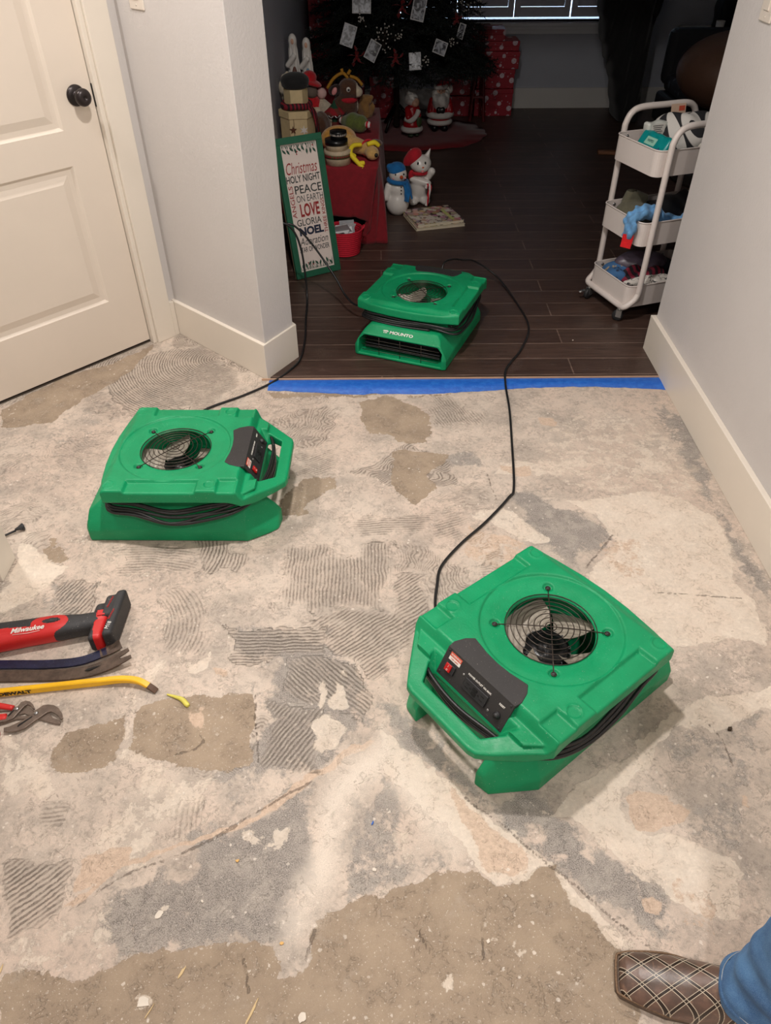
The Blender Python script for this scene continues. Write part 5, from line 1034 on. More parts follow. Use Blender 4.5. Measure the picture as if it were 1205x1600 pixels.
# ================================================================ table with dark red cloth
TZ = .400
tb = empty('side_table', (-.27, 4.475, .007), label='low table hidden under the dark red cloth along the left wall', cat='table')
dwood = mat('table_wood', srgb(60, 42, 32), .5)
one(lambda b: b.box((0, 0, TZ-.027), (.50, 1.20, .024)), 'table_top', dwood, tb, bevel=.003)
for sx in (-1, 1):
    for sy in (-1, 1): one(lambda b: b.box((sx*.225, sy*.54, (TZ-.04)/2), (.035, .035, TZ-.038)), 'leg', dwood, tb)
clothm = cloth('dark_red_cloth', srgb(124, 12, 26))
top_path = [(-.535, 3.865), (-.40, 3.862), (-.27, 3.862), (-.15, 3.862), (-.06, 3.864), (-.022, 3.868), (-.008, 3.885), (-.006, 3.94), (-.004, 4.05), (-.003, 4.3), (-.003, 4.6), (-.003, 4.9), (-.003, 5.08)]
hem = [(-.535, 3.857, .185), (-.40, 3.852, .18), (-.27, 3.85, .172), (-.16, 3.848, .165), (-.115, 3.848, .16), (-.055, 3.90, .10), (-.100, 3.895, .012), (-.02, 3.905, .009), (.030, 3.925, .009), (.012, 4.2, .009), (.014, 4.45, .009), (.010, 4.7, .009), (.034, 5.08, .009)]
N = 120; tp = crom(np.array([(p[0], p[1], TZ+.003) for p in top_path]), 12); hm = crom(np.array(hem), 12); M_ = 22
V = []; F = []
for i in range(len(tp)):
    a, c_ = tp[i], hm[min(i, len(hm)-1)]
    for k in range(M_+1):
        s_ = k/M_; p = a*(1-s_)+c_*s_; fold = .012*math.sin(i*.42)*s_*(1 if i > 60 else .35); nrm = np.array([0, -1, 0]) if i < 66 else np.array([1, 0, 0])
        p = p+nrm*(fold+.006*math.sin(s_*PI)); p[2] = (a*(1-s_)+c_*s_)[2] if k else a[2]
        V.append(tuple(p))
n0_ = len(V)
for i in range(len(tp)-1):
    for k in range(M_): q = i*(M_+1)+k; F.append((q, q+1, q+M_+2, q+M_+1))
# top sheet as a grid, softly wrinkled
ring = [i*(M_+1) for i in range(len(tp))]; V.append((-.535, 5.08, TZ+.003)); F.append(ring+[len(V)-1])
b = MB(); b.add(V, F, smooth=True); o = b.build('tablecloth', clothm); o.modifiers.new('solid', 'SOLIDIFY').thickness = .0022
tag(o, 'dark red cloth draped over the low table by the left wall, falling to the floor', 'tablecloth')

# red rope basket with papers
bk = empty('rope_basket', (-.190, 3.790, .0065), label='small red coiled rope basket of papers under the red tablecloth hem', cat='basket')
prof = []; ropem = mat('red_rope', srgb(196, 22, 48), .8, var=.1, vs=90, bump=.001, bs=200)
for k in range(12): 
    for q in (-.5, 0, .5): prof.append((.078+.0017*k+.0028*math.cos(q*PI), .006+.0108*k+.0052*q))
prof2 = [(0, 0)]+prof+[(p[0]-.008, p[1]) for p in prof[::-1]]+[(.07, .008), (0, .008)]
one(lambda b: b.lathe(prof2, 40), 'basket_body', ropem, bk)
one(lambda b: b.tube([(.088, .02, .118), (.104, .012, .135), (.104, -.012, .135), (.088, -.02, .118)], .004, sub=4), 'handle', ropem, bk)
rr = random.Random(4)
for k in range(8):
    b = MB(); b.box((0, 0, 0), (.075, .085, .0012)); a_ = rr.uniform(-.5, .5)
    o = b.build('paper', [mat('paper_white', srgb(212, 212, 214), .8), mat('paper_grey', srgb(150, 152, 156), .8)][k % 3 == 0]); o.location = (-.190+rr.uniform(-.022, .022), 3.790+rr.uniform(-.025, .025), .085+.006*k); o.rotation_euler = (rr.uniform(.7, 1.2)*rr.choice((-1, 1)), rr.uniform(-.3, .3), a_)
    tag(o, 'grey sheet of paper standing in the red rope basket' if k % 3 == 0 else 'white sheet of paper standing in the red rope basket', 'paper', 'grey papers in the red rope basket' if k % 3 == 0 else 'white papers in the red rope basket')

# ================================================================ green framed word sign
SG_ = dict(x=-.409, y=3.449, th=.532, W=.238, L=.613, a=.229)
U_ = Vector((-math.sin(SG_['th'])*math.sin(SG_['a']), math.cos(SG_['th'])*math.sin(SG_['a']), math.cos(SG_['a']))); B_ = Vector((math.cos(SG_['th']), math.sin(SG_['th']), 0)); N_ = B_.cross(U_)
sg = empty('word_sign', label='green framed board of festive words leaning by the red clothed table', cat='sign')
o_ = Vector((SG_['x'], SG_['y'], .007))
sg.matrix_world = Matrix(((B_.x, U_.x, N_.x, o_.x), (B_.y, U_.y, N_.y, o_.y), (B_.z, U_.z, N_.z, o_.z), (0,0,0,1)))
gfr = mat('sign_green', srgb(22, 92, 66), .55, var=.06, vs=30); edg = mat('sign_wood_edge', srgb(168, 142, 110), .7); boardm = mat('sign_board', srgb(222, 208, 200), .7, var=.03, vs=20)
Ws, Ls = SG_['W'], SG_['L']; fw = .028
b = MB()
for (x0, x1, y0, y1) in ((0, Ws, 0, fw), (0, Ws, Ls-fw, Ls), (0, fw, fw, Ls-fw), (Ws-fw, Ws, fw, Ls-fw)): b.box(((x0+x1)/2, (y0+y1)/2, -.0005), (x1-x0, y1-y0, .017))
fr = b.build('frame', gfr, sg, bevel=.0012)
b = MB(); b.box((Ws/2, Ls/2, -.0125), (Ws-.001, Ls-.001, .007)); b.build('frame_back', edg, sg)
b = MB(); b.box((Ws/2, Ls/2, -.0058), (Ws-2*fw+.001, Ls-2*fw+.001, .006)); bd = b.build('board', boardm, sg)
ink = dict(k=mat('ink_charcoal', srgb(44, 50, 50), .7), r=mat('ink_red', srgb(150, 36, 36), .7), n=mat('ink_navy', srgb(22, 32, 58), .7), g=mat('ink_green', srgb(34, 74, 58), .7))
def word(s, cx, cy, w, h, col, rot=0, bold=0.0, shear=0, serif=False):
    """fit lettering into a w x h box on the board (y measured from the board top)"""
    bb = MB(); text_geo(s, 1.0, 0, bb, None, .0, bold=bold, shear=shear)
    V = bb.v[0]; lo, hi = V.min(0), V.max(0); c_ = (lo+hi)/2; V = V-c_; V[:, 0] *= w/(hi[0]-lo[0]); V[:, 1] *= h/(hi[1]-lo[1])
    if rot: V = rotz(V, rot)
    V[:, 2] = 0; V = V+np.array((cx, Ls-cy, -.0026)); q = MB(); q.add(V, bb.f); q.build('word', ink[col], bd)
# board spans x .028...21, y .028...585 from the top
word('Christmas', .119, .130, .158, .050, 'r', shear=.28)
word('HOLY NIGHT', .119, .176, .172, .031, 'k', bold=.018)
word('PEACE', .136, .222, .138, .036, 'k', bold=.010)
word('ON EARTH', .137, .262, .138, .029, 'k')
word('LOVE', .128, .313, .100, .058, 'r', bold=.030)
word('GLORIA', .115, .365, .128, .030, 'k', bold=.008)
word('NOEL', .120, .405, .128, .038, 'n', bold=.050)
word('Adoration', .124, .450, .150, .034, 'k', shear=.28)
word('STAR OF WONDER', .121, .487, .158, .024, 'k', bold=.012)
word('ANGELS', .047, .272, .140, .021, 'r', rot=PI/2, bold=.006)
word('THREE KINGS', .197, .350, .155, .018, 'r', rot=PI/2, bold=.012)
rr = random.Random(12)
for top_ in (1, 0):
    b = MB(); y0 = Ls-.034 if top_ else .034; sgn = -1 if top_ else 1
    for k in range(34):
        x = .036+.166*k/33; L_ = rr.uniform(.018, .048); a = rr.uniform(-.7, .7); ex, ey = x+L_*math.sin(a), y0+sgn*L_*math.cos(a); nx_, ny_ = .0016*math.cos(a), -.0016*math.sin(a)*sgn
        ex = min(max(ex, .032), .206); b.add([(x-nx_, y0-ny_, -.0024), (x+nx_, y0+ny_, -.0024), (ex, ey, -.0024)], [(0, 1, 2)])
    for k in range(9):
        x = .045+.15*k/8; a = rr.uniform(-.9, .9); yy_ = y0+sgn*rr.uniform(.012, .034); L_ = .014
        P_ = [(x+L_*math.sin(a+q)*s_, yy_+L_*math.cos(a+q)*s_, -.0022) for q, s_ in ((0, 1), (.9, .42), (PI-.9, .42), (PI, 1), (PI+.9, .42), (-.9, .42))]; b.add(P_, [tuple(range(6))])
    b.build('leaf_sprigs', ink['g'], bd)
    for (x, dy) in ((.105, .040), (.190, .012), (.108, .030)) if top_ else ((.075, .030), (.10, .020), (.16, .018)):
        b = MB(); b.add([(x+.0034*math.cos(q), y0+sgn*dy+.0034*math.sin(q), -.0020) for q in np.linspace(0, 2*PI, 11)[:-1]], [tuple(range(10))]); b.build('berry', ink['r'], bd)

# ================================================================ keepsakes on the red cloth
creamw = mat('cream_painted_wood', srgb(206, 186, 142), .6, var=.06, vs=40, dust=.3); rust = mat('rusty_tin', srgb(92, 54, 34), .6, .3)
T0 = TZ+.0045
st_ = empty('snowman_box_stack', (-.432, 4.27, T0), math.radians(8), 'cream snowman made of stacked boxes with a black hat and striped scarf', 'decoration')
def ngon(n_, r, a0=0): return [(r*math.cos(a0+2*PI*i/n_), r*math.sin(a0+2*PI*i/n_)) for i in range(n_)]
one(lambda b: b.prism(ngon(8, .112, PI/8), 0, .014), 'base_tray', creamw, st_, bevel=.002)
bbx = one(lambda b: b.prism(ngon(6, .090, 0), .0145, .150), 'lower_box', creamw, st_, bevel=.002)
one(lambda b: b.prism(ngon(6, .096, 0), .138, .172), 'lower_lid', creamw, st_, bevel=.002)
one(lambda b: b.prism(ngon(6, .062, 0), .173, .265), 'upper_box', creamw, st_, bevel=.002)
scarf = pattern('scarf_stripe', srgb(36, 20, 24), srgb(136, 24, 40), 'stripe', 320)
sc = one(lambda b: b.tube([(.068*math.cos(a), .068*math.sin(a), .190+.003*math.sin(3*a)) for a in np.linspace(0, 2*PI, 33)[:-1]], .0155, closed=True, n=12), 'scarf', scarf, st_)
b = MB(); V, F, _ = bar_geo([(.060, -.04, .188), (.085, -.055, .16), (.098, -.060, .10), (.105, -.062, .02)], .040, .008); b.add(V, F, smooth=True); b.build('scarf_tail', scarf, sc)
sdf_obj('hat', lambda P: smin(sd_ell(P, (0, 0, .300), (.073, .070, .036)), sd_ell(P, (0, 0, .278), (.066, .066, .018)), .015), (-.09, -.09, .24), (.09, .09, .35), .005, cloth('black_felt', srgb(20, 20, 21)), st_)
ny = -.090*math.cos(PI/6)-.002
def star_poly(c, r1, r2, n_): return [(c[0]+(r1 if i % 2 == 0 else r2)*math.sin(PI*i/n_), c[1]+(r1 if i % 2 == 0 else r2)*math.cos(PI*i/n_)) for i in range(2*n_)]
MF = Matrix(((1,0,0,0),(0,0,-1,ny),(0,1,0,0),(0,0,0,1)))
one(lambda b: b.prism(star_poly((-.030, .088), .020, .008, 5), 0, .004, M=MF), 'star', rust, bbx)
one(lambda b: b.prism(star_poly((.026, .085), .024, .009, 6), 0, .003, M=MF), 'snowflake', white_c, bbx)
one(lambda b: b.prism([(.010+.0105*(16*math.sin(q)**3)/16, .032+.0105*(13*math.cos(q)-5*math.cos(2*q)-2*math.cos(3*q)-math.cos(4*q))/16) for q in np.linspace(0, 2*PI, 25)[:-1]], 0, .004, M=MF), 'heart', rust, bbx)
one(lambda b: b.tube([(-.024, ny-.002, .165), (-.024, ny-.002, .018)], .0012, n=6), 'wire', rust, bbx)
kraft = mat('birch_paper', srgb(186, 168, 142), .8, var=.12, vs=50); plaid = pattern('plaid_ribbon', srgb(120, 22, 30), srgb(60, 90, 50), 'plaid', 420)
def rbox(c, r, h, z, bm, lm_, lab, ribbon=None, lh=.35):
    e = empty('round_box', (c[0], c[1], z), label=lab, cat='box'); one(lambda b: b.lathe([(r, 0), (r, h), (0, h)], 36), 'box_body', bm, e)
    one(lambda b: b.lathe([(r+.0025, h*(1-lh)), (r+.0025, h+.002), (0, h+.002)], 36), 'lid', lm_, e)
    if ribbon: one(lambda b: b.lathe([(r+.0035, h*.52), (r+.0035, h*.78)], 36), 'ribbon', ribbon, e)
    return e
rbox((-.212, 3.930), .0640, .062, T0, kraft, kraft, 'birch paper round box with a plaid ribbon, bottom of the small stack', plaid)
rbox((-.216, 3.930), .0540, .044, T0+.0645, kraft, blackcer, 'black lidded round box, middle of the small stack', None, .45)
rbox((-.205, 3.930), .0390, .034, T0+.111, blackcer, blackcer, 'small black round box with plaid band, top of the small stack', pattern('plaid_grey', srgb(40, 40, 42), srgb(190, 180, 170), 'plaid', 420), .3)
# plush dog wearing yellow antlers, lying with its head over the table edge
plush = lambda n_, c: mat(n_, c, .95, var=.14, vs=60, bump=.003, bs=160, sheen=.3)
org = plush('plush_orange', srgb(206, 146, 54)); tan_ = plush('plush_tan', srgb(200, 160, 96)); brn = plush('plush_brown', srgb(84, 54, 36)); dkb = plush('plush_dark_brown', srgb(46, 28, 24)); yel = mat('antler_yellow', srgb(232, 208, 40), .7)
crm = plush('plush_cream', srgb(206, 192, 168)); grn = plush('plush_green', srgb(92, 104, 46)); redp = plush('plush_red', srgb(186, 18, 30)); blackp2 = plush('plush_black', srgb(20, 20, 22))
dog = empty('plush_dog', (-.115, 4.115, T0), label='orange plush dog in yellow felt antlers lying with its head over the table edge', cat='plush toy')
sdf_obj('body', lambda P: smin(smin(sd_ell(P, (-.098, .005, .062), (.092, .080, .062)), sd_cap(P, (-.04, -.05, .055), (.055, -.11, .042), .042, .030), .03), smin(sd_ell(P, (.075, -.148, .034), (.034, .046, .030)), sd_cap(P, (-.12, .06, .03), (-.08, .12, .025), .025, .02), .02), .02), (-.22, -.22, -.01), (.13, .16, .15), .005, [org, tan_], dog, matf=lambda C: (C[:, 1] < -.06).astype(int))
for s, c_ in ((-1, (.018, -.075, .050)), (1, (.095, -.060, .058))):
    sdf_obj('ear', lambda P: sd_ell(P, c_, (.028, .042, .016), (0, 0, .5*s)), (c_[0]-.06, c_[1]-.06, c_[2]-.04), (c_[0]+.06, c_[1]+.06, c_[2]+.04), .005, brn, dog)
one(lambda b: b.tube([(.052+.036*math.cos(a)*.9, -.098+.036*math.cos(a)*.55, .046+.036*math.sin(a)) for a in np.linspace(0, 2*PI, 21)[:-1]], .006, closed=True), 'collar', redfab, dog)
one(lambda b: b.ell((.094, -.186, .034), .010, n=12), 'nose', blackcer, dog)
for pts in ([(.030, -.135, .070), (-.012, -.16, .070), (-.022, -.195, .045), (.010, -.225, .015), (.040, -.245, -.010)], [(.060, -.140, .072), (.096, -.128, .078), (.118, -.120, .060)], [(-.020, -.2, .042), (.0, -.19, .03)], [(.020, -.232, .008), (.045, -.222, .008)]):
    one(lambda b: b.tube([(p[0]-.01, p[1]-.0, p[2]) for p in pts], [.010, .012, .010], sub=5, n=10), 'antler', yel, dog)
# reindeer plush
mo = empty('plush_reindeer', (-.200, 4.80, T0), label='brown plush reindeer with mustard antlers and red scarf at the back of the table', cat='plush toy')
sdf_obj('body', lambda P: smin(sd_ell(P, (0, 0, .07), (.075, .07, .075)), smin(sd_ell(P, (.02, -.03, .165), (.058, .055, .05)), sd_ell(P, (.068, -.055, .150), (.034, .034, .028)), .015), .03), (-.11, -.13, -.01), (.13, .1, .24), .006, [brn, crm], mo, matf=lambda C: (C[:, 0] > .068).astype(int))
one(lambda b: b.ell((-.055, -.05, .160), (.040, .020, .028), rot=(0, -.4, 0)), 'ear', dkb, mo); one(lambda b: b.ell((-.058, -.066, .157), (.014, .008, .022), rot=(0, .5, 0)), 'inner_ear', pinkc, mo)
one(lambda b: b.ell((.022, -.082, .168), (.012, .008, .013)), 'eye', white_c, mo); one(lambda b: b.ell((.024, -.090, .168), .006), 'pupil', blackcer, mo)
one(lambda b: b.ell((.020, -.030, .108), (.052, .045, .022)), 'scarf', redfab, mo)
for pts in ([(-.10, -.03, .165), (-.06, -.03, .215), (-.01, -.03, .240), (.02, -.03, .215)], [(.03, -.03, .225), (.07, -.03, .212), (.10, -.03, .180)], [(-.01, -.03, .24), (-.015, -.03, .262)], [(.02, -.03, .235), (.035, -.03, .256)]):
    one(lambda b: b.tube(pts, .009, sub=5), 'antler', mat('antler_mustard', srgb(170, 120, 30), .8), mo)
lump('plush_bear', (-.085, 4.84, T0+.05), (.048, .045, .050), 3, plush('plush_curly', srgb(140, 104, 58)), 'small curly tan plush bear beside the plush reindeer', 'plush toy', .9, 1.6, flat=T0, extra=lambda P: smin(sd_ell(P, (-.075, 4.82, T0+.095), (.032, .03, .028)), sd_ell(P, (-.05, 4.81, T0+.11), (.012, .01, .012)), .01))
gp = empty('plush_bolster', (-.140, 4.50, T0), -.6, 'olive green plush with red and white bobbles at its ends behind the dog', 'plush toy')
sdf_obj('body', lambda P: sd_ell(P, (0, 0, .048), (.085, .052, .048))+.003*np.sin(P[..., 0]*90), (-.11, -.08, -.005), (.11, .08, .12), .005, grn, gp)
for s in (-1, 1): one(lambda b: b.ell((s*.088, 0, .05), .018), 'bobble', pattern('bobble', srgb(190, 30, 40), srgb(225, 220, 215), 'stripe', 260), gp)
cr_ = empty('canopy_ornament', (-.255, 4.60, T0), label='small green, red and silver canopy shaped ornament on the red cloth', cat='ornament')
one(lambda b: b.lathe([(.020, 0), (.022, .05), (.058, .070), (.062, .078), (.035, .100), (.010, .125), (.004, .140), (0, .146)], 12, smooth=False), 'canopy', pattern('canopy_paint', srgb(20, 66, 44), srgb(150, 24, 34), 'plaid', 90), cr_)
one(lambda b: b.tube([((.062+.006*math.cos(6*a))*math.cos(a), (.062+.006*math.cos(6*a))*math.sin(a), .070+.006*math.cos(12*a)) for a in np.linspace(0, 2*PI, 73)[:-1]], .0035, closed=True, n=6), 'silver_fringe', steel_m, cr_)
lump('plush_puppy', (-.325, 4.50, T0+.05), (.045, .075, .052), 7, brn, 'dark brown plush lying between the snowman boxes and the orange dog', 'plush toy', .5, flat=T0)
el = empty('plush_cone', (-.325, 4.70, T0), label='cream plush cone with a pink ball tip behind the snowman boxes', cat='plush toy')
sdf_obj('body', lambda P: smin(sd_cap(P, (-.02, .05, .10), (.045, -.06, .045), .030, .055), sd_ell(P, (.0, 0, .03), (.07, .07, .03)), .02), (-.09, -.15, -.01), (.13, .13, .16), .006, crm, el); one(lambda b: b.ell((-.005, .02, .150), .028), 'ball', mat('plush_pink', srgb(214, 176, 170), .9), el)
hp = empty('plush_elf', (-.390, 4.72, T0), label='plush figure in a wide red felt hat and red coat behind the snowman boxes', cat='plush toy')
sdf_obj('body', lambda P: smin(sd_ell(P, (0, 0, .09), (.072, .062, .095)), sd_ell(P, (.06, -.03, .06), (.05, .04, .045)), .02), (-.1, -.1, -.01), (.14, .1, .21), .006, redp, hp); one(lambda b: b.ell((.005, -.02, .20), (.042, .04, .04)), 'head', mat('plush_grey', srgb(110, 96, 86), .9), hp)
sdf_obj('hat', lambda P: smin(sd_ell(P, (0, -.01, .262), (.078, .07, .020), (0, .35, 0)), sd_ell(P, (-.005, -.01, .290), (.048, .045, .042)), .012), (-.11, -.11, .21), (.11, .11, .36), .005, redp, hp)
hp.scale = (.85, .85, .80)
sdf_obj('collar', lambda P: sd_ell(P, (.05, -.06, .09), (.035, .02, .02), (0, .5, 0)), (-.01, -.11, .05), (.11, -.01, .13), .005, crm, hp)
lump('plush_sheep', (-.482, 4.52, T0+.205), (.052, .055, .072), 21, crm, 'curly cream plush head behind the black felt hat, against the left wall', 'plush toy', 1.0, 1.8, extra=lambda P: sd_ell(P, (-.478, 4.54, T0+.09), (.045, .05, .092)))
for i, (x, y, h, lab, sk) in enumerate([(-.492, 4.90, .440, 'white robed figurine with brown folds, left of the pair by the wall', srgb(104, 66, 54)), (-.420, 4.95, .410, 'white robed figurine with pale blue skirt, right of the pair by the wall', srgb(108, 152, 178))]):
    e = empty('robed_figurine', (x, y, T0), label=lab, cat='figurine', group='white robed figurines')
    sdf_obj('robe', lambda P: smin(sd_cap(P, (0, 0, .03), (0, 0, h*.76), .050, .022)+.004*np.sin(9*np.arctan2(P[..., 1], P[..., 0])), smin(sd_ell(P, (0, -.004, h*.86), (.024, .026, .036)), sd_cap(P, (-.034, -.03, h*.60), (.004, -.042, h*.70), .014), .012), .02), (-.09, -.09, -.03), (.09, .09, h+.03), .005, white_c, e)
    one(lambda b: b.ell((0, -.024, h*.86), (.010, .009, .016)), 'face', skinc, e)
    one(lambda b: b.ell((.004, -.038, h*.32), (.022, .020, h*.27)), 'skirt', mat('skirt%d_paint' % i, sk, .6), e)
b = MB(); b.box((0, 0, .002), (.055, .030, .003)); tag(b.build('gift_tag', white_c, loc=(-.036, 4.10, T0), rot=(0, .08, .2)), 'small white tag by the neck of the orange plush dog', 'tag')
# ================================================================ ceramic jars and books on the planks
WF = .0065
sn = empty('snowman_jar', (.096, 4.345, WF), .15, 'white ceramic snowman in a blue knit cap and scarf beside the red cloth', 'figurine')
sdf_obj('body', lambda P: smin(smin(sd_ell(P, (0, 0, .070), (.066, .062, .072)), sd_ell(P, (0, 0, .145), (.056, .052, .052)), .015), smin(sd_cap(P, (-.055, -.01, .165), (-.070, -.02, .105), .017, .019), sd_cap(P, (.052, -.01, .165), (.062, -.02, .12), .016), .01), .012), (-.11, -.09, -.01), (.10, .09, .21), .005, white_c, sn)
sdf_obj('head', lambda P: sd_ell(P, (.0, -.005, .222), (.050, .048, .045)), (-.07, -.07, .16), (.07, .07, .28), .005, white_c, sn)
sdf_obj('cap', lambda P: smax(smin(sd_ell(P, (-.006, .004, .240), (.052, .052, .044), (0, -.15, 0)), sd_ell(P, (-.045, .0, .262), (.018, .018, .016)), .01), .228-P[..., 2]-.15*P[..., 0], .006), (-.08, -.07, .2), (.07, .07, .30), .004, bluefab, sn)
one(lambda b: b.tube([(.052*math.cos(a), -.003+.050*math.sin(a), .187-.006*math.cos(a)) for a in np.linspace(0, 2*PI, 25)[:-1]], .012, closed=True, n=10), 'scarf', bluefab, sn)
b = MB(); V, F, _ = bar_geo([(.034, -.044, .185), (.045, -.060, .14), (.040, -.066, .09)], .034, .008); b.add(V, F, smooth=True); V, F, _ = bar_geo([(.050, -.034, .185), (.066, -.045, .14), (.075, -.048, .10)], .032, .008); b.add(V, F, smooth=True); b.build('scarf_ends', bluefab, sn)
one(lambda b: b.lathe([(.011, 0), (.009, .014), (.003, .030), (0, .032)], 14, M=Matrix.Translation((.012, -.048, .218)) @ Matrix.Rotation(math.radians(80), 4, 'X')), 'nose', orangec, sn)
for s in (-.020, .026): one(lambda b: b.ell((s, -.047, .232), (.0045, .003, .006), n=10), 'eye', blackcer, sn)
for s in (-.030, .036): one(lambda b: b.ell((s, -.041, .210), (.006, .003, .005), n=10), 'cheek', pinkc, sn)
for z in (.165, .148, .131): one(lambda b: b.ell((.012, -.052+(z-.15)*.1, z), (.004, .004, .004), n=10), 'button', blackcer, sn)
ct = empty('cat_jar', (.225, 4.535, WF), .1, 'white ceramic cat in a red cap holding a candy cane', 'figurine')
sdf_obj('body', lambda P: smin(smin(sd_ell(P, (0, 0, .095), (.052, .050, .085)), smin(sd_ell(P, (-.036, -.02, .022), (.032, .045, .024)), sd_ell(P, (.036, -.02, .022), (.030, .045, .024)), .01), .02), smin(sd_cap(P, (-.042, -.02, .145), (.045, -.050, .125), .018, .020), sd_cap(P, (.046, -.01, .140), (.068, -.030, .185), .018, .022), .012), .012), (-.1, -.1, -.01), (.11, .08, .22), .005, white_c, ct)
def f_ch(P): 
    d = smin(sd_ell(P, (.005, -.008, .225), (.062, .052, .048)), sd_ell(P, (.008, -.040, .210), (.034, .024, .022)), .02)
    for s in (-1, 1): d = smin(d, sd_cap(P, (.005+s*.036, 0, .255), (.005+s*.056, 0, .300), .018, .003), .008)
    return d
sdf_obj('head', f_ch, (-.08, -.09, .15), (.09, .07, .33), .005, white_c, ct)
sdf_obj('cap', lambda P: smax(smin(sd_ell(P, (-.034, .0, .262), (.052, .046, .040), (0, -.7, 0)), sd_ell(P, (-.072, .0, .230), (.022, .02, .03)), .02), -(P[..., 2]-.215), .004), (-.12, -.07, .19), (.05, .07, .34), .005, redfab, ct)
one(lambda b: b.tube([(.044*math.cos(a), -.005+.042*math.sin(a), .178) for a in np.linspace(0, 2*PI, 25)[:-1]], .010, closed=True, n=10), 'scarf', redfab, ct)
one(lambda b: b.ell((-.048, -.02, .165), (.018, .012, .030)), 'scarf_end', redfab, ct)
for s in (-.016, .026): one(lambda b: b.ell((s, -.056, .238), (.0055, .003, .010), n=12), 'eye', blackcer, ct)
one(lambda b: b.ell((.012, -.064, .218), (.007, .005, .005), n=10), 'nose', orangec, ct); one(lambda b: b.ell((.010, -.062, .197), (.010, .005, .009), n=10), 'tongue', pinkc, ct)
cane = pattern('candy_stripe', srgb(190, 24, 40), srgb(226, 220, 214), 'stripe', 300)
one(lambda b: b.tube([(.034, -.085, .012), (.042, -.084, .05), (.050, -.082, .09), (.056, -.080, .112), (.050, -.078, .126), (.036, -.078, .122), (.032, -.078, .108)], .0095, sub=4, n=10), 'candy_cane', cane, ct)
# two picture books
def book(name, c, z, w, d, h, rz, covm, lab, art=False):
    e = empty(name, (c[0], c[1], z), rz, lab, 'book')
    one(lambda b: b.box((0, 0, h/2), (w-.004, d-.006, h-.004)), 'pages', mat('book_pages', srgb(206, 196, 174), .8), e)
    b = MB(); b.box((0, 0, .001), (w, d, .002)); b.box((0, 0, h-.001), (w, d, .002)); b.box((-w/2+.001, 0, h/2), (.002, d, h)); b.build('cover', covm, e, bevel=.0006); return e
t = NT('busy_cover'); v = t.obj(); vo = t.n('ShaderNodeTexVoronoi'); vo.inputs['Scale'].default_value = 30; t.set(vo.inputs['Vector'], v)
hs = t.n('ShaderNodeHueSaturation'); t.l.new(vo.outputs['Color'], hs.inputs['Color']); hs.inputs['Saturation'].default_value = .8; hs.inputs['Value'].default_value = .8
c = t.mix(.55, hs.outputs[0], srgb(196, 120, 72)); c = t.mix(t.ramp(vo.outputs['Distance'], .5, .75), c, srgb(60, 44, 36)); c = t.mix(t.ramp(t.noise(26, 3, .6, v), .53, .57), c, srgb(214, 206, 190))
t.set(t.b.inputs['Base Color'], c); t.b.inputs['Roughness'].default_value = .3; cover_m = t.m
book('picture_book', (.300, 4.235), WF, .250, .285, .014, -1.31, mat('cover_plain', srgb(196, 184, 160), .4), 'thin picture book with a cream cover, lower of the two on the planks')
e = book('picture_book', (.296, 4.250), WF+.0145, .255, .275, .016, -1.27, cover_m, 'picture book with a busy colourful cover, upper of the two on the planks')
one(lambda b: b.box((.02, .078, .0164), (.17, .020, .0006), rz=.02), 'title_band', mat('band_green', srgb(190, 196, 120), .4), e)

# ================================================================ festive figures on the tree skirt
SKc = (.22, 6.10)
b = MB(); n_ = 72; V = [(0, 0, .010)]; F = []
for i in range(n_):
    a = 2*PI*i/n_
    for k, r_ in enumerate((.2, .4, .56)):
        sc_ = 1+.03*abs(math.sin(a*9)) if k == 2 else 1; V.append((r_*sc_*math.cos(a)*1.02, r_*sc_*.85*math.sin(a), .010+.004*math.sin(a*7+k*2)*(k > 0)))
for i in range(n_):
    j = (i+1) % n_; F.append((0, 1+3*i, 1+3*j))
    for k in range(2): F.append((1+3*i+k, 2+3*i+k, 2+3*j+k, 1+3*j+k))
b.add(V, F, smooth=True); o = b.build('tree_skirt', cloth('skirt_red', srgb(112, 14, 22)), loc=(SKc[0], SKc[1], .003)); o.modifiers.new('solid', 'SOLIDIFY').thickness = .004
tag(o, 'round dark red scalloped skirt spread on the floor under the tree', 'tree skirt')
ZS = .016
furm = mat('white_fur_trim', srgb(206, 202, 196), .8, bump=.003, bs=120)
sa = empty('santa_figurine', (.450, 6.15, ZS), label='white bearded figurine in red coat with black mitts, right of the pair under the tree', cat='figurine')
sdf_obj('coat', lambda P: smin(sd_cap(P, (0, 0, .10), (0, 0, .20), .078, .055), smin(sd_cap(P, (-.06, 0, .20), (-.075, -.03, .14), .024), sd_cap(P, (.06, 0, .20), (.075, -.03, .14), .024), .01), .015), (-.13, -.11, .0), (.13, .11, .28), .006, redcer, sa)
for (z, r_, th) in ((.062, .078, .018), (.112, .084, .022)): one(lambda b: b.tube([(r_*math.cos(a), r_*.9*math.sin(a), z) for a in np.linspace(0, 2*PI, 33)[:-1]], th, closed=True, n=10), 'fur_trim', furm, sa)
sdf_obj('beard', lambda P: smin(sd_ell(P, (0, -.036, .200), (.064, .048, .062)), smin(sd_ell(P, (-.045, -.02, .245), (.024, .03, .03)), sd_ell(P, (.045, -.02, .245), (.024, .03, .03)), .01), .012)+.002*np.sin(P[..., 0]*160+P[..., 2]*60), (-.1, -.1, .12), (.1, .05, .3), .005, furm, sa)
sdf_obj('face', lambda P: smin(sd_ell(P, (0, -.018, .262), (.034, .034, .036)), sd_ell(P, (0, -.054, .258), (.008, .008, .007)), .006), (-.06, -.08, .2), (.06, .04, .32), .004, skinc, sa)
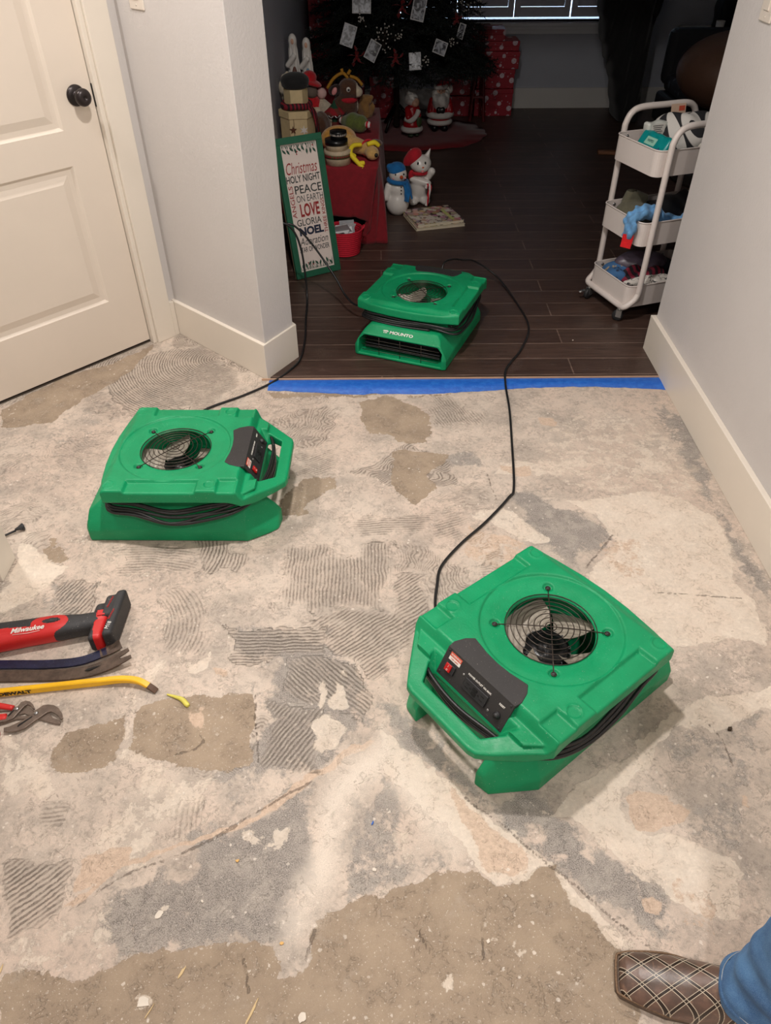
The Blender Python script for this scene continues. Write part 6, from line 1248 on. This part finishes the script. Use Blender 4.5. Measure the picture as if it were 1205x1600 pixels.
sdf_obj('hat', lambda P: smin(sd_cap(P, (0, 0, .285), (.03, .01, .330), .040, .020), sd_cap(P, (.03, .01, .33), (.062, 0, .290), .018, .010), .01), (-.07, -.06, .23), (.1, .07, .38), .005, redcer, sa)
one(lambda b: b.tube([(.040*math.cos(a), -.004+.040*math.sin(a), .292+.10*.040*math.cos(a)) for a in np.linspace(0, 2*PI, 25)[:-1]], .015, closed=True, n=10), 'hat_band', furm, sa)
one(lambda b: b.ell((.068, 0, .275), (.022, .02, .030)), 'pompom', furm, sa)
sdf_obj('mitts', lambda P: smin(sd_ell(P, (-.014, -.076, .150), (.020, .016, .024)), sd_ell(P, (.014, -.076, .150), (.020, .016, .024)), .01), (-.05, -.11, .11), (.05, -.04, .19), .004, blackcer, sa)
for s in (-1, 1): one(lambda b: b.ell((s*.038, -.018, .022), (.030, .042, .030)), 'boot', blackcer, sa)
for s in (-1, 1): one(lambda b: b.ell((s*.013, -.050, .272), .004, n=8), 'eye', blackcer, sa)
ms = empty('lady_figurine', (.235, 5.98, ZS), .5, 'white haired lady figurine in red and white dress, left of the pair under the tree', 'figurine')
sdf_obj('dress', lambda P: smin(sd_cap(P, (0, 0, .085), (0, 0, .18), .066, .040), smin(sd_cap(P, (-.040, 0, .185), (-.052, -.035, .140), .020), sd_cap(P, (.040, 0, .185), (.020, -.060, .150), .018), .01), .012), (-.1, -.1, .0), (.1, .09, .24), .005, redcer, ms)
one(lambda b: b.tube([(.064*math.cos(a), .06*math.sin(a), .052) for a in np.linspace(0, 2*PI, 33)[:-1]], .020, closed=True, n=10), 'fur_hem', furm, ms)
one(lambda b: b.tube([(-.062, -.01, .125), (-.040, -.055, .120), (-.005, -.068, .150), (.018, -.060, .182)], .018, sub=4, n=10), 'fur_sleeve', furm, ms)
sdf_obj('hair', lambda P: smin(sd_ell(P, (-.004, .008, .245), (.048, .047, .045))+.002*np.sin(P[..., 0]*170), sd_ell(P, (-.030, .01, .285), (.014, .014, .014)), .006), (-.07, -.06, .18), (.07, .07, .32), .005, white_c, ms)
sdf_obj('face', lambda P: sd_ell(P, (.008, -.026, .228), (.030, .028, .030)), (-.04, -.07, .18), (.06, .02, .28), .004, skinc, ms)
one(lambda b: b.ell((.022, -.065, .110), (.022, .012, .040)), 'apron', mat('apron_paint', srgb(60, 78, 44), .6), ms)
for s in (-1, 1): one(lambda b: b.ell((s*.024, -.02, .014), (.020, .030, .015)), 'shoe', mat('shoe_paint', srgb(46, 60, 40), .5), ms)

# ================================================================ wrapped boxes
def gift(x0, x1, y0, y1, z0, z1, lab, group='snowflake wrapped boxes', lid=True):
    e = empty('gift_box', ((x0+x1)/2, (y0+y1)/2, z0), label=lab, cat='gift box', group=group); w, d, h = x1-x0, y1-y0, z1-z0
    one(lambda b: b.box((0, 0, h/2), (w-.006, d-.006, h-.001)), 'box_body', wrap_m, e, bevel=.003)
    if lid: one(lambda b: b.box((0, 0, h-.018), (w, d, .034)), 'lid', wrap_m, e, bevel=.003)
    return e
gz = [WF, .200, .335, .455, .522, .600]
for i, (x0, x1, lab) in enumerate([(.755, 1.062, 'snowflake wrapped box at the foot of the tall stack by the window'), (.765, 1.062, 'snowflake wrapped box second from the foot of the tall stack'),
        (.745, 1.085, 'wide snowflake wrapped box in the middle of the tall stack'), (.750, 1.078, 'flat snowflake wrapped box second from the top of the tall stack'), (.700, .962, 'small snowflake wrapped box on top of the tall stack')]):
    gift(x0, x1, 6.60+.012*(i % 2), 6.845, gz[i]+.0012*(i > 0), gz[i+1], lab)
gift(.500, .728, 6.60, 6.84, WF, .150, 'snowflake wrapped box low beside the bearded figurine, left of the tall stack')
gift(.540, .724, 6.62, 6.84, .152, .270, 'snowflake wrapped box stacked above the one beside the bearded figurine')
gift(-.08, .12, 6.55, 6.84, WF, .30, 'snowflake wrapped box in the dark under the middle of the tree')
gift(-.33, -.12, 6.58, 6.84, WF, .34, 'snowflake wrapped box in the dark under the left of the tree')
gift(-.52, -.345, 6.45, 6.84, WF, .30, 'snowflake wrapped box at the foot of the left wall stack')
gift(-.52, -.355, 6.45, 6.84, .302, .56, 'snowflake wrapped box in the middle of the left wall stack')
gift(-.52, -.350, 6.45, 6.84, .562, .86, 'snowflake wrapped box near the top of the left wall stack')
# dark red wooden stand beside the boxes
stn = empty('wooden_stand', (.70, 6.50, WF), label='dark red wooden stand with splayed legs between tree and wrapped boxes', cat='stand')
dr = mat('stand_red', srgb(92, 18, 20), .5)
for (a, c_) in (((.055, -.02, .62), (.010, -.06, 0)), ((.075, -.02, .62), (.118, -.07, 0)), ((.055, .03, .62), (.02, .08, 0)), ((.075, .03, .62), (.105, .08, 0))):
    one(lambda b: b.add(*bar_geo([c_, tuple((np.array(a)+np.array(c_))/2), a], .022, .018, 2)[:2]), 'leg', dr, stn)
one(lambda b: b.box((.065, 0, .626), (.13, .14, .02)), 'top_board', dr, stn, bevel=.002)
one(lambda b: b.add(*bar_geo([(.024, -.052, .17), (.065, -.055, .17), (.106, -.060, .17)], .014, .018, 2)[:2]), 'rung', dr, stn)

# ================================================================ the tree
TC = (.125, 6.20)
tree = empty('decorated_tree', (TC[0], TC[1], WF+.008), label='dark artificial evergreen tree hung with photographs, red bows and white sprigs', cat='tree')
one(lambda b: b.tube([(0, 0, .02), (0, 0, 2.2)], [.024, .008], n=10), 'trunk', mat('trunk_brown', srgb(44, 32, 24), .8), tree)
for a in (0, 2.1, 4.2): one(lambda b: b.tube([(0, 0, .18), (.17*math.cos(a), .17*math.sin(a), .012)], .011, n=8), 'stand_leg', mat('stand_black', srgb(16, 16, 16), .4, .5), tree)
rr = np.random.RandomState(8); V = []; F = []; BR_V = MB()
def needle(p, d, L, w):
    s = np.cross(d, rr.normal(size=3)); s /= np.linalg.norm(s)+1e-9; k = len(V); V.extend([p-s*w, p+s*w, p+d*L]); F.append((k, k+1, k+2))
for k in range(420):
    z = .42+1.73*(k/420)**1.35; R_ = .66*(1-(z-.40)/1.95)**.9+.03; a = k*2.39996+rr.uniform(-.2, .2)
    tip = np.array([max(R_*math.cos(a), -.60), min(R_*.92*math.sin(a), .42 if z < 1 else .58), max(z-.10*R_/.6+rr.uniform(-.05, .06), .43)]); st0 = np.array([0, 0, z+.05]); 
    if z < 1.05:
        BR_V.tube([st0, (st0+tip)/2+np.array([0, 0, .02]), tip], [.006, .002], n=4, caps=False)
    nb = 3 if z < 1.1 else 1
    for q in range(7 if z < 1.1 else 3):
        s0 = .28+.72*q/6; base_ = st0+(tip-st0)*s0
        for sd in ((-1, 0, 1) if q > 1 else (0,)):
            dd_ = (tip-st0); dd_ /= np.linalg.norm(dd_); lat = np.cross(dd_, [0, 0, 1]); tw = dd_*.75+lat*sd*.7+np.array([0, 0, rr.uniform(-.3, .25)]); tw /= np.linalg.norm(tw); Lt = .10*(1.25-s0*.5)
            for m in range(16):
                p = base_+tw*Lt*m/15; d = tw*.7+rr.normal(size=3)*.6; d /= np.linalg.norm(d); (p+d*.034)[0] > -.655 and needle(p, d, .034, .0026)
BR_V.build('branches', mat('branch_dark', srgb(30, 30, 22), .9), tree)
b = MB(); b.add(V, F); b.build('needles', mat('needle_green', srgb(10, 20, 14), .8, var=.3, vs=30), tree)
t = NT('old_photo_print'); oi_ = t.n('ShaderNodeObjectInfo'); v = t.n('ShaderNodeVectorMath', operation='ADD'); t.l.new(t.obj(), v.inputs[0]); t.l.new(oi_.outputs['Location'], v.inputs[1]); v = v.outputs[0]; c = t.mix(t.ramp(t.noise(34, 4, .6, v, .8), .38, .62), srgb(40, 42, 50), srgb(176, 180, 188)); t.set(t.b.inputs['Base Color'], c); t.b.inputs['Roughness'].default_value = .3; photo_m = t.m
def cam_pt(u, v_, Yw):
    d = RC @ _k(u, v_); return Vector((0, 0, 1.5))+d*(Yw/d.y)
for i, (c_, tilt, w, h, lab) in enumerate([((-.200, 5.62, .705), .32, .085, .125, 'black and white photograph on the tree, left of the two tilted ones'), ((-.045, 5.58, .625), .50, .078, .115, 'black and white photograph on the tree, right of the two tilted ones'),
        ((-.112, 5.66, .860), .02, .120, .085, 'wide photograph on the tree above the tilted pair'), ((.250, 5.60, .845), .22, .085, .125, 'photograph high on the middle of the tree below a red bow'),
        ((.232, 5.58, .565), -.06, .078, .100, 'lowest photograph, hanging at the bottom branches in the middle'), ((.398, 5.64, .632), .35, .085, .080, 'photograph low on the right of the tree beside white sprigs'), ((.545, 5.80, .700), .30, .045, .090, 'narrow photograph at the right edge of the tree')]):
    e = empty('photograph', c_, label=lab, cat='photograph', group='photographs on the tree', rot=(-.30, tilt, 0))
    one(lambda b: b.box((0, 0, 0), (w, .0016, h)), 'card', mat('photo_border', srgb(190, 190, 192), .5), e)
    one(lambda b: b.box((0, -.0014, 0), (w-.012, .0012, h-.012)), 'print', photo_m, e)
    one(lambda b: b.tube([(0, 0, h/2), (0, .03, h/2+.03)], .0008, n=5), 'hanger', wire_m, e)
for i, (c_, s_, lab) in enumerate([((-.150, 5.64, .585), .05, 'dark red bow on the tree below the tilted photographs'), ((.105, 5.60, .580), .045, 'dark red bow on the tree left of the lowest photograph'), ((.150, 5.70, .850), .055, 'dark red bow high in the middle of the tree'), ((.515, 5.86, .760), .03, 'small dark red bow near the right edge of the tree')]):
    e = empty('ribbon_bow', c_, label=lab, cat='bow', group='red bows on the tree'); rbm = cloth('bow_red', srgb(128, 16, 20))
    for q in range(5):
        a = 2*PI*q/5+.3; sdf = None
        b = MB(); V2, F2, _ = bar_geo([(0, 0, 0), (s_*.7*math.cos(a), -.018, s_*.7*math.sin(a)), (s_*1.25*math.cos(a+.25), -.004, s_*1.25*math.sin(a+.25))], [.012, .035, .004], .002, 4); b.add(V2, F2, smooth=True); b.build('petal', rbm, e)
    one(lambda b: b.ell((0, -.012, 0), .010, n=10), 'knot', rbm, e)
for i, (c_, s_, nb, lab) in enumerate([((.030, 5.60, .690), .085, 34, 'large white berry sprig on the tree right of the tilted photographs'), ((-.115, 5.62, .800), .028, 16, 'white berry sprig under the wide photograph'), ((.130, 5.62, .700), .025, 10, 'small white berry sprig right of the large one'),
        ((.300, 5.60, .560), .028, 12, 'white berry sprig beside the lowest photograph'), ((.470, 5.72, .640), .032, 14, 'white berry sprig low on the right of the tree'), ((.600, 5.95, .850), .085, 34, 'white berry sprig at the upper right edge of the tree')]):
    e = empty('berry_sprig', c_, label=lab, cat='sprig', group='white sprigs on the tree'); r2 = random.Random(i+60); b = MB(); tw = MB()
    for q in range(nb):
        p = (r2.gauss(0, s_*.48), r2.uniform(-.03, .01), r2.gauss(0, s_*.55)); b.ell(p, .0046+.001*r2.random(), n=8)
        if q % 3 == 0: tw.tube([(0, .02, -s_*.6), (p[0]*.5, 0, p[2]*.5), p], .0010, n=4)
    o = b.build('berries', mat('berry_white', srgb(206, 202, 194), .5), e); o['kind'] = 'stuff'; tw.build('twigs', mat('twig_brown', srgb(70, 54, 40), .9), e)

# ================================================================ utility cart
cart_m = mat('cart_white', srgb(222, 212, 206), .38, var=.015, vs=5)
sdir = Vector((.33, -.944)).normalized(); ang = math.atan2(.33, .944)    # local x = long side, local -y = towards the camera
CO = Vector((.955, 3.250)); CW, CD = .43, .290
cart = empty('utility_cart', (CO[0]+.944*CW/2+.33*CD/2, CO[1]+.33*CW/2-.944*CD/2, WF), ang, 'white three tier rolling utility cart by the right wall, filled with cloths', 'cart')
def rrect(w, d, r, n_=6):
    P_ = []
    for (cx, cy, a0) in ((w/2-r, d/2-r, 0), (-w/2+r, d/2-r, PI/2), (-w/2+r, -d/2+r, PI), (w/2-r, -d/2+r, 3*PI/2)):
        P_ += [(cx+r*math.cos(a0+PI/2*i/n_), cy+r*math.sin(a0+PI/2*i/n_)) for i in range(n_+1)]
    return P_
def tray(z):
    def g(b):
        lv = [(rrect(CW-.02, CD-.02, .025), z-.098), (rrect(CW, CD, .03), z-.094), (rrect(CW, CD, .03), z), (rrect(CW-.003, CD-.003, .03), z), (rrect(CW-.003, CD-.003, .03), z-.092)]
        n_ = len(lv[0][0]); V = [(p[0], p[1], zz) for P_, zz in lv for p in P_]; F = [tuple(range(n_))[::-1]]
        for k in range(4):
            for i in range(n_): j = (i+1) % n_; F.append((k*n_+i, k*n_+j, (k+1)*n_+j, (k+1)*n_+i))
        F.append(tuple(range(4*n_, 5*n_))); b.add(V, F)
    tr = one(g, 'tray', cart_m, cart)
    one(lambda b: b.tube([(p[0], p[1], z) for p in rrect(CW+.001, CD+.001, .031)], .0028, closed=True, n=6), 'rim', cart_m, tr)
    for sy in (-1, 1):
        for sx in (-1, 1): one(lambda b: b.lathe([(.007, 0), (.006, .003), (0, .004)], 12, M=Matrix.Translation((sx*(CW/2-.055), sy*(CD/2-.002), z-.016)) @ Matrix.Rotation(sy*PI/2, 4, 'X')), 'tray_screw', steel_m, tr)
    return tr
TZS = (.695, .425, .160)
for z in TZS: tray(z)
hx, hy = CW/2-.075, CD/2+.012
for sy in (-1, 1):
    one(lambda b: b.tube([(-hx-.03, sy*hy, .10), (-hx-.03, sy*hy, .40), (-hx-.03, sy*hy, .68), (-hx-.028, sy*hy, .725), (-hx-.008, sy*hy, .762), (-hx+.035, sy*hy, .778), (0, sy*hy, .779), (hx-.035, sy*hy, .778), (hx+.008, sy*hy, .762), (hx+.028, sy*hy, .725), (hx+.03, sy*hy, .68), (hx+.03, sy*hy, .40), (hx+.03, sy*hy, .10)], .0125, sub=5, n=12), 'frame_tube', cart_m, cart)
for sx in (-1, 1):
    x = sx*(hx+.03)
    xo = sx*(CW/2+.004); one(lambda b: b.tube([(x, -hy, .16), (x, -hy, .130), (x*.6+xo*.4, -hy, .098), (xo, -hy+.010, .074), (xo, -hy+.045, .066), (xo, 0, .066), (xo, hy-.045, .066), (xo, hy-.010, .074), (x*.6+xo*.4, hy, .098), (x, hy, .130), (x, hy, .16)], .0125, sub=5, n=12), 'base_tube', cart_m, cart)
    for sy in (-1, 1):
        x = xo; y = sy*(hy-.035); cs = empty('caster', (x, y, 0)); cs.parent = cart; cs.rotation_euler = (0, 0, .5*sy*sx)
        bpy.data.objects.remove(cs)
        Mc = Matrix.Translation((x, y, 0)) @ Matrix.Rotation(.6*sy+.3*sx, 4, 'Z')
        c1 = one(lambda b: (b.lathe([(.010, .050), (.010, .057), (0, .058)], 12, M=Mc), b.box((0, .011, .036), (.024, .002, .034), M=Mc), b.box((0, -.011, .036), (.024, .002, .034), M=Mc), b.box((0, 0, .0515), (.026, .024, .003), M=Mc)), 'caster', mat('caster_zinc', srgb(190, 190, 188), .25, .9), cart)
        one(lambda b: b.lathe([(.006, -.0085), (.022, -.0085), (.024, -.005), (.024, .005), (.022, .0085), (.006, .0085)], 22, M=Mc @ Matrix.Translation((-.006, 0, .024)) @ Matrix.Rotation(PI/2, 4, 'X')), 'wheel', blackp, c1)
        if sx == -1 and sy == 1: one(lambda b: (b.box((-.034, .012, .040), (.030, .012, .004), M=Mc), b.ell((-.050, .012, .040), (.009, .009, .005), M=Mc)), 'brake_lever', mat('caster_zinc', srgb(190, 190, 188), .25, .9), c1)
MCt = Matrix.Translation(cart.location) @ Matrix.Rotation(ang, 4, 'Z')
def CP(x, y, z): return tuple(MCt @ Vector((x, y, z)))
def tr_b(i): return TZS[i]-.090
# top tray
wp = empty('wipes_pack', CP(-.135, -.075, tr_b(0)+.045), label='teal soft pack of wipes standing in the top tray of the cart', cat='wipes pack'); wp.matrix_world = MCt @ Matrix(((0, .6, -.8, -.158), (-1, 0, 0, -.035), (0, .8, .6, TZS[0]-.012), (0, 0, 0, 1)))
teal = mat('teal_film', srgb(8, 134, 134), .3, var=.08, vs=30)
sdf_obj('pack', lambda P: sd_box(P, (0, 0, 0), (.088, .046, .020), .014)+.0012*np.sin(P[..., 0]*120+P[..., 1]*80), (-.11, -.06, -.04), (.11, .06, .04), .0035, teal, wp)
for s in (-1, 1): one(lambda b: b.box((s*.093, 0, 0), (.014, .088, .002)), 'sealed_end', teal, wp)
one(lambda b: b.box((-.01, .006, .0205), (.062, .030, .003), bev=.0012), 'resealable_lid', mat('lid_mint', srgb(150, 200, 180), .4), wp)
one(lambda b: text_geo('WIPES', .014, 0, b, Matrix.Translation((-.01, .006, .0224)), .0004), 'pack_lettering', mat('teal_dark', srgb(10, 84, 88), .4), wp)
one(lambda b: b.prism(star_poly((.055, -.018), .015, .008, 6), .0200, .0212), 'star_mark', mat('star_navy', srgb(50, 54, 110), .4), wp)
pk = empty('printed_bag', CP(-.100, .05, tr_b(0)+.002), ang, 'clear printed bag with a white label standing behind the teal pack', 'bag')
sdf_obj('bag', lambda P: smax(sd_box(P, (0, 0, .07), (.052, .020, .075), .012)+.003*np.sin(P[..., 0]*90+P[..., 2]*70)+.12*np.maximum(0, P[..., 2]-.06)*.3, -P[..., 2], .003), (-.08, -.05, -.01), (.08, .05, .17), .004, mat('bag_film', srgb(196, 198, 192), .3, var=.06, vs=30), pk)
one(lambda b: b.box((-.008, -.024, .115), (.062, .0012, .045)), 'label', white_m, pk)
one(lambda b: [b.box((-.012+rr2*.0, -.0252, .132-.007*k), (.048-.008*(k % 3), .0006, .0022)) for k, rr2 in enumerate((0,)*6)], 'label_lines', mat('print_grey', srgb(90, 90, 92), .6), pk)
bl = pattern('geometric_knit', srgb(30, 30, 34), srgb(206, 202, 196), 'tri', 11)
fold = lambda cx, cy, cz, rx, ry, rz_: lambda P: sd_ell(P, CP(cx, cy, cz), (rx, ry, rz_))
lump('blanket', CP(.045, .03, tr_b(0)+.085), (.150, .115, .082), 5, bl, 'black and white geometric knit blanket heaped in the top tray of the cart', 'blanket', .5, .5, flat=tr_b(0)+.006)
lump('ruffled_cloth', CP(.10, -.085, tr_b(0)+.060), (.100, .040, .040), 15, mat('ruffle_white', srgb(222, 216, 204), .9, bump=.002, bs=90), 'white ruffled cloth at the near rim of the top cart tray', 'cloth', 1.0, 1.6, flat=tr_b(0)+.006)
b = MB(); b.box((0, 0, .021), (.070, .0015, .040), 0); b.box((.016, -.001, .024), (.028, .001, .018), 1, rz=0); o = b.build('gift_card', [mat('card_cream', srgb(214, 184, 160), .6), orange_m], loc=CP(.06, .135, tr_b(0)+.135), rot=(-.2, 0, ang)); tag(o, 'cream card with an orange mark sticking up behind the knit blanket', 'card')
# middle tray
lump('folded_shirt', CP(-.11, .055, tr_b(1)+.055), (.085, .070, .050), 25, cloth('olive_cloth', srgb(98, 94, 76)), 'olive grey cloth in the middle tray of the cart', 'clothing', .7, .6, flat=tr_b(1)+.006, extra=lambda P: sd_box(P, CP(-.09, .10, tr_b(1)+.10), (.055, .020, .035), .015, (0, .4, ang)))
lump('black_shirt', CP(.06, .03, tr_b(1)+.055), (.115, .085, .060), 26, cloth('black_cloth', srgb(24, 24, 27)), 'black crumpled cloth in the middle tray of the cart', 'clothing', .9, .6, flat=tr_b(1)+.006)
sky = cloth('sky_blue_cloth', srgb(104, 158, 206)); 
lump('blue_cloth', CP(.04, -.09, tr_b(1)+.055), (.130, .040, .034), 27, sky, 'light blue cloth along the near side of the middle cart tray', 'clothing', 1.8, 1.5, flat=tr_b(1)+.006)
dc = empty('draped_cloth', CP(-.175, -.09, TZS[1]), ang, 'light blue cloth with a red end hanging over the rim of the middle cart tray', 'clothing')
sdf_obj('cloth', lambda P: smin(smin(sd_ell(P, (.035, .02, .016), (.060, .042, .026)), sd_ell(P, (-.030, .005, .020), (.046, .038, .018), (0, -.5, 0)), .02), sd_ell(P, (-.064, -.008, -.020), (.014, .036, .052), (0, .12, 0)), .02)+.004*np.sin(P[..., 1]*170+P[..., 2]*70)+.003*np.sin(P[..., 0]*140-P[..., 1]*90+P[..., 2]*120), (-.11, -.08, -.09), (.10, .09, .08), .004, sky, dc)
one(lambda b: b.add(*bar_geo([(-.070, -.016, -.050), (-.074, -.020, -.075), (-.080, -.024, -.100)], .044, .006, 4)[:2]), 'red_end', cloth('bright_red', srgb(206, 14, 24)), dc)
# bottom tray
lump('blue_print_cloth', CP(-.130, .06, tr_b(2)+.055), (.065, .065, .045), 35, pattern('blue_print', srgb(60, 104, 150), srgb(40, 50, 80), 'dots', 40, c3=srgb(170, 150, 120)), 'blue printed cloth at the back corner of the bottom cart tray', 'clothing', .9, 1.1, flat=tr_b(2)+.006)
lump('striped_cloth', CP(-.055, -.035, tr_b(2)+.060), (.110, .055, .050), 36, pattern('maroon_stripe', srgb(30, 20, 28), srgb(124, 24, 48), 'stripe', 230), 'maroon and black striped cloth in the bottom cart tray', 'clothing', .7, .8, flat=tr_b(2)+.006)
lump('grey_bag', CP(-.03, .055, tr_b(2)+.095), (.115, .062, .045), 37, mat('mauve_bag', srgb(88, 78, 92), .35, var=.2, vs=25), 'mauve grey shiny bag lying across the bottom cart tray', 'bag', .7, .7, flat=tr_b(2)+.010)
lump('navy_cloth', CP(.110, .0, tr_b(2)+.060), (.080, .065, .050), 38, cloth('navy_cloth', srgb(28, 32, 46)), 'navy cloth at the right of the bottom cart tray', 'clothing', .9, .8, flat=tr_b(2)+.006)
lump('squiggle_cloth', CP(.005, -.105, tr_b(2)+.066), (.190, .034, .034), 39, pattern('squiggle_print', srgb(214, 208, 200), srgb(40, 40, 46), 'squig', 34), 'white cloth with black squiggles along the near rim of the bottom cart tray', 'clothing', .6, 1.0, flat=tr_b(2)+.006)

# ================================================================ dark furniture on the right
darkcl = cloth('black_drape', srgb(20, 20, 22)); leather = mat('brown_leather', srgb(92, 66, 52), .45, var=.06, vs=12, bump=.001, bs=80)
def f_dr(P):
    x, y, z = P[..., 0], P[..., 1], P[..., 2]; k = np.clip(z/.9, 0, 2.2)
    xl = 1.872-.30*k; xr = 2.02+.02*k
    cx = (xl+xr)/2; hw = (xr-xl)/2
    q = (np.abs((x-cx)/hw)**4+np.abs((y-6.52)/(.16-.02*k))**4)**.25-1
    return smax(q*.12+.010*np.sin(x*46+z*5)+.006*np.sin(x*90-z*13), np.maximum(.010-z, z-1.75), .02)
tag(sdf_obj('hanging_cloth', f_dr, (1.15, 6.30, 0), (2.20, 6.76, 1.80), .016, darkcl), 'black cloth hanging in heavy folds to the floor right of the window', 'cloth')
lg = empty('loveseat', (2.54, 5.97, WF), label='black low seat with dark cushions in the shadow behind the cart', cat='sofa')
blk_up = mat('black_upholstery', srgb(24, 25, 30), .8, var=.1, vs=20)
one(lambda b: b.box((.05, 0, .14), (.98, .72, .20), bev=.03), 'base', blk_up, lg); one(lambda b: b.box((.05, .02, .30), (.92, .62, .12), bev=.045), 'seat_cushion', pattern('dark_print', srgb(30, 32, 38), srgb(74, 78, 86), 'dots', 12), lg)
one(lambda b: b.box((.05, .33, .46), (.96, .12, .36), bev=.05), 'backrest', blk_up, lg)
for sx in (-.40, .5):
    for sy in (-.3, .3): one(lambda b: b.lathe([(.02, 0), (.024, .05), (0, .05)], 12, M=Matrix.Translation((sx, sy, 0))), 'leg', dwood, lg)
ch = empty('barrel_chair', (2.12, 4.95, WF), label='brown leather round backed chair partly behind the right wall', cat='chair')
def f_shell(P):
    o_ = sd_ell(P, (0, 0, .60), (.36, .35, .21)); i_ = sd_ell(P, (.20, .08, .72), (.28, .26, .20)); return smax(o_, -i_, .03)
sdf_obj('shell', f_shell, (-.40, -.40, .1), (.40, .40, .90), .014, leather, ch)
one(lambda b: b.lathe([(.26, 0), (.26, .02), (.05, .05), (.045, .42), (0, .42)], 28), 'pedestal', mat('chair_base', srgb(40, 34, 30), .4, .3), ch)
stb = empty('white_table', (2.66, 6.66, WF), label='white topped side table in the dark corner', cat='table')
ptw = mat('table_white', srgb(200, 196, 190), .45)
one(lambda b: b.box((0, 0, .56), (.62, .40, .035)), 'table_top', ptw, stb, bevel=.004)
for sx in (-.28, .28):
    for sy in (-.17, .17): one(lambda b: b.box((sx, sy, .271), (.04, .04, .542)), 'leg', ptw, stb)
sdf_obj('black_bag', lambda P: sd_box(P, (2.66, 6.62, .77), (.12, .09, .185), .03)+.006*np.sin(P[..., 2]*40+P[..., 0]*30), (2.5, 6.48, .58), (2.82, 6.76, .99), .012, mat('bag_black', srgb(16, 18, 24), .6)); tag(bpy.context.scene.objects['black_bag'], 'black bag standing on the white topped side table', 'bag')
cup = empty('white_cup', (2.52, 6.46, .5855), label='small white cup at the edge of the white topped side table', cat='cup'); one(lambda b: b.lathe([(.026, 0), (.032, .08), (.030, .08), (.024, .004), (0, .004)], 20), 'cup_body', white_c, cup)
b = MB(); b.add(*bar_geo([(-.08, 0, .012), (0, .004, .012), (.09, -.004, .012)], .05, .022, 3)[:2]); tag(b.build('wood_block', mat('block_wood', srgb(128, 84, 56), .7), loc=(1.60, 5.52, WF-.001), rot=(0, 0, -.15), bevel=.003), 'small brown wooden block on the floor behind the cart', 'block')
